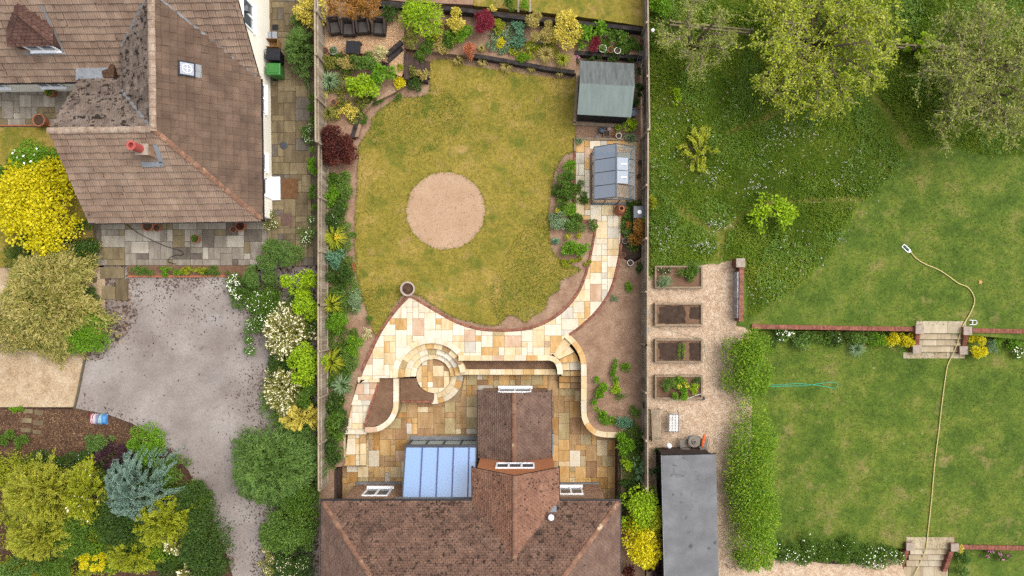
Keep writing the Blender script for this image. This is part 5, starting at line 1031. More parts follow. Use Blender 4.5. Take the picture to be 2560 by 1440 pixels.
# bench
p = W(1641, 1062, .42); t = thing('slatted_bench', 'long pale slatted wooden bench against the fence', 'bench', (p.x, p.y, -.04)); ORG[t.name] = Vector((0, 0, 0))
for i in range(8): MB().box(-.25+i*.062, -.25+i*.062+.046, -.8, .8, .4, .43).obj('slat', M['fencecap'], t)
for y in (-.72, .72): MB().box(-.25, .25, y-.03, y+.03, .34, .398).obj('bearer', M['fencecap'], t)
for i in range(5): MB().box(-.31, -.285, -.8, .8, .5+i*.08, .56+i*.08).obj('back_slat', M['fencecap'], t)
for y in (-.75, .75):
    MB().box(-.33, -.28, y-.03, y+.03, 0, .92).obj('leg', M['fencecap'], t); MB().box(.2, .25, y-.03, y+.03, 0, .62).obj('leg', M['fencecap'], t); MB().box(-.28, .25, y-.03, y+.03, .62, .66).obj('armrest', M['fencecap'], t)
t.rotation_euler.z = .035
# mosaic table
p = W(1685, 1058, .6); t = thing('mosaic_table', 'small rectangular metal table with white patterned mosaic top', 'table', (p.x, p.y, -.04)); ORG[t.name] = Vector((0, 0, 0))
MB().box(-.26, .26, -.46, .46, .56, .58).obj('top', M['lead'], t)
for a in ((-.26, .26, -.46, -.43), (-.26, .26, .43, .46), (-.26, -.235, -.43, .43), (.235, .26, -.43, .43)): MB().box(*a, .582, .6).obj('rim', M['grey'], t)
for i in range(3):
    for j in range(6):
        cx, cy = -.155+i*.155, -.36+j*.144
        for k in range(4):
            an = k*math.pi/2+((i+j) % 2)*math.pi/4; MB().lathe([(.04, .582), (.04, .59)], (cx+.042*math.cos(an), cy+.042*math.sin(an), 0), 6).obj('tile', M['whitepot'], t)
for sx in (-1, 1):
    for sy in (-1, 1): MB().tube([(sx*.24, sy*.42, .56), (sx*.28, sy*.48, .3), (sx*.3, sy*.56, 0)], .014, 6).obj('leg', M['black'], t)
t.rotation_euler.z = -.02
# bistro set
def bistro_chair(label, px_, py_, rz):
    p = W(px_, py_, .5); t = thing('bistro_chair', label, 'chair', (p.x, p.y, -.04)); ORG[t.name] = Vector((0, 0, 0))
    MB().box(-.21, .21, -.2, .2, .42, .45).obj('seat', M['greypot'], t, bevel=.015); MB().hexa([(-.2, -.22, .5), (.2, -.22, .5), (.2, -.2, .5), (-.2, -.2, .5)], [(-.2, -.32, .88), (.2, -.32, .88), (.2, -.3, .88), (-.2, -.3, .88)]).obj('backrest', M['greypot'], t)
    for sx in (-1, 1):
        MB().tube([(sx*.2, -.22, .45), (sx*.21, -.34, .92)], .014, 6).obj('back_post', M['grey'], t)
        for y in (-.2, .2): MB().tube([(sx*.19, y*.95, .42), (sx*.21, y*1.15, 0)], .014, 6).obj('leg', M['grey'], t)
        MB().tube([(sx*.23, -.25, .62), (sx*.25, .18, .63), (sx*.22, .2, .42)], .013, 6).obj('armrest', M['grey'], t)
    t.rotation_euler.z = rz; return t
M['greybrown'] = flat('faded_taupe', C(142, 132, 120), .7); M['greypot2'] = M['greypot']; M['greypot'] = M['greybrown']
bistro_chair('taupe garden chair at the bench side of round table', 1711, 1110, .12); bistro_chair('taupe garden chair beneath the orange folded parasol', 1760, 1108, -.2)
p = W(1736, 1104, .7); t = thing('round_table', 'round taupe bistro table between two garden chairs', 'table', (p.x, p.y, -.04))
MB().lathe([(.0, .68), (.3, .68), (.31, .7), (.3, .72), (.14, .72), (.13, .78), (.05, .82), (.05, .72), (0, .72)], (p.x, p.y, -.04), 24).obj('top', M['greybrown'], t); MB().lathe([(.2, 0), (.18, .03), (.03, .05), (.03, .68)], (p.x, p.y, -.04), 14).obj('pedestal', M['grey'], t)
M['greypot'] = M['greypot2']
p = W(1761, 1103, .8); t = thing('folded_parasol', 'folded orange parasol lying on a garden chair', 'parasol', (p.x, p.y, .41)); MB().tube([(p.x-.06, p.y-.34, .5), (p.x-.02, p.y-.1, .55), (p.x+.06, p.y+.3, .6)], [.05, .09, .06], 10).obj('canopy', flat('orange_cloth', C(240, 110, 40), .7), t); MB().tube([(p.x-.06, p.y-.34, .5), (p.x-.09, p.y-.5, .48)], .02, 6).obj('pole', M['black'], t)
p = W(1675, 1117, 1.0); t = thing('white_planter', 'small white lantern on dark bracket at long shed front', 'lantern', (p.x, p.y, .4)); MB().lathe([(.08, .5), (.13, .55), (.13, .8), (.06, .88), (0, .88)], (p.x, p.y, 0), 12).obj('shade', M['white'], t); MB().bar((p.x, p.y, .55), (p.x, p.y-.3, .55), .03).obj('bracket', M['black'], t)
t.name = 'wall_lantern'
# metal frames on the shingle near the hedge end
p = W(1828, 1408, .3); t = thing('metal_frame', 'bent dark metal frame lying on shingle by hedge', 'frame', (p.x, p.y, -.04)); MB().tube([W(1815, 1410, .05), W(1824, 1422, .05), W(1835, 1416, .1), W(1845, 1428, .05)], .018, 6).obj('tube', M['dkgrey'], t); MB().tube([W(1828, 1402, .05), W(1836, 1388, .1), W(1844, 1396, .05)], .015, 6).obj('tube', M['dkgrey'], t)
# brick walls, pillars and steps
def brick_run(t, p, q, w, z0, z1, cope=True, bl=.075):
    p, q = Vector((p[0], p[1], 0)), Vector((q[0], q[1], 0)); L = (q-p).length; d = (q-p)/L; n = Vector((-d.y, d.x, 0)); k = int(L/bl); m = MB()
    for i in range(k):
        a, b = p+d*(L*i/k+.005), p+d*(L*(i+1)/k-.005); h = z1+rnd.uniform(-.004, .004); o = Vector((0, 0, 1))
        m.hexa([a-n*w/2+o*(z1-.1), b-n*w/2+o*(z1-.1), b+n*w/2+o*(z1-.1), a+n*w/2+o*(z1-.1)], [a-n*w/2+o*h, b-n*w/2+o*h, b+n*w/2+o*h, a+n*w/2+o*h])
    tag(m.obj('brick_coping', M['brick'], t), kind='stuff')
    o = Vector((0, 0, 1)); w2 = w/2-.015
    MB().hexa([p-n*w2+o*z0, q-n*w2+o*z0, q+n*w2+o*z0, p+n*w2+o*z0], [p-n*w2+o*(z1-.012), q-n*w2+o*(z1-.012), q+n*w2+o*(z1-.012), p+n*w2+o*(z1-.012)]).obj('wall_core', M['wallmortar'], t)
    m = MB(); r = 0
    for zc in np.arange(z0, z1-.16, .075):
        for s in (-1, 1):
            x = -(r % 2)*.11
            while x < L:
                a, b = max(0, x+.005), min(L, x+.22); x += .225
                if b-a < .03: continue
                u0, u1 = p+d*a+n*s*w2, p+d*b+n*s*w2; m.hexa([u0+o*zc, u1+o*zc, u1+n*s*.012+o*zc, u0+n*s*.012+o*zc], [u0+o*(zc+.065), u1+o*(zc+.065), u1+n*s*.012+o*(zc+.065), u0+n*s*.012+o*(zc+.065)])
        r += 1
    tag(m.obj('brickwork', M['brick'], t), kind='stuff')
def pillar(t, px_, py_, w, z0, z1):
    p = W(px_, py_, z1)
    MB().box(p.x-w/2+.03, p.x+w/2-.03, p.y-w/2+.03, p.y+w/2-.03, z0, z1-.07).obj('pillar', M['brick'], t, org=(p.x, p.y, z0)); MB().box(p.x-w/2, p.x+w/2, p.y-w/2, p.y+w/2, z1-.07, z1).obj('pillar_cap', M['cap'], t, org=(p.x, p.y, z1), bevel=.01)
t = thing('brick_wall', 'brick wall with flaking whitewash beside the shingle path', 'wall', W(1852, 730, -.04)); a, b = W(1855, 668, .7), W(1853, 803, .7)
brick_run(t, (a.x, a.y), (b.x, b.y), .24, -.04, .7); pillar(t, 1852, 657, .46, -.04, .85); 
pa, pb = W(1843, 680, .3), W(1841, 795, .3); MB().box(a.x-.22, a.x-.13, pb.y, pa.y, -.04, .62).obj('whitewashed_face', M['whitewash'], t)
t = thing('brick_wall', 'long red brick wall between upper and lower green lawns', 'wall', W(2080, 824, -.6)); a, b = W(1880, 816, .12), W(2288, 823, .12); brick_run(t, (a.x, a.y), (b.x, b.y), .23, -.65, .12)
t = thing('brick_wall', 'red brick wall on the far side of the upper steps', 'wall', W(2500, 828, -.6)); a, b = W(2432, 826, .12), W(2720, 832, .12); brick_run(t, (a.x, a.y), (b.x, b.y), .23, -.65, .12)
t = thing('brick_wall', 'brown brick wall above pink flowers beside lower steps', 'wall', W(2480, 1370, -1.1)); a, b = W(2400, 1368, -.5), W(2720, 1373, -.5); brick_run(t, (a.x, a.y), (b.x, b.y), .23, -1.15, -.5)
def steps(label, rows, pillars, cheeks, base):
    t = thing('garden_steps', label, 'steps', base)
    for y0, y1, x0, x1, z in rows:
        n = max(2, round((x1-x0)/32)); off = rnd.uniform(.2, .8)
        xs = [x0]+[x0+(x1-x0)*(i+off)/n for i in range(n)]+[x1]
        for i in range(len(xs)-1):
            if xs[i+1]-xs[i] > 4: P = WP([(xs[i]+.2, y0), (xs[i+1]-.2, y0), (xs[i+1]-.2, y1), (xs[i]+.2, y1)], z); MB().prism(P, z-.25, z+rnd.uniform(-.003, .003)).obj('slab', STEP[rnd.choice('ab')], t)
    for q in pillars: pillar(t, *q)
    for (a, b, z0), (c, d, z1) in cheeks:
        p, q = W(a, b, z0), W(c, d, z1); n = 12; m = MB()
        for i in range(n):
            u, v = p+(q-p)*(i/n+.008), p+(q-p)*((i+1)/n-.008); m.hexa([(u.x-.11, u.y, -1.6), (u.x+.11, u.y, -1.6), (v.x+.11, v.y, -1.6), (v.x-.11, v.y, -1.6)], [(u.x-.11, u.y, u.z), (u.x+.11, u.y, u.z), (v.x+.11, v.y, v.z), (v.x-.11, v.y, v.z)])
        tag(m.obj('brick_cheek', M['brick'], t), kind='stuff')
    return t
steps('pale stone steps between brick pillars joining the two green lawns', [(803, 833, 2291, 2416, .02), (834, 848, 2298, 2404, -.12), (849, 864, 2298, 2402, -.27), (865, 880, 2300, 2400, -.42), (881, 896, 2258, 2412, -.57)], [(2300, 824, .44, -.65, .3), (2420, 827, .44, -.65, .3), (2293, 873, .44, -.65, -.2), (2410, 876, .44, -.65, -.2)], [((2296, 834, .2), (2292, 866, -.25)), ((2416, 836, .2), (2411, 866, -.25))], W(2350, 850, -.6))
steps('pale stone steps leaving the lower lawn beside pink flowers', [(1343, 1372, 2266, 2386, -.58), (1373, 1386, 2276, 2372, -.72), (1387, 1400, 2272, 2368, -.86), (1401, 1416, 2266, 2362, -1.0), (1417, 1450, 2258, 2370, -1.08)], [(2276, 1367, .42, -1.2, -.3), (2388, 1369, .42, -1.2, -.3)], [((2268, 1378, -.4), (2252, 1428, -.85)), ((2380, 1380, -.4), (2362, 1430, -.85))], W(2320, 1400, -1.1))
# hose, sprinkler and oddments on the lawn
def hz(y): return 0 if y < 833 else (-.6 if y > 896 else 0-.6*(y-833)/63)
pts = [(2276, 630), (2290, 646), (2312, 660), (2345, 674), (2370, 690), (2395, 708), (2418, 718), (2432, 736), (2435, 757), (2424, 785), (2406, 815), (2398, 840), (2388, 870), (2376, 896), (2368, 915), (2362, 950), (2354, 1010), (2346, 1080), (2336, 1160), (2328, 1250), (2318, 1342), (2314, 1370), (2300, 1405), (2284, 1440), (2270, 1475)]
P3 = []
for a, b in pts:
    z = .03 if b < 836 else -.08 if b < 850 else -.23 if b < 866 else -.38 if b < 882 else -.54 if b < 900 else -.57 if b < 1374 else -.7 if b < 1390 else -1.0
    q = W(a, b, z); P3.append((q.x, q.y, z+.02))
tag(MB().tube(smooth_pts(P3, 6), .03, 6).obj('garden_hose', flat('yellow_hose', C(226, 206, 130), .5), smooth=True), 'long pale yellow hose snaking over the lawn and both steps', 'hose')
p = W(2266, 621, .05); t = thing('sprinkler', 'rectangular oscillating lawn sprinkler at the yellow hose end', 'sprinkler', (p.x, p.y, .0)); ORG[t.name] = Vector((0, 0, 0))
for a, b in (((-.22, -.09), (.22, -.09)), ((-.22, .09), (.22, .09)), ((-.22, -.09), (-.22, .09)), ((.22, -.09), (.22, .09))): MB().tube([(a[0], a[1], .03), (b[0], b[1], .03)], .02, 6).obj('frame_bar', M['white'], t)
MB().tube([(-.2, 0, .07), (0, 0, .1), (.2, 0, .07)], .025, 8).obj('spray_bar', flat('teal_plastic', C(70, 120, 120), .4), t); MB().box(.16, .28, -.05, .05, .0, .09).obj('motor', M['white'], t)
t.rotation_euler.z = -.75
hose('green_hose', 'thin turquoise hose loop on the lower lawn by hedge', [(1918, 962), (1950, 962), (1990, 959), (2030, 962), (2060, 966), (2085, 970), (2094, 963), (2086, 956), (2060, 957), (2035, 961), (2010, 964), (1980, 965), (1950, 966), (1918, 967)], .02, flat('turquoise_hose', C(60, 186, 140), .5), -.6)
hose('thin_hose', 'very thin pale green hose trailing over the shingle by beds', [(1640, 818), (1680, 828), (1730, 842), (1757, 850), (1764, 890), (1780, 920), (1802, 925)], .009, flat('pale_green_hose', C(130, 168, 130), .5), -.04)
p = W(2432, 806, .05); t = thing('boot_scraper', 'small white metal boot scraper on grass by upper steps', 'boot scraper', (p.x, p.y, 0)); ORG[t.name] = Vector((0, 0, 0))
for y in (-.12, .12): MB().tube([(-.16, y, .03), (.16, y*.9, .08), (.18, y*.5, .1)], .014, 6).obj('rail', M['white'], t)
MB().tube([(-.02, -.12, .05), (-.02, .12, .05)], .014, 6).obj('bar', M['white'], t); MB().tube([(.18, -.06, .1), (.18, .06, .1)], .014, 6).obj('bar', M['white'], t); MB().box(-.08, .06, -.05, .05, 0, .06).obj('brush', M['grey'], t)
p = W(2452, 705, .05); m = MB(); pl = []
for i in range(22): a = 2*math.pi*i/22; r = .1*(1+.5*math.cos(5*a)); pl.append((p.x+r*math.cos(a)*.8, p.y+r*math.sin(a)))
tag(MB().prism(pl, .01, .035).obj('fallen_leaf', flat('orange_leaf', C(226, 168, 96), .7)), 'single large orange fallen leaf on the upper lawn', 'leaf')
# rail fence in the meadow
def rail_fence(label, pts):
    t = thing('rail_fence', label, 'fence', W(*pts[0], 0)); P = [W(a, b, .9) for a, b in pts]
    for a, b in zip(P[:-1], P[1:]):
        for z in (.85, .45): MB().bar((a.x, a.y, z), (b.x, b.y, z), .07, .09).obj('rail', M['timber'], t)
    for q in P: MB().box(q.x-.05, q.x+.05, q.y-.05, q.y+.05, -.02, 1.0).obj('post', M['timber'], t)
rail_fence('grey timber rail fence under the bare tree in the meadow', [(1676, 53), (1760, 62), (1880, 74)]); rail_fence('thin timber rail fence between the two large meadow trees', [(2225, 108), (2300, 114), (2372, 121)])
# plank wall of the patio, far left, and drain channel
t = thing('sleeper_wall', 'dark timber retaining wall beside the sunken patio end', 'retaining wall', W(840, 1210, ZP)); 
for i in range(5): MB().box(W(838, 1200, -.5).x, W(846, 1200, -.5).x, W(840, 1300, -.5).y, W(840, 1170, -.5).y, ZP+i*.24, ZP+i*.24+.235).obj('sleeper', M['deckdark'], t)
t = thing('timber_edge', 'brown timber retaining edge beside the patio and green border', 'retaining wall', W(1545, 1160, ZP)); 
for i in range(5): MB().box(W(1541, 1160, -.7).x, W(1549, 1160, -.7).x, W(1545, 1300, -.7).y, W(1545, 1098, -.7).y, ZP+i*.25, ZP+i*.25+.245).obj('sleeper', M['deckdark'], t)
hose('yellow_hose', 'thin yellow hose along the wall below the window between gable and shrubs', [(1428, 1202), (1436, 1198), (1470, 1197), (1496, 1198), (1504, 1206), (1507, 1214)], .013, flat('yellow_cable', C(214, 190, 90), .5), ZP)

for i, (a, b) in enumerate(((1297, 1296), (1327, 1325))):
    t = thing('brick_strip', ['pale brick strip between the dark round shrub and bright dome', 'pale brick strip between bright dome and upper lawn'][i], 'brick edging', W(a, 10, .85)); strip(t, WP([(a, -40), (b, 30)], .88), .1, .885, .08, {'b': M['cap']}, [('b', 1)], .22, 'brick')
# ---------------------------------------------------------------- vegetation
def LF(name, base, hi=None, lo=None, trans=.38, clump=1.6):
    r, g, b = base; k = 1.62
    lo = lo or (r*.7, g*.76, b*.68); hi = hi or (min(255, r*1.18+10), min(255, g*1.14+8), min(255, b*1.15))
    return leaf(name, [C(*lo, k), C(*base, k), C(*base, k), C(*hi, k)], trans, clump=clump)
L_ = {
 'green': LF('leaf_green', (94, 126, 42)), 'dark': LF('leaf_dark', (72, 100, 38)), 'mid': LF('leaf_mid', (106, 138, 56)), 'bright': LF('leaf_bright', (114, 158, 36)), 'olive': LF('leaf_olive', (140, 142, 62)),
 'feather': LF('leaf_feather', (104, 136, 62)), 'lime': LF('leaf_lime', (158, 190, 34)), 'gold': LF('leaf_gold', (226, 212, 22), (250, 236, 60), (164, 168, 20)), 'yellow': LF('leaf_yellow', (226, 206, 84), (244, 230, 130), (150, 156, 50)),
 'yg': LF('leaf_yellow_green', (160, 168, 40)), 'blue': LF('leaf_blue', (128, 156, 138), (164, 188, 168), (70, 100, 84)), 'burg': LF('leaf_burgundy', (92, 44, 36), (136, 70, 50), (46, 22, 22)), 'purple': LF('leaf_purple', (74, 48, 56), (98, 66, 72), (40, 28, 34)),
 'red': LF('leaf_red', (146, 46, 62), (178, 84, 96), (92, 24, 36)), 'bronze': LF('leaf_bronze', (166, 118, 52), (196, 146, 70), (112, 88, 34)), 'sage': LF('leaf_sage', (134, 160, 116)), 'cream': LF('leaf_cream', (206, 196, 134), (238, 228, 184), (120, 134, 64)),
 'straw': LF('leaf_straw', (186, 168, 92), (214, 198, 130), (128, 128, 56)), 'bamboo': LF('leaf_bamboo', (172, 164, 84), (224, 202, 136), (76, 106, 34)), 'coral': LF('leaf_coral', (196, 120, 84), (226, 150, 110), (104, 112, 48)), 'hedge': LF('leaf_hedge', (122, 160, 36), (184, 202, 56), (52, 92, 22), clump=2.4),
 'twigtree': LF('leaf_twig', (150, 160, 64), (190, 192, 100), (100, 124, 38)), 'goldtree': LF('leaf_goldtree', (170, 182, 48), (208, 212, 80), (112, 136, 32)), 'meadow': LF('blade_meadow', (130, 156, 48), (178, 182, 78), (84, 120, 32), clump=.9), 'meadow2': LF('blade_rank', (108, 138, 42), (146, 164, 62), (70, 102, 28), clump=.9), 'hosta': LF('leaf_hosta', (120, 160, 110), (206, 216, 160), (84, 128, 84)),
 'conif': LF('leaf_gold_conifer', (168, 170, 50), (212, 204, 80), (92, 112, 30)), 'olivecon': LF('leaf_olive_conifer', (128, 138, 48), (158, 164, 66), (74, 92, 28)), 'bluish': LF('leaf_bluegreen', (108, 152, 118)),
 'weed': LF('leaf_weed', (104, 138, 44), (146, 166, 68), (62, 98, 28), clump=.8), 'dry': LF('blade_dry', (150, 132, 54), (178, 156, 84), (104, 108, 32), clump=.9), 'lawnblade': LF('blade_lawn', (98, 120, 38), (126, 140, 58), (64, 94, 22), clump=.9)}
M['bark'] = surf('bark', _g((.3, (92, 78, 62)), (.7, (140, 124, 104))), 6, .3, 30, bump=.01); M['twig'] = surf('pale_twig', _g((.3, (150, 136, 108)), (.7, (190, 176, 146))), 6, .2, 30, bump=0)
FL = {'white': flat('petal_white', C(255, 252, 236, 1.7), .6), 'yellow': flat('petal_yellow', C(250, 214, 40), .6), 'pink': flat('petal_pink', C(232, 120, 190), .6), 'creamf': flat('petal_cream', C(248, 236, 200, 1.5), .6), 'lilac': flat('petal_lilac', C(196, 190, 226), .6), 'orange': flat('petal_orange', C(240, 180, 50), .6)}
def unit(v): return v/np.maximum(1e-9, np.linalg.norm(v, axis=1, keepdims=True))
def leafquads(P, D, N, L, Wd, fold=.15):
    s = unit(np.cross(D, N)); n2 = unit(np.cross(s, D)); L = L[:, None]; Wd = Wd[:, None]
    return np.stack([P, P+D*L*.5+s*Wd*.5+n2*fold*Wd, P+D*L, P+D*L*.5-s*Wd*.5+n2*fold*Wd], 1).reshape(-1, 3)
def rs(n): return nrg.normal(size=(n, 3))
def mkleaf(name, P, D, N, L, Wd, mat, parent, org, var=.48):
    n = len(P); Ls = L*nrg.uniform(1-var, 1+var, n); Ws = Wd*nrg.uniform(1-var, 1+var, n)
    V = leafquads(P, unit(D), unit(N), Ls, Ws); V[:, 2] = np.maximum(V[:, 2], org[2]+.005)
    me = npmesh(name, V-np.array(org), 4); return link(name, me, mat, parent, org)
def lumps_of(RX, RY, h, k=None, lr=.3):
    n = k or int(np.clip(RX*RY*13, 9, 80)); r = np.sqrt(nrg.uniform(0, 1, n)); a = nrg.uniform(0, 2*np.pi, n)
    rl = (lr*1.15*min(RX, RY)*nrg.uniform(.55, 1.3, n)); rl = np.minimum(rl, h*.7); rl = np.maximum(rl, .05)
    x, y = np.maximum(.02, RX-rl*.85)*r*np.cos(a), np.maximum(.02, RY-rl*.85)*r*np.sin(a); z = h*(.25+.62*np.sqrt(np.maximum(0, 1-r*r))*nrg.uniform(.7, 1.05, n)); z = np.minimum(z, h-rl*.8)
    return np.stack([x, y, np.maximum(z, rl*.4)], 1), rl
def bush(name, label, px_, py_, rx, ry, h, mat, z=-.03, L=.1, Wd=.06, dens=1.0, fl=None, trunk=False, cat='shrub', group=None, zc=.55, k=None, lr=.3):
    c = W(px_, py_, z+h*zc); f = (H-z-h*zc)/H/S; RX, RY = rx*f*1.14, ry*f*1.14; org = (c.x, c.y, z)
    lc, rl = lumps_of(RX, RY, h, k, lr); A = math.pi*RX*RY
    n = int(np.clip(dens*A*2.6/(L*Wd*.5), 40, 60000)); w = rl**2; idx = nrg.choice(len(rl), n, p=w/w.sum())
    d = unit(rs(n)); d[:, 2] = np.where(d[:, 2] < -.2, -d[:, 2], d[:, 2])
    P = lc[idx]+d*(rl[idx]*nrg.uniform(.55, 1.1, n)**.7)[:, None]+np.array(org)
    N = d+np.array([0, 0, .9])+rs(n)*.5; D = d*.8+rs(n)*.6
    root = mkleaf(name, P, D, N, L, Wd, L_[mat], None, org)
    tag(root, label, cat, group)
    if trunk:
        m = MB()
        for i in range(5):
            q = lc[nrg.integers(len(rl))]; m.tube([(c.x+q[0]*.1, c.y+q[1]*.1, z), (c.x+q[0]*.4, c.y+q[1]*.4, z+q[2]*.55), (c.x+q[0]*.9, c.y+q[1]*.9, z+q[2]*.95)], [.05, .035, .015], 6)
        m.obj('stem', M['bark'], root)
    if fl:
        kind, cnt, size = fl[:3]; idx = nrg.choice(len(rl), cnt, p=w/w.sum()); d = unit(rs(cnt)); d[:, 2] = np.abs(d[:, 2])+.25; d = unit(d)
        Pf = lc[idx]+d*(rl[idx]*1.06)[:, None]+np.array(org); V = []
        for j in range(3):
            a = nrg.uniform(0, 6.28, cnt); D2 = np.stack([np.cos(a), np.sin(a), .15+0*a], 1); V.append(leafquads(Pf-D2*size*.5+np.array([0, 0, .02]), D2, np.tile([0, 0, 1.], (cnt, 1)), np.full(cnt, size), np.full(cnt, size*.7), 0))
        tag(link('flowers', npmesh('flowers', np.concatenate(V)-np.array(org), 4), FL[kind], root, org), kind='stuff')
    return root
def tuft(name, label, px_, py_, r, h, mat, z=-.03, n=120, w=.025, fl=None, cat='grass plant', group=None):
    c = W(px_, py_, z+h*.4); R = r*(H-z)/H/S; a = nrg.uniform(0, 2*np.pi, n); ln = R*nrg.uniform(.5, 1.08, n); hh = h*nrg.uniform(.6, 1.1, n)
    dr = np.stack([np.cos(a), np.sin(a), 0*a], 1); sd = np.stack([-np.sin(a), np.cos(a), 0*a], 1)*w/2; org = np.array((c.x, c.y, z))
    pts = [org+dr*(ln*t)[:, None]*1.0+np.stack([0*a, 0*a, hh*(1-(t*1.35-.72)**2/.52*1.0)], 1)*(1 if t else 0) for t in (0, .35, .7, 1)]
    V = []
    for i in range(3):
        k0, k1 = (1, .95, .7, .1)[i], (1, .95, .7, .1)[i+1]
        V.append(np.stack([pts[i]-sd*k0, pts[i]+sd*k0, pts[i+1]+sd*k1, pts[i+1]-sd*k1], 1))
    V = np.stack(V, 1).reshape(-1, 3); V[:, 2] = np.maximum(V[:, 2], z+.005)
    root = link(name, npmesh(name, V-org, 4), L_[mat], None, org); tag(root, label, cat, group)
    if fl:
        kind, cnt, size, ox, oy = fl; m = MB(); k = size
        for i in range(cnt):
            x, y = c.x+ox+rnd.uniform(-.12, .12), c.y+oy+rnd.uniform(-.12, .12); zz_ = z+h*.8
            for j in range(5): an = j*1.256; m.add([(x, y, zz_), (x+k*math.cos(an-.4), y+k*math.sin(an-.4), zz_+.03), (x+k*1.4*math.cos(an), y+k*1.4*math.sin(an), zz_+.01), (x+k*math.cos(an+.4), y+k*math.sin(an+.4), zz_+.03)], [(0, 1, 2, 3)])
        m.obj('flowers', FL[kind], root)
    return root
def spray(name, label, px_, py_, rx, ry, h, mat, z=-.03, nb=60, L=.12, Wd=.03, per=60, cat='shrub', droop=.25, zc=.6, bias=(0, 0), trunk=True, spread=.5, fl=None):
    """branches fanning out from the middle, each feathered with thin leaves"""
    c = W(px_, py_, z+h*zc); f = (H-z-h*zc)/H/S; RX, RY = rx*f, ry*f; org = np.array((c.x, c.y, z))
    a = nrg.uniform(0, 2*np.pi, nb); ph = nrg.uniform(0, 6.28, 4); r = np.sqrt(nrg.uniform(.02, 1, nb))*(.97+.13*np.sin(2*a+ph[0])+.12*np.sin(3*a+ph[1])+.1*np.sin(5*a+ph[2])+nrg.normal(0, .07, nb)); r = np.clip(r, .05, 1.25); hz_ = h*np.maximum(.22, 1-.66*r*r)*nrg.uniform(.8, 1.05, nb)
    tip = np.stack([RX*r*np.cos(a), RY*r*np.sin(a), hz_], 1); root_ = tip*np.array([spread, spread, .75])*nrg.uniform(.5, 1, (nb, 1)); root_[:, :2] -= np.array(bias)*.5; root_[:, 0] += nrg.normal(0, .13*RX, nb); root_[:, 1] += nrg.normal(0, .13*RY, nb); ctr = (tip+root_)/2+np.array([0, 0, .08*h]); tip[:, 2] -= droop*h*r*.5
    tip[:, :2] += np.array(bias)
    t = nrg.uniform(.05, 1, (nb, per)); b = np.arange(nb)[:, None]
    P = ((1-t)**2)[..., None]*root_[b]+(2*t*(1-t))[..., None]*ctr[b]+(t**2)[..., None]*tip[b]
    T = unit((2*(1-t)[..., None]*(ctr[b]-root_[b])+2*t[..., None]*(tip[b]-ctr[b])).reshape(-1, 3)); P = P.reshape(-1, 3)+org
    n = len(P); side = unit(np.cross(T, np.array([0, 0, 1.])))*np.where(nrg.random(n) < .5, 1, -1)[:, None]
    D = T*.8+side*nrg.uniform(.3, 1, n)[:, None]+rs(n)*.25; N = np.array([0, 0, 1.])+rs(n)*.4
    wob = (1-t.reshape(-1))*.5+.5
    o = mkleaf(name, P+side*(nrg.uniform(0, .05, n)*wob)[:, None], D, N, L, Wd, L_[mat], None, tuple(org), .35); tag(o, label, cat)
    if trunk:
        m = MB()
        for i in range(min(nb, 30)): m.tube([(c.x+root_[i, 0]*.15, c.y+root_[i, 1]*.15, z), tuple(org+root_[i]*np.array([1, 1, .85])), tuple(org+ctr[i]*np.array([1, 1, .97]))], [.05, .025, .01], 5)
        m.obj('stem', M['bark'], o)
    if fl:
        kind, cnt, size = fl; i = nrg.choice(n, cnt); Pf = P[i]+np.array([0, 0, .04]); aa = nrg.uniform(0, 6.28, cnt); D2 = T[i]*.7+np.stack([np.cos(aa), np.sin(aa), .2+0*aa], 1)*.5
        link('flowers', npmesh('flowers', leafquads(Pf, unit(D2), np.tile([0, 0, 1.], (cnt, 1)), np.full(cnt, size*2.2), np.full(cnt, size), 0)-org, 4), FL[kind], o, tuple(org))['kind'] = 'stuff'
    return o
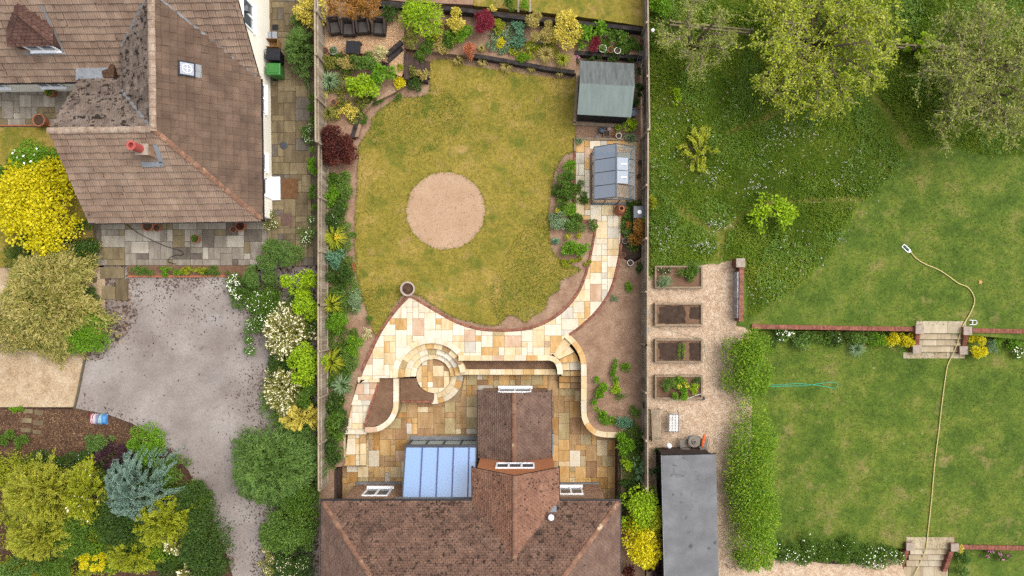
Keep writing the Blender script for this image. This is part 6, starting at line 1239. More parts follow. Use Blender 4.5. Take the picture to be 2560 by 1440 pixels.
def tree(name, label, px_, py_, rx, ry, h, mat, z=-.02, limbs=9, per=9, leaves=9000, L=.1, Wd=.045, bark='bark', clump=.22, base=None, lean=.55):
    """trunk with forking limbs down to twigs; leaves gathered round the twigs"""
    c = W(px_, py_, z+h*.65); f = (H-z-h*.65)/H/S; RX, RY = rx*f, ry*f; t = thing(name, label, 'tree', (c.x, c.y, z)); tw = MB(); bm = MB(); tips = []
    bm.tube([(c.x, c.y, z), (c.x+.05, c.y-.05, z+h*.2), (c.x, c.y, z+h*.34)], [.2, .15, .13], 8)
    for i in range(limbs):
        a = 2*math.pi*(i+rnd.uniform(-.3, .3))/limbs; r = rnd.uniform(.5, 1.0); e = Vector((c.x+RX*r*math.cos(a), c.y+RY*r*math.sin(a), z+h*(.98-.5*r*r)*rnd.uniform(.85, 1.05)))
        s = Vector((c.x, c.y, z+h*rnd.uniform(.25, .36))); mid = s.lerp(e, .5)+Vector((rnd.uniform(-.3, .3), rnd.uniform(-.3, .3), .15*h))
        P = smooth_pts([tuple(s), tuple(mid), tuple(e)], 4); bm.tube(P, [.09-.07*k/(len(P)-1) for k in range(len(P))], 6)
        for j in range(per):
            k = rnd.randint(2, len(P)-1); s2 = Vector(P[k]); d = Vector((rnd.gauss(0, 1), rnd.gauss(0, 1), rnd.gauss(.15, .45))).normalized(); out = Vector((s2.x-c.x, s2.y-c.y, 0)).normalized()*.6
            ln = rnd.uniform(.15, .5)*min(RX, RY); e2 = s2+(d+out).normalized()*ln
            dx, dy_ = (e2.x-c.x)/RX, (e2.y-c.y)/RY; q = math.hypot(dx, dy_)
            if q > 1: e2.x = c.x+RX*dx/q; e2.y = c.y+RY*dy_/q
            m2 = s2.lerp(e2, .5)+Vector((rnd.gauss(0, .1), rnd.gauss(0, .1), rnd.gauss(.05, .1))); tw.tube([s2, m2, e2], [.022, .015, .007], 4); tips += [(s2, m2), (m2, e2), (m2, e2)]
            for _ in range(4):
                s3 = m2.lerp(e2, rnd.uniform(-.5, 1)); e3 = s3+Vector((rnd.gauss(0, .35), rnd.gauss(0, .35), rnd.gauss(.05, .25)))*min(RX, 2.5)*.35; tw.tube([s3, e3], [.011, .005], 3); tips.append((s3, e3))
    bm.obj('trunk', M['bark'], t); tw.obj('twigs', M[bark], t)
    T = np.array([[tuple(a), tuple(b)] for a, b in tips]); i = nrg.integers(len(T), size=leaves); u = nrg.uniform(0, 1.05, (leaves, 1)); P = T[i, 0]*(1-u)+T[i, 1]*u+nrg.normal(0, clump*.35, (leaves, 3)); P[:, 2] = np.maximum(P[:, 2], z+.3)
    D = (T[i, 1]-T[i, 0])*2+rs(leaves)*.5; mkleaf('crown', P, D, np.array([0, 0, 1.])+rs(leaves)*.55, L, Wd, L_[mat], t, (c.x, c.y, z))
    return t
# ---- border along the left fence
B, T_, SP = bush, tuft, spray
B('burgundy_shrub', 'rounded dark burgundy shrub against the drive side fence', 841, 366, 47, 53, 1.5, 'burg', .1, .09, .055, 1.7, trunk=True)
B('perennial', 'dense mid green perennial clump below the burgundy shrub', 863, 464, 24, 33, .7, 'mid', L=.08, Wd=.05)
B('perennial', 'bright leafy clump pressed against fence near burgundy shrub', 832, 492, 21, 27, .75, 'bright', L=.11, Wd=.06)
B('perennial', 'dark loose clump with tiny white flowers by bare soil spot', 840, 545, 24, 30, .7, 'dark', L=.1, Wd=.035, fl=('white', 14, .04))
T_('daylily', 'arching yellow green daylily with one yellow bloom', 838, 595, 44, .75, 'yg', n=110, w=.04, fl=('yellow', 3, .09, .22, .05))
B('perennial', 'thin green perennials on border edge beside the daylily', 876, 606, 12, 30, .5, 'mid', L=.09, Wd=.04, dens=.6)
B('perennial', 'bluish green bushy clump south of the yellow daylily', 838, 648, 24, 26, .8, 'bluish', L=.1, Wd=.06)
B('perennial', 'broad dark green clump midway along the drive side fence', 850, 690, 32, 30, .9, 'dark', L=.1, Wd=.06)
B('perennial', 'low reddish plant at lawn edge of drive side border', 884, 668, 8, 12, .25, 'coral', L=.06, Wd=.04, dens=.6)
B('perennial', 'green loose perennials between lawn and dark clump', 880, 712, 16, 26, .5, 'mid', L=.09, Wd=.035, dens=.8)
T_('daylily', 'yellowish strappy daylily clump near lawn bulge', 832, 762, 36, .8, 'yg', n=90, w=.04)
B('perennial', 'pale grey green perennials with yellow edge flowers', 888, 752, 18, 32, .55, 'sage', L=.08, Wd=.04, fl=('yellow', 18, .04))
B('perennial', 'strappy green mound south of the yellowish daylily', 842, 806, 28, 24, .7, 'bright', L=.16, Wd=.03)
B('perennial', 'isolated small green tuft at lawn corner of border', 922, 800, 8, 11, .3, 'green', L=.07, Wd=.04)
B('perennial', 'small cream variegated plant beside the terrace edging', 916, 832, 10, 20, .4, 'cream', L=.07, Wd=.045, dens=.7)
B('perennial', 'feathery green mound with bright yellow flowers', 882, 868, 30, 26, .6, 'bright', L=.08, Wd=.025, fl=('yellow', 26, .05))
T_('daylily', 'large strappy clump with stray yellow blooms at fence', 832, 905, 40, .85, 'yg', n=100, w=.04, fl=('yellow', 2, .05, -.35, .3))
B('perennial', 'soft green mound beside the terrace brick edging', 868, 902, 26, 26, .55, 'mid', L=.09, Wd=.035)
T_('iris', 'grey green spiky iris clump beside sloping path', 858, 962, 36, .7, 'sage', n=110, w=.03)
B('perennial', 'dark green leafy clump with few yellow flowers by path', 842, 1010, 28, 26, .8, 'dark', L=.11, Wd=.06, fl=('yellow', 9, .05))
B('shrub', 'green leafy shrub beside the stepped path landing', 846, 1062, 30, 36, 1.0, 'green', L=.12, Wd=.07)
B('shrub', 'dark green shrub where drive side border meets the patio', 828, 1128, 26, 40, 1.1, 'dark', L=.12, Wd=.07)
# ---- corner bed and seating corner
T_('iris', 'large silver green spiky clump in the corner bed', 826, 205, 34, .8, 'sage', .3, 130, .03)
B('shrub', 'yellow flecked low shrub between pots and spiky clump', 822, 155, 34, 18, .6, 'olive', .45, .08, .05)
B('shrub', 'olive and bronze low shrub beside the slatted table', 866, 158, 24, 20, .6, 'straw', .45, .08, .05)
B('shrub', 'rounded fresh green shrub below the slatted table', 912, 158, 36, 32, .85, 'mid', .45, .09, .055)
B('shrub', 'white variegated shrub beside the diagonal sleepers', 947, 134, 21, 20, .8, 'cream', .5, .11, .055)
B('shrub', 'small dark purplish shrub below the variegated one', 956, 166, 16, 11, .5, 'purple', .4, .08, .045)
B('shrub', 'large lime yellow shrub in the corner bed', 908, 216, 44, 36, 1.1, 'lime', .3, .12, .075)
B('shrub', 'fresh green shrub merging with the lime yellow one', 956, 192, 34, 30, 1.1, 'bright', .3, .12, .075)
B('shrub', 'bright golden dome shrub at foot of timber steps', 1006, 210, 21, 17, .5, 'gold', .15, .07, .05)
B('perennial', 'dark green dome beside the golden dome', 1038, 209, 18, 17, .4, 'dark', .1, .08, .05)
B('groundcover', 'low mossy green mat curving along lawn edge', 968, 240, 32, 16, .2, 'green', .05, .06, .035)
B('perennial', 'yellow variegated leafy plant in corner bed gravel', 866, 282, 26, 20, .45, 'yellow', .3, .1, .05, .6)
B('perennial', 'tiny golden shrub against fence in corner bed', 808, 238, 10, 14, .4, 'gold', .3, .06, .04)
T_('grass_clump', 'olive weeping grass clump above burgundy shrub', 822, 285, 28, .6, 'olive', .3, 120, .018)
B('perennial', 'ragged green plants between sleeper edging and lawn', 908, 302, 14, 26, .35, 'green', .0, .08, .03)
B('perennial', 'small dark green weeds below curved sleeper edging', 925, 250, 24, 12, .35, 'dark', .05, .09, .03, .7)
for i, (a, b, r, m, lb_) in enumerate(((1030, 178, 14, 'olive', 'olive potted shrub standing on the timber steps'), (1056, 186, 16, 'straw', 'brownish potted plant low on the timber steps'), (998, 172, 13, 'yg', 'small yellow green shrub at top of timber steps'), (1058, 135, 20, 'green', 'green shrub overhanging the top of timber steps'))): B('shrub', lb_, a, b, r, r*.85, .5, m, .25, .08, .05)
B('shrub', 'bright yellow foliage tree over the fence corner', 778, 18, 40, 42, 1.8, 'yellow', .2, .13, .09, trunk=True)
B('shrub', 'large bronze leaved shrub behind the rattan chairs', 862, 14, 46, 32, 1.4, 'bronze', .7, .08, .05)
B('shrub', 'golden brown shrub behind chairs beside the sleeper wall', 918, 14, 34, 30, 1.3, 'bronze', .7, .08, .05)
B('groundcover', 'dark green fern like groundcover beside the chairs', 974, 38, 34, 22, .45, 'dark', .6, .12, .045)
B('shrub', 'upright olive hedge block at end of seating corner', 1025, 85, 20, 46, 1.1, 'olive', .4, .06, .04, 1.2)
B('shrub', 'tall lime green shrub with long leaves above hedge block', 1058, 38, 50, 50, 1.7, 'lime', .4, .17, .05, trunk=True)
B('shrub', 'soft green mound between hedge block and yellow bed grass', 1064, 108, 16, 24, .6, 'green', .38, .07, .04)
T_('grass_clump', 'small orange yellow flowering clump in shrub bed', 1092, 92, 16, .35, 'dry', .38, 60, .02, ('orange', 5, .05, 0, 0))
B('perennial', 'pale straw coloured carpet in shrub bed corner', 1090, 112, 24, 14, .2, 'straw', .38, .07, .03, .7)
B('shrub', 'yellow and green variegated shrub beside red maple', 1140, 52, 26, 32, .9, 'yellow', .4, .1, .06)
B('perennial', 'lush green perennial under the variegated shrub', 1150, 86, 32, 24, .7, 'bright', .38, .1, .06)
B('red_maple', 'feathery crimson maple in the shrub bed', 1209, 62, 29, 33, 1.0, 'red', .38, .11, .022, 1.8, trunk=True)
B('shrub', 'coral and green mottled shrub spilling over the sleepers', 1164, 126, 25, 21, .55, 'coral', .4, .08, .05)
B('perennial', 'small green clump between lime shrub and coral shrub', 1122, 104, 14, 18, .4, 'green', .38, .07, .04)
B('perennial', 'grey green clump below the crimson maple', 1228, 110, 15, 14, .4, 'sage', .38, .07, .035)
B('perennial', 'small golden clump touching the grey green clump', 1250, 108, 10, 13, .35, 'gold', .38, .07, .035)
B('perennial', 'yellow green plants between maple and bluish shrub', 1248, 58, 14, 28, .5, 'yg', .38, .08, .045, .7)
B('shrub', 'dark bluish green shrub beside the olive shrub', 1294, 72, 16, 26, .6, 'bluish', .38, .09, .05)
B('perennial', 'mint green broad leaved plant in shrub bed', 1292, 102, 20, 20, .45, 'bluish', .38, .13, .09)
B('shrub', 'tall olive leaved open shrub before the upper lawn', 1345, 74, 34, 40, 1.1, 'straw', .4, .09, .05, 1.1)
B('perennial', 'pale yellow flowering plant below olive shrub', 1325, 115, 16, 12, .35, 'yg', .38, .09, .05, .8, ('creamf', 14, .05))
B('perennial', 'small lilac flowering plant below olive shrub', 1351, 104, 9, 8, .4, 'sage', .38, .06, .03, .7, ('lilac', 14, .05))
B('shrub', 'large bright yellow variegated shrub near the shed', 1416, 78, 40, 47, 1.2, 'yellow', .4, .1, .07, 1.1)
B('perennial', 'tall light green broad leaved plant beside yellow shrub', 1463, 84, 20, 34, .7, 'bright', .38, .16, .1)
B('perennial', 'leafy green clump under the upper sleeper wall', 1500, 76, 24, 20, .6, 'bright', .38, .15, .09)
B('perennial', 'leafy green clump above the shed pots under sleeper wall', 1545, 92, 26, 20, .6, 'green', .38, .15, .09)
B('perennial', 'low green carpet between shed pots and fence', 1572, 118, 32, 16, .3, 'green', .38, .08, .04)
B('perennial', 'upright dark red plant behind the shed', 1485, 112, 12, 21, .6, 'red', .38, .12, .03, 1.4)
for i, (a, b, r, lb_) in enumerate(((1145, 152, 17, 'straw grass tuft below coral shrub on lawn edge'), (1204, 122, 14, 'upright buff grass tuft in bed below maple'), (1206, 155, 18, 'buff grass tuft hanging over sleepers below maple'), (1265, 168, 22, 'wide straw grass tuft on the lawn edge'), (1328, 170, 18, 'straw grass tuft below the mossy dome'), (1400, 182, 18, 'green straw grass tuft at lawn corner by shed'))): T_('grass_clump', lb_, a, b, r, .4, 'straw', .3 if b < 150 else .0, 110, .016)
T_('grass_clump', 'large golden ornamental grass at bed edge', 1364, 138, 30, .5, 'straw', .38, 220, .016); T_('grass_clump', 'green gold arching grass beside the shed corner', 1406, 150, 26, .45, 'yg', .38, 150, .016)
B('perennial', 'bright mossy green dome at bed edge', 1310, 144, 16, 12, .25, 'bright', .38, .05, .03)
B('perennial', 'pink flowering plant between sleepers and shed', 1444, 146, 9, 9, .4, 'green', .0, .07, .04, .6, ('pink', 26, .06))
B('perennial', 'dark foliage strip tucked behind the shed roof', 1525, 150, 56, 9, .7, 'dark', .0, .1, .05)
B('perennial', 'dark foliage strip between the shed and fence', 1596, 225, 11, 52, .8, 'dark', .0, .1, .05, .8)
B('shrub', 'round dark shrub on upper bed by gravel strip', 1275, 8, 17, 16, .7, 'green', .84, .07, .04); B('shrub', 'small bright dome between brick strips on upper lawn', 1312, 14, 13, 13, .5, 'bright', .85, .06, .035)
B('perennial', 'small pale yellow flowering plant on sleeper wall', 1230, 21, 11, 7, .3, 'yellow', .95, .06, .04, .7)
# ---- shed to greenhouse, kidney bed, right border
B('perennial', 'lime green leafy plant below shed corner', 1574, 308, 16, 18, .5, 'lime', L=.12, Wd=.07); B('perennial', 'grey green rosette plant near greenhouse timber', 1575, 341, 14, 10, .35, 'sage', L=.1, Wd=.06); B('perennial', 'reddish brown seedlings beside seed tray', 1535, 338, 9, 6, .2, 'coral', L=.06, Wd=.04, dens=.6); B('perennial', 'lime seedlings below shed wall', 1545, 322, 9, 10, .3, 'lime', L=.07, Wd=.04, dens=.7)
B('shrub', 'dense mid green shrub at shed end of kidney bed', 1412, 452, 27, 38, .8, 'green', L=.08, Wd=.05); B('shrub', 'brighter green shrub top beside greenhouse apron', 1424, 418, 19, 18, .8, 'bright', L=.09, Wd=.055)
B('perennial', 'fresh green clump in middle of kidney bed', 1424, 524, 16, 17, .55, 'bright', L=.09, Wd=.055); B('perennial', 'grey green flowering mound at kidney bed lawn edge', 1397, 552, 24, 22, .45, 'sage', L=.07, Wd=.04, fl=('white', 26, .03)); B('perennial', 'yellow flower head above grey green mound', 1393, 528, 9, 7, .4, 'yg', L=.06, Wd=.03, fl=('yellow', 18, .05))
B('perennial', 'loose green clump in centre of kidney bed', 1436, 570, 24, 22, .5, 'mid', L=.1, Wd=.05); B('perennial', 'small green plant with white flowers beside path', 1481, 562, 12, 14, .4, 'green', L=.07, Wd=.045, fl=('white', 14, .035))
B('perennial', 'mint green small plant in kidney bed', 1392, 602, 9, 9, .25, 'bluish', L=.09, Wd=.05); B('perennial', 'yellow flowering stem near centre of kidney bed', 1418, 593, 8, 9, .4, 'yg', L=.06, Wd=.03, fl=('yellow', 20, .05)); B('perennial', 'orange yellow flowering stem near path side of bed', 1446, 584, 7, 12, .4, 'yg', L=.06, Wd=.03, fl=('orange', 18, .05))
B('perennial', 'wide green clump at south of kidney bed', 1440, 626, 34, 28, .55, 'bright', L=.1, Wd=.05, fl=('white', 6, .03)); B('groundcover', 'mossy yellow green mat at kidney bed tip', 1440, 656, 38, 13, .2, 'yg', L=.06, Wd=.035)
B('shrub', 'bronze green shrub by fence below compost bin', 1594, 576, 29, 32, 1.1, 'bronze', L=.09, Wd=.055); B('shrub', 'yellow green shoot beside bronze shrub at fence', 1606, 556, 13, 14, 1.1, 'yg', L=.09, Wd=.055); B('perennial', 'green plant with pale blue flowers between path and bronze shrub', 1566, 578, 12, 26, .5, 'mid', L=.08, Wd=.045, fl=('lilac', 14, .04)); B('perennial', 'leafy green plant beside the tall chimney pot', 1572, 538, 12, 18, .5, 'green', L=.09, Wd=.05); B('perennial', 'small dark green plant at fence by white pot', 1600, 670, 10, 14, .35, 'dark', L=.08, Wd=.045)
B('weed', 'single bright green weed in the wide bare border', 1572, 720, 11, 14, .25, 'bright', L=.07, Wd=.045, cat='plant'); B('weed', 'pale grey green seedling patch on bare border', 1534, 746, 12, 8, .15, 'sage', L=.06, Wd=.04, dens=.6, cat='plant')
B('perennial', 'long bright green strip of leafy plants beside coping', 1499, 994, 18, 58, .45, 'bright', L=.11, Wd=.06); B('perennial', 'narrow green strip of plants on bare border', 1537, 930, 10, 34, .35, 'bright', L=.09, Wd=.05); B('perennial', 'small green rosette near narrow plant strip', 1566, 918, 12, 11, .3, 'bright', L=.09, Wd=.05); B('perennial', 'yellow green end of narrow plant strip', 1538, 972, 12, 16, .3, 'lime', L=.08, Wd=.045)
B('perennial', 'grey green clump near patio corner border', 1560, 1050, 22, 20, .5, 'bluish', L=.09, Wd=.05); B('perennial', 'fresh green low plants touching coping corner', 1524, 1054, 20, 13, .3, 'bright', L=.08, Wd=.045); B('perennial', 'small green plant with red leaf by fence', 1588, 1030, 13, 14, .35, 'mid', L=.08, Wd=.045); B('perennial', 'thin scattered green seedlings by border fence', 1552, 990, 14, 10, .2, 'mid', L=.07, Wd=.035, dens=.5)
B('perennial', 'dense leafy green clump below coping end', 1566, 1112, 22, 34, .6, 'bright', L=.12, Wd=.07); B('perennial', 'dark green clump against fence below coping', 1598, 1100, 16, 26, .6, 'dark', L=.1, Wd=.06); B('hosta', 'blue green hosta with cream edged round leaves', 1598, 1178, 24, 28, .5, 'hosta', L=.24, Wd=.2, dens=.7); B('perennial', 'lime green plant beside the hosta', 1570, 1160, 16, 18, .5, 'lime', L=.1, Wd=.06); B('perennial', 'dark shaded plant below the hosta', 1568, 1204, 16, 16, .6, 'dark', L=.1, Wd=.06)
B('shrub', 'large yellow green shrub beside the house eaves', 1596, 1270, 56, 62, 2.2, 'lime', L=.11, Wd=.075, trunk=True); B('shrub', 'golden yellow shrub between house and long shed', 1604, 1355, 54, 66, 2.2, 'gold', L=.11, Wd=.075, trunk=True); B('shrub', 'yellow green shrub crown near shed corner', 1632, 1290, 34, 46, 2.2, 'yg', L=.1, Wd=.07); B('shrub', 'dark purple shrub at the foot of golden shrub', 1640, 1430, 30, 16, 1.0, 'purple', L=.1, Wd=.06); B('shrub', 'deep red shaded shrub against the brick house', 1572, 1425, 20, 18, .9, 'burg', L=.1, Wd=.06); B('shrub', 'dark ivy between fence and long shed', 1642, 1170, 10, 40, 1.0, 'dark', -.04, .09, .055)
# ---- right neighbour
B('hedge', 'upper clipped hedge with ragged end beside the shingle', 1868, 905, 60, 104, 1.8, 'hedge', -.3, .1, .05, 1.1, trunk=True, cat='hedge'); B('hedge', 'long clipped hedge beside the long grey shed', 1880, 1215, 60, 200, 1.8, 'hedge', -.3, .1, .05, 1.1, trunk=True, cat='hedge', k=46, lr=.62)
tb = .16
B('vegetable', 'leafy green vegetables in the weedy raised bed', 1722, 682, 26, 22, .3, 'green', tb, .1, .055, cat='plant'); B('vegetable', 'feathery pale weeds in the weedy raised bed', 1660, 700, 20, 16, .3, 'sage', tb, .1, .02, .7, cat='plant'); B('vegetable', 'small dark weeds in corner of weedy raised bed', 1660, 676, 16, 8, .25, 'dark', tb, .07, .04, .6, ('white', 6, .04), cat='plant')
B('herb', 'round green herb in the flowering raised bed', 1671, 961, 17, 17, .35, 'mid', tb, .06, .04, cat='plant'); B('herb', 'yellow flowering plant in the raised bed', 1704, 964, 20, 13, .35, 'bright', tb, .08, .04, 1, ('yellow', 90, .06), cat='plant'); B('herb', 'bright green dome spilling over raised bed edge', 1699, 985, 26, 16, .35, 'bright', tb, .06, .035, cat='plant'); B('herb', 'small green plant behind yellow flowers', 1704, 947, 15, 8, .3, 'bright', tb, .08, .045, cat='plant'); B('herb', 'yellow green seedling near the white cane', 1737, 974, 10, 14, .25, 'lime', tb, .08, .045, cat='plant'); B('herb', 'small dark herb near far corner of flowering bed', 1740, 950, 10, 9, .25, 'dark', tb, .08, .045, .7, cat='plant')
for i, x in enumerate((1698, 1709)): B('seedling_row', ['seedling row nearer the wide dark soil patch', 'seedling row nearer the narrow dark soil patch'][i], x, 878, 1.6, 22, .1, 'bright', .165, .05, .03, .7, cat='plant')
zl_ = -.6
B('perennial', 'white lilies under the brick wall by hedge', 1962, 838, 26, 14, .5, 'mid', zl_, .1, .05, .8, ('white', 40, .09)); B('perennial', 'light green leafy clump under brick wall', 2004, 852, 20, 20, .5, 'feather', zl_, .13, .06); B('perennial', 'dark small clump with white flowers under brick wall', 2090, 848, 24, 14, .45, 'dark', zl_, .08, .045, .9, ('white', 14, .05)); B('perennial', 'green and pale clump midway along brick wall', 2150, 846, 28, 16, .5, 'mid', zl_, .1, .05); B('perennial', 'fresh green clump beside golden shrubs under wall', 2196, 848, 24, 16, .5, 'bright', zl_, .1, .05); B('shrub', 'golden shrub second from the steps under brick wall', 2230, 850, 20, 18, .6, 'gold', zl_, .07, .045); B('shrub', 'golden shrub touching the upper steps pillar', 2268, 850, 20, 20, .6, 'gold', zl_, .07, .045); T_('lavender', 'grey spiky lavender leaning on lower lawn', 2140, 872, 30, .4, 'sage', zl_, 120, .018); B('shrub', 'large golden shrub on far side of upper steps', 2443, 862, 26, 31, .7, 'gold', zl_, .07, .045)
B('perennial', 'green clump beyond the large golden shrub by wall', 2520, 852, 34, 18, .5, 'bright', zl_, .1, .05); B('perennial', 'white daisies on lawn below far wall', 2546, 874, 22, 18, .4, 'green', zl_, .08, .03, .5, ('white', 50, .06)); B('perennial', 'thin grey stems beside the large golden shrub', 2480, 870, 12, 26, .4, 'sage', zl_, .12, .02, .5); B('perennial', 'shaded dark plants behind lilies', 1930, 850, 14, 20, .5, 'dark', zl_, .08, .045, .7)
B('perennial', 'rank green growth with daisies below hedge end', 1990, 1372, 48, 40, .5, 'green', -.6, .14, .03, .9, ('white', 60, .06)); B('perennial', 'long leaved green growth at lower lawn edge', 2110, 1376, 70, 34, .5, 'green', -.6, .16, .03, .9, ('white', 20, .05)); B('perennial', 'white daisies beside the lower steps', 2200, 1396, 56, 30, .45, 'green', -.6, .14, .03, .7, ('white', 90, .06)); B('perennial', 'pale green leafy plant beside lower steps wall', 2404, 1404, 20, 34, .5, 'feather', -1.1, .13, .06); B('perennial', 'pink flowering plants under the brown brick wall', 2492, 1388, 36, 14, .4, 'green', -1.1, .08, .04, .7, ('pink', 50, .08)); B('perennial', 'yellow potted plant on the lower steps pillar', 2400, 1372, 9, 9, .25, 'yellow', -.5, .07, .04, .7)
# trees and saplings in the meadow
tree('bare_tree', 'sparse grey twigged tree beside the fence in meadow', 1742, 92, 94, 112, 4.2, 'twigtree', limbs=9, per=10, leaves=5200, L=.1, Wd=.045, bark='twig')
tree('meadow_tree', 'large yellow green tree standing in the meadow', 2058, 92, 192, 176, 5.0, 'goldtree', limbs=17, per=20, leaves=22000, L=.13, Wd=.07, bark='twig', clump=.2)
tree('meadow_tree', 'wide olive thorn tree by the meadow edge', 2470, 190, 180, 200, 5.0, 'twigtree', limbs=17, per=20, leaves=17000, L=.13, Wd=.06, bark='twig', clump=.16)
SP('sapling', 'spiky yellow green sapling with long arching shoots', 1752, 372, 58, 66, 1.2, 'yg', -.02, 26, .12, .05, 90, 'sapling'); B('sapling', 'bright lime leaved sapling in the long grass', 1932, 532, 54, 46, 1.3, 'lime', -.02, .18, .09, .7, trunk=True, cat='sapling', lr=.2, k=26); SP('sapling', 'bright green sapling behind the thin rail fence', 2312, 116, 46, 48, 1.3, 'lime', -.02, 30, .14, .06, 70, 'sapling'); B('sapling', 'small lime seedling near meadow fence', 1688, 240, 14, 18, .5, 'lime', -.02, .13, .06, .7, cat='sapling'); B('shrub', 'leafy green shrub in meadow corner by fence', 1655, 22, 38, 34, 1.0, 'bright', -.02, .12, .07); B('shrub', 'small yellow green shoot over meadow fence', 1632, 500, 8, 22, .6, 'yg', -.02, .1, .05); B('shrub', 'tangled dark shrub at meadow fence bend', 1650, 90, 30, 34, .7, 'green', -.02, .12, .03)
# ---- left neighbour
SP('feathery_shrub', 'feathery green shrub beside the wheelie bins', 746, 120, 44, 74, 1.8, 'feather', -.05, 130, .12, .03, 80); B('climber', 'green climber along fence north of white flowers', 782, 268, 10, 34, 1.0, 'green', -.05, .09, .055); B('climber', 'white flowering plant spilling over side patio', 770, 322, 18, 34, .6, 'mid', -.05, .08, .03, .6, ('white', 46, .045)); B('climber', 'bright green fence climber opposite burgundy shrub', 784, 410, 12, 46, 1.0, 'bright', -.05, .1, .06); B('climber', 'green fence climber opposite the brown doormat', 784, 490, 11, 36, .9, 'green', -.05, .1, .06); B('perennial', 'white daisies growing along fence near rusty cover', 770, 578, 24, 34, .5, 'mid', -.05, .09, .025, .35, ('white', 44, .045)); B('perennial', 'white flowering wispy plant at cream house corner', 676, 556, 20, 26, .5, 'olive', -.02, .08, .03, .5, ('white', 36, .05)); B('perennial', 'grassy plant under yellow tree by side patio', 745, 60, 18, 24, .6, 'feather', -.05, .14, .025, .6)
B('shrub', 'rounded grey green shrub above the tarmac drive', 690, 640, 56, 40, 1.5, 'feather', -.06, .08, .04, 1.2, trunk=True); B('shrub', 'dull green shrub between white blossom and lime shrub', 648, 692, 36, 34, 1.3, 'feather', -.1, .08, .045); B('shrub', 'bright yellow lime shrub beside the fence', 742, 702, 42, 34, 1.6, 'lime', -.1, .11, .08); B('shrub', 'white blossom shrub at the drive corner', 588, 712, 20, 44, .8, 'green', -.12, .08, .045, .8, ('white', 170, .06)); B('perennial', 'dark green bed with scattered white daisies by drive', 662, 775, 46, 52, .7, 'green', -.13, .1, .035, 1, ('white', 130, .05)); B('perennial', 'wispy daisies lining the drive edge', 632, 850, 26, 50, .5, 'feather', -.13, .1, .025, .6, ('white', 60, .05)); B('shrub', 'yellow green shrub leaning against fence by cream blossom', 766, 768, 34, 44, 1.6, 'lime', -.1, .1, .07)
SP('blossom_shrub', 'large cream flowering shrub beside the drive', 712, 832, 70, 82, 1.8, 'olive', -.12, 190, .12, .05, 46, fl=('creamf', 1500, .055)); B('shrub', 'yellow leaved shrub between two cream blossom shrubs', 762, 914, 42, 54, 1.7, 'lime', -.1, .11, .075); SP('blossom_shrub', 'cream flowering shrub nearer the golden conifer', 706, 980, 62, 72, 1.7, 'olive', -.12, 160, .12, .05, 46, fl=('creamf', 1100, .05)); B('shrub', 'green shrub against fence beside cream blossom', 768, 986, 26, 40, 1.5, 'green', -.1, .11, .06); SP('golden_conifer', 'golden spreading conifer hanging over the fence', 748, 1048, 66, 46, 1.9, 'yellow', -.1, 60, .09, .035, 110, 'conifer'); B('shrub', 'green fence top climber near yellow blooms', 808, 902, 10, 12, 1.9, 'lime', -.05, .09, .05)
SP('willow_tree', 'wispy green willow like tree over the drive', 676, 1178, 150, 118, 3.2, 'feather', -.13, 560, .15, .035, 64, 'tree', droop=.5); B('shrub', 'dense mid green shrub below willow by fence', 752, 1250, 44, 60, 1.8, 'green', -.1, .1, .055, trunk=True); B('shrub', 'green mixed shrub between willow and house roof', 726, 1334, 72, 54, 1.8, 'mid', -.1, .11, .05); B('shrub', 'dark green shrub with cream flowers by roof corner', 744, 1410, 54, 40, 1.5, 'dark', -.1, .1, .055, 1, ('creamf', 150, .05)); B('shrub', 'pale blossom sprays at lower edge of drive', 668, 1408, 22, 44, 1.0, 'olive', -.1, .1, .05, .8, ('creamf', 160, .05))
for i, (a, w, m, lb_) in enumerate(((356, 34, 'mid', 'low green border plants nearest the patio step slab'), (424, 36, 'bright', 'low green border plants with pale flower by patio'), (486, 32, 'yg', 'yellowish low border plants above the drive'), (540, 30, 'green', 'low green border plants beside white blossom shrub'))): B('border_plants', lb_, a, 678, w, 11, .35, m, -.05, .09, .035, .9, cat='plant')
B('golden_shrub', 'large brilliant yellow shrub beside the cream house', 96, 510, 104, 122, 2.3, 'gold', -.02, .13, .09, 1.1, trunk=True, lr=.2, k=80); B('rose_shrub', 'green rose shrub with white blooms above golden shrub', 96, 402, 66, 54, 1.7, 'bright', -.02, .11, .06, 1, ('white', 22, .13)); B('shrub', 'dark shaded shrub between golden shrub and patio', 212, 596, 28, 52, 1.0, 'dark', -.02, .1, .055, .9, ('yellow', 20, .05)); B('shrub', 'green foliage at neighbour lawn edge by golden shrub', 14, 430, 26, 40, 1.2, 'green', -.02, .1, .055)
SP('variegated_shrub', 'huge straw and green variegated shrub by gravel', 110, 748, 152, 156, 2.6, 'bamboo', -.12, 1000, .2, .05, 44, droop=.3); B('shrub', 'bright green skirt of the variegated shrub', 212, 834, 60, 50, 1.4, 'bright', -.12, .15, .04); B('shrub', 'dark green shrub base spilling on gravel', 86, 864, 28, 16, .6, 'dark', -.12, .1, .045); B('perennial', 'dark plants with orange flowers beside edging stones', 228, 766, 20, 44, .6, 'dark', -.12, .09, .05, 1, ('orange', 16, .05))
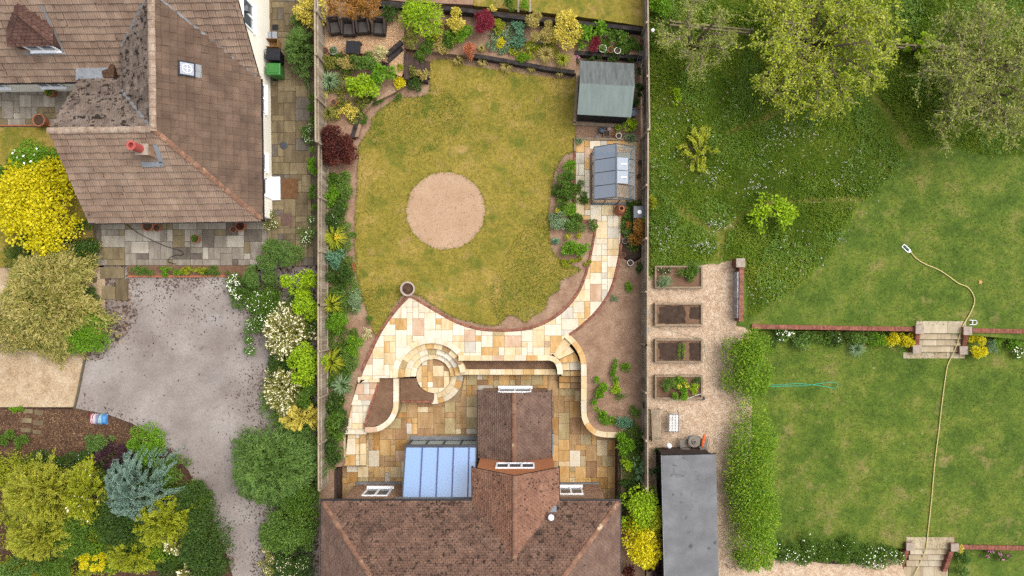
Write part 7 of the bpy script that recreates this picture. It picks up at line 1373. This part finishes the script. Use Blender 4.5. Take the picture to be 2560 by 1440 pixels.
B('groundcover', 'green groundcover at mulch edge far from drive', 40, 1098, 66, 22, .5, 'green', -.06, .08, .05); B('groundcover', 'dark green groundcover with tiny white flowers', 146, 1152, 84, 34, .6, 'dark', -.06, .08, .05, 1.1, ('white', 60, .035)); B('groundcover', 'small bright tuft on gravel and mulch edge', 38, 1022, 22, 8, .2, 'bright', -.06, .07, .04); B('shrub', 'rounded olive green shrub beside the plastic sack', 246, 1102, 37, 28, 1.1, 'feather', -.06, .08, .04, 1.1); B('shrub', 'dark purple shrub below the olive green one', 288, 1142, 58, 34, 1.2, 'purple', -.06, .09, .055); B('shrub', 'vivid green shrub along the curved drive edge', 366, 1112, 50, 46, 1.0, 'bright', -.06, .09, .05); B('shrub', 'green shrub on curved drive edge beside blue conifer', 422, 1172, 44, 50, 1.1, 'green', -.06, .09, .05)
SP('golden_conifer', 'large golden conifer in front corner planting', 92, 1240, 128, 108, 3.2, 'conif', -.06, 330, .1, .04, 100, 'conifer', droop=.3); SP('golden_conifer', 'golden green conifer below the large golden one', 96, 1350, 116, 74, 2.8, 'conif', -.06, 240, .1, .04, 90, 'conifer'); SP('green_conifer', 'green shrub with pale flower tips beside blue conifer', 208, 1240, 64, 100, 2.6, 'yg', -.06, 190, .11, .045, 80, 'conifer', fl=('creamf', 110, .06)); SP('blue_conifer', 'silvery blue conifer with plume like branches', 330, 1236, 116, 108, 3.2, 'blue', -.06, 240, .09, .032, 110, 'conifer', spread=.62, bias=(.2, .2)); SP('olive_conifer', 'olive green conifer below the silvery blue one', 400, 1312, 100, 84, 2.8, 'yg', -.06, 220, .1, .04, 90, 'conifer'); B('shrub', 'glossy dark green shrub beside the drive curve', 512, 1352, 62, 92, 1.8, 'dark', -.06, .1, .055, 1.1); B('shrub', 'dark green shrub between olive conifer and drive', 470, 1250, 50, 44, 1.3, 'dark', -.06, .1, .055); SP('blossom_shrub', 'cream flowering shrub among the dark evergreens', 440, 1356, 46, 44, 2.0, 'olive', -.06, 60, .11, .05, 40, fl=('creamf', 300, .055)); B('shrub', 'vivid yellow lime shrub below the blue conifer', 226, 1406, 46, 22, 2.2, 'gold', -.06, .08, .05); SP('olive_conifer', 'olive shrub between yellow lime shrub and drive', 320, 1392, 84, 56, 2.2, 'yg', -.06, 170, .1, .045, 80, 'conifer'); B('shrub', 'soft green shrub in the front corner planting', 44, 1424, 60, 38, 1.8, 'feather', -.06, .09, .045); SP('blossom_shrub', 'small cream flowering shrub nearest the drive curve', 470, 1430, 36, 24, 1.6, 'olive', -.06, 40, .11, .05, 40, fl=('creamf', 200, .055)); B('shrub', 'green shrub filling gap under golden conifer', 156, 1418, 50, 34, 1.6, 'green', -.06, .09, .05); B('shrub', 'bushy dark green shrub behind the golden conifer', 190, 1330, 70, 70, 1.6, 'green', -.06, .1, .055); B('shrub', 'deep green shrub under the blue conifer', 330, 1300, 90, 90, 1.5, 'dark', -.06, .1, .055)

# ---- undergrowth filling the beds
for a, b, rx, ry, h_, m, z, lb_ in (
    (640, 740, 60, 50, .45, 'green', -.13, 'tangled green undergrowth beneath white daisies near drive'), (735, 790, 60, 60, .6, 'green', -.12, 'green undergrowth between lime shrub and cream blossom'), (735, 905, 62, 70, .6, 'dark', -.12, 'dark undergrowth between the two cream blossom shrubs'), (720, 1010, 66, 60, .6, 'mid', -.12, 'mid green undergrowth below the golden conifer'), (745, 1110, 50, 60, 1.1, 'feather', -.12, 'pale undergrowth between golden conifer and willow'), (745, 1270, 54, 90, .7, 'green', -.12, 'green undergrowth between willow and fence'), (735, 1390, 62, 70, .7, 'dark', -.12, 'dark undergrowth beside the house roof corner'),
    (845, 480, 34, 50, .35, 'green', -.03, 'low green leaves below the burgundy shrub by fence'), (842, 570, 34, 50, .3, 'mid', -.03, 'low green leaves around the yellow daylily'), (850, 665, 38, 50, .3, 'green', -.03, 'low green leaves around the bluish clump'), (858, 760, 44, 50, .3, 'mid', -.03, 'low grassy leaves beside the lawn bulge'), (850, 850, 40, 40, .25, 'green', -.03, 'low green leaves near yellow flowering mound'), (850, 940, 36, 50, .3, 'green', -.03, 'low green leaves beside the sloping path'), (835, 1050, 34, 60, .4, 'dark', -.03, 'dark low leaves at the patio end of border'),
    (60, 1180, 110, 50, .6, 'yg', -.06, 'green undergrowth behind the large golden conifer'), (120, 1300, 150, 80, .9, 'yg', -.06, 'dark undergrowth between golden conifers'), (300, 1190, 110, 50, .6, 'dark', -.06, 'dark undergrowth behind the silvery blue conifer'), (300, 1340, 140, 80, .9, 'hedge', -.06, 'green undergrowth among the olive conifers'), (450, 1300, 80, 110, .6, 'green', -.06, 'green undergrowth along the curved drive'), (480, 1410, 90, 50, .6, 'dark', -.06, 'dark undergrowth at lower drive curve'), (130, 1420, 150, 40, .7, 'yg', -.06, 'green undergrowth surrounding the vivid yellow lime shrub'),
    (1110, 90, 40, 40, .2, 'straw', .38, 'straw and green low cover between lime shrub and coral shrub'), (1270, 90, 40, 50, .2, 'sage', .38, 'silvery low cover around the mint green plant'), (1340, 125, 60, 24, .2, 'yg', .38, 'yellow green low cover before the large golden grass'), (1530, 110, 60, 24, .25, 'green', .38, 'green low cover around the shed pots'), (870, 240, 50, 60, .2, 'olive', .3, 'thin olive cover over corner bed gravel'), (840, 160, 50, 26, .3, 'green', .45, 'green low cover behind the spiky silver clump'),
    (1425, 500, 40, 60, .2, 'green', -.03, 'low green cover in middle of kidney bed'), (1585, 560, 30, 60, .3, 'green', -.03, 'low green leaves around bronze shrub'), (1580, 1130, 34, 70, .3, 'green', -.03, 'low green leaves between coping end and hosta'), (1580, 1260, 40, 60, .5, 'dark', -.03, 'dark low leaves beneath yellow green shrub'),
    (50, 815, 90, 66, 1.5, 'bamboo', -.12, 'straw coloured skirt of variegated shrub over the gravel'), (130, 640, 110, 60, .6, 'dark', -.02, 'dark leaves between golden shrub and variegated shrub'), (2110, 845, 190, 16, .3, 'mid', -.6, 'mixed low foliage along the foot of long brick wall'), (2100, 1385, 150, 24, .35, 'green', -.6, 'long rank foliage along the lower lawn end'), (1890, 1400, 52, 26, 1.2, 'hedge', -.3, 'hedge end beside the bottom shingle')):
    B('undergrowth', lb_, a, b, rx, ry, h_, m, z, .11, .05, .55 if m in ('straw', 'sage', 'olive', 'yg') else .8, cat='hedge' if m == 'hedge' else 'plants', lr=.22, k=int(np.clip(rx*ry/60, 14, 90)))
# plants in pots
for k, (mt, r, h_) in {'twig': ('burg', .9, .2), 'green': ('green', .85, .2), 'tl1': ('bright', .7, .2), 'seat': ('sage', .85, .12), 'w1': ('mid', 1.0, .25), 'gh': ('sage', .8, .12)}.items():
    po, pp_ = POTS[k]; zt = pp_.z*.0; n = 160; d = unit(rs(n)); rr = r*.2; d[:, 2] = np.abs(d[:, 2]); P = np.array((pp_.x, pp_.y, pp_.z-.03))+d*np.array([rr, rr, h_])*nrg.uniform(.2, 1, (n, 1)); mkleaf('plant', P, d+rs(n)*.4, d+np.array([0, 0, 1.])+rs(n)*.4, .08, .04, L_[mt], po, tuple(ORG[po.name]))
# ---- uncountable stuff: long grass, daisies, chips, fallen leaves
def scatter(poly, dens):
    xs = [p[0] for p in poly]; ys = [p[1] for p in poly]; n = int((max(xs)-min(xs))*(max(ys)-min(ys))*dens); X = nrg.uniform(min(xs), max(xs), n); Y = nrg.uniform(min(ys), max(ys), n); k = inside(poly, X, Y); return X[k], Y[k]
def vnoise(X, Y, s, seed):
    r = np.random.default_rng(seed); out = 0*X
    for i in range(7): a = r.uniform(0, 6.28); k = s*r.uniform(.6, 1.7); out = out+np.sin(X*k*np.cos(a)+Y*k*np.sin(a)+r.uniform(0, 6.28))
    return out/7**.5
def blades(name, label, polys, dens, mat, z, hmin, hmax, w, excl=(), patch=None, lean=.9, cat='grass'):
    XS, YS = zip(*[scatter(p, dens) for p in polys]); X = np.concatenate(XS); Y = np.concatenate(YS)
    for e in excl: k = ~inside(e, X, Y) | (nrg.random(len(X)) < .22); X, Y = X[k], Y[k]
    if patch: k = vnoise(X, Y, patch[0], patch[2]) > patch[1]; X, Y = X[k], Y[k]
    n = len(X); g_ = vnoise(X, Y, 1.6, 5)*.5+vnoise(X, Y, 4.0, 8)*.3; h_ = nrg.uniform(hmin, hmax, n)*np.clip(1+g_*.45, .3, 1.8); a = vnoise(X, Y, .9, 3)*2.6+nrg.normal(0, .9, n); ln = h_*lean*nrg.uniform(.4, 1.2, n)
    P = np.stack([X, Y, np.full(n, z)], 1); d = np.stack([np.cos(a), np.sin(a), 0*a], 1); s = np.stack([-np.sin(a), np.cos(a), 0*a], 1)*(w*nrg.uniform(.6, 1.3, n))[:, None]/2; tip = P+d*ln[:, None]; tip[:, 2] += h_; midp = P+d*ln[:, None]*.35; midp[:, 2] += h_*.62
    V = np.stack([P-s, P+s, midp+s*.8, tip], 1).reshape(-1, 3); V2 = np.stack([P-s, midp+s*.8, tip, midp-s*.8], 1)
    return tag(link(name, npmesh(name, np.stack([P-s, midp+s, tip, midp-s], 1).reshape(-1, 3), 4), L_[mat], None, (0, 0, 0)), label, cat, kind='stuff')
paths = [WP(smooth_pts(q, 4, True)) for q in ([(1690, 512), (1715, 524), (1760, 552), (1800, 572), (1830, 552), (1870, 515), (1950, 496), (2060, 492), (2170, 492), (2160, 508), (2060, 508), (1960, 512), (1885, 530), (1850, 556), (1816, 590), (1806, 652), (1780, 652), (1792, 600), (1770, 580), (1700, 540)], [(1800, 330), (1835, 316), (1900, 290), (1962, 250), (1975, 262), (1910, 308), (1850, 332), (1815, 340)], [(2158, 190), (2180, 205), (2210, 258), (2250, 308), (2282, 372), (2262, 380), (2228, 330), (2190, 270), (2160, 215)])]
MEAD = WP([(1626, -60), (2640, -60), (2640, 380), (2480, 388), (2340, 362), (2272, 380), (2246, 430), (2200, 462), (2150, 510), (2105, 590), (2050, 664), (1990, 716), (1925, 762), (1872, 790), (1864, 650), (1770, 650), (1640, 662), (1626, 700)])
blades('meadow_grass', 'long green meadow grass with trodden paths', [MEAD], 620, 'meadow', -.02, .12, .3, .03, paths)
blades('rank_grass', 'darker rank grass patches in the meadow', [MEAD], 420, 'meadow2', -.02, .16, .36, .034, paths, (.8, .15, 21))
X, Y = scatter(MEAD, 46); k = (vnoise(X, Y, 1.4, 31) > .1) & ~inside(paths[0], X, Y) & ~inside(paths[1], X, Y) & ~inside(paths[2], X, Y); X, Y = X[k], Y[k]; n0 = len(X); rep = 7; P = np.repeat(np.stack([X, Y, np.full(n0, .14)], 1), rep, 0); n = len(P); a = nrg.uniform(0, 6.28, n); P[:, :2] += nrg.normal(0, .05, (n, 2)); P[:, 2] += nrg.uniform(-.06, .14, n)
tag(link('meadow_weeds', npmesh('meadow_weeds', leafquads(P, unit(np.stack([np.cos(a), np.sin(a), nrg.uniform(-.2, .5, n)], 1)), np.array([0, 0, 1.])+rs(n)*.3, nrg.uniform(.06, .14, n), nrg.uniform(.03, .06, n)), 4), L_['weed'], None, (0, 0, 0)), 'broad leaved weeds mixed through the long meadow grass', 'weeds', kind='stuff')
def flowers(name, label, pts, sizes, kind, z, cat):
    P = np.array([(W(a, b, z).x, W(a, b, z).y, z+nrg.uniform(-.05, .08)) for a, b in pts]); n = len(P); V = []
    sz = nrg.uniform(*sizes, n)
    for j in range(3): a = nrg.uniform(0, 6.28, n); D2 = np.stack([np.cos(a), np.sin(a), 0*a], 1); V.append(leafquads(P-D2*sz[:, None]*.5, D2, np.tile([0, 0, 1.], (n, 1)), sz, sz*.7, 0))
    return tag(link(name, npmesh(name, np.concatenate(V), 4), FL[kind], None, (0, 0, 0)), label, cat, kind='stuff')
pts = []
for cx, cy, sx_, sy_, n in ((1660, 250, 30, 60, 14), (1720, 300, 60, 40, 26), (1850, 250, 60, 40, 14), (1985, 330, 60, 40, 60), (1940, 345, 50, 30, 40), (1790, 435, 40, 30, 46), (1700, 430, 40, 40, 30), (1885, 470, 26, 26, 30), (1800, 560, 30, 20, 40), (1660, 590, 40, 40, 34), (1755, 615, 36, 14, 44), (1930, 425, 60, 40, 30), (2110, 400, 50, 60, 34), (2140, 470, 60, 60, 24), (2000, 600, 60, 60, 24), (1880, 740, 30, 30, 14), (2100, 590, 16, 20, 9), (1650, 330, 20, 60, 12), (2060, 270, 30, 20, 12), (1960, 700, 60, 40, 12)):
    pts += [(rnd.gauss(cx, sx_*.6), rnd.gauss(cy, sy_*.6)) for _ in range(int(n*1.15))]
flowers('daisies', 'white ox-eye daisies scattered through the long grass', [q for q in pts if q[0] > 1632], (.05, .085), 'white', .3, 'flowers')
def chips(name, label, poly, dens, mat, z, size, cat='chips', cols=None):
    X, Y = scatter(poly, dens); n = len(X); a = nrg.uniform(0, 6.28, n); D = np.stack([np.cos(a), np.sin(a), nrg.uniform(-.1, .35, n)], 1); P = np.stack([X, Y, np.full(n, z+.006)], 1)
    V = leafquads(P, unit(D), np.array([0, 0, 1.])+rs(n)*.3, nrg.uniform(.5, 1.5, n)*size, nrg.uniform(.3, .8, n)*size, 0); return tag(link(name, npmesh(name, V, 4), mat, None, (0, 0, 0)), label, cat, kind='stuff')
chip = leaf('chip_mix', [C(66, 46, 36), C(112, 82, 60), C(150, 114, 82), C(200, 160, 116)], 0, .9); chip2 = leaf('orange_chip_mix', [C(160, 112, 74), C(206, 162, 120), C(226, 190, 150), C(246, 222, 190)], 0, .9); peb = leaf('pebble_mix', [C(150, 120, 92), C(206, 176, 146), C(222, 196, 168), C(244, 228, 206)], 0, .9); fall = leaf('fallen_leaf_mix', [C(120, 84, 56), C(176, 128, 84), C(206, 158, 104), C(230, 190, 130)], .1, .8)
chips('bark_chips', 'loose brown bark chips over the mulch bed', WP([(-40, 1024), (190, 1028), (270, 1044), (330, 1066), (400, 1110), (300, 1180), (-40, 1130)], -.06), 420, chip, -.06, .06)
chips('wood_chips', 'loose orange wood chips on the seating corner', WP([(804, 60), (1004, 40), (1008, 130), (1012, 166), (1000, 186), (930, 134), (804, 138)], .6), 500, chip2, .6, .06)
chips('shingle_stones', 'loose pale stones over the shingle path', WP([(1625, 700), (1840, 652), (1840, 1440), (1625, 1440)], -.04), 260, peb, -.04, .045, 'stones'); chips('gravel_stones', 'loose pale stones over the drive gravel', WP([(-30, 850), (208, 880), (190, 1012), (-30, 1012)], -.12), 260, peb, -.12, .04, 'stones')
chips('greenhouse_chips', 'loose orange chips around the greenhouse', WP([(1480, 360), (1598, 350), (1592, 512), (1556, 545)], .012), 400, chip2, .012, .05)
chips('leaf_litter', 'fallen brown leaves along the tarmac drive edges', WP([(255, 700), (330, 700), (340, 780), (310, 860), (225, 905), (215, 890), (260, 820)], -.13), 30, fall, -.125, .07, 'leaves'); chips('leaf_litter', 'fallen brown leaves in the gutter of the curved drive', WP([(400, 1100), (420, 1104), (500, 1190), (560, 1300), (600, 1440), (580, 1440), (540, 1310), (470, 1180)], -.13), 40, fall, -.125, .07, 'leaves')
chips('border_stones', 'pale flints scattered over the bare soil border', WP([(1480, 780), (1600, 640), (1604, 1080), (1560, 1080), (1475, 1040), (1470, 880)], -.03), 60, peb, -.03, .04, 'stones'); chips('circle_stones', 'tiny pale stones on the bare soil circle', WP(ci, 0), 30, peb, .006, .035, 'stones')
# turf edge tufts so the dry lawn ends raggedly
E = []
lp = WP(smooth_pts(LAWN, 5, True)); 
for i in range(len(lp)):
    a_, b_ = lp[i-1], lp[i]; n = int(math.hypot(a_[0]-b_[0], a_[1]-b_[1])*70)
    E += [(a_[0]+(b_[0]-a_[0])*rnd.random()+rnd.gauss(0, .035), a_[1]+(b_[1]-a_[1])*rnd.random()+rnd.gauss(0, .035)) for _ in range(n)]
cp = WP(ci, 0)
for i in range(len(cp)): E += [(cp[i][0]+rnd.gauss(0, .05), cp[i][1]+rnd.gauss(0, .05)) for _ in range(14)]
E = np.array(E); n = len(E); a = nrg.uniform(0, 6.28, n); P = np.stack([E[:, 0], E[:, 1], np.full(n, -.01)], 1); D = np.stack([np.cos(a), np.sin(a), nrg.uniform(.3, 1.2, n)], 1)
tag(link('turf_edge', npmesh('turf_edge', leafquads(P, unit(D), rs(n)+np.array([0, 0, 1.]), nrg.uniform(.05, .12, n), nrg.uniform(.012, .025, n), 0), 4), L_['lawnblade'], None, (0, 0, 0)), 'ragged grass along the edges of the dry lawn', 'grass', kind='stuff')
blades('lawn_grass', 'short dry grass blades over the middle lawn', [lp], 120, 'dry', .0, .025, .06, .022, (cp,), None, 1.4)
blades('green_turf_patches', 'greener turf patches in the dry middle lawn', [lp], 260, 'lawnblade', .0, .025, .06, .024, (cp,), (.55, .45, 77), 1.4)
blades('green_lawn_grass', 'short green grass blades over the lawn with the sprinkler', [WP([(1875, 800), (1925, 765), (1990, 718), (2050, 668), (2105, 595), (2150, 515), (2250, 432), (2275, 385), (2640, 385), (2640, 818), (2300, 815)])], 110, 'lawnblade', .0, .03, .07, .025, (), None, 1.4)
blades('lower_lawn_grass', 'short green grass blades over the lawn with the turquoise hose', [WP([(1900, 832), (2640, 838), (2640, 1374), (1900, 1374)], -.6)], 110, 'lawnblade', -.6, .03, .07, .025, (), None, 1.4)

# moss and grit fading in from the top and side edges of the drive
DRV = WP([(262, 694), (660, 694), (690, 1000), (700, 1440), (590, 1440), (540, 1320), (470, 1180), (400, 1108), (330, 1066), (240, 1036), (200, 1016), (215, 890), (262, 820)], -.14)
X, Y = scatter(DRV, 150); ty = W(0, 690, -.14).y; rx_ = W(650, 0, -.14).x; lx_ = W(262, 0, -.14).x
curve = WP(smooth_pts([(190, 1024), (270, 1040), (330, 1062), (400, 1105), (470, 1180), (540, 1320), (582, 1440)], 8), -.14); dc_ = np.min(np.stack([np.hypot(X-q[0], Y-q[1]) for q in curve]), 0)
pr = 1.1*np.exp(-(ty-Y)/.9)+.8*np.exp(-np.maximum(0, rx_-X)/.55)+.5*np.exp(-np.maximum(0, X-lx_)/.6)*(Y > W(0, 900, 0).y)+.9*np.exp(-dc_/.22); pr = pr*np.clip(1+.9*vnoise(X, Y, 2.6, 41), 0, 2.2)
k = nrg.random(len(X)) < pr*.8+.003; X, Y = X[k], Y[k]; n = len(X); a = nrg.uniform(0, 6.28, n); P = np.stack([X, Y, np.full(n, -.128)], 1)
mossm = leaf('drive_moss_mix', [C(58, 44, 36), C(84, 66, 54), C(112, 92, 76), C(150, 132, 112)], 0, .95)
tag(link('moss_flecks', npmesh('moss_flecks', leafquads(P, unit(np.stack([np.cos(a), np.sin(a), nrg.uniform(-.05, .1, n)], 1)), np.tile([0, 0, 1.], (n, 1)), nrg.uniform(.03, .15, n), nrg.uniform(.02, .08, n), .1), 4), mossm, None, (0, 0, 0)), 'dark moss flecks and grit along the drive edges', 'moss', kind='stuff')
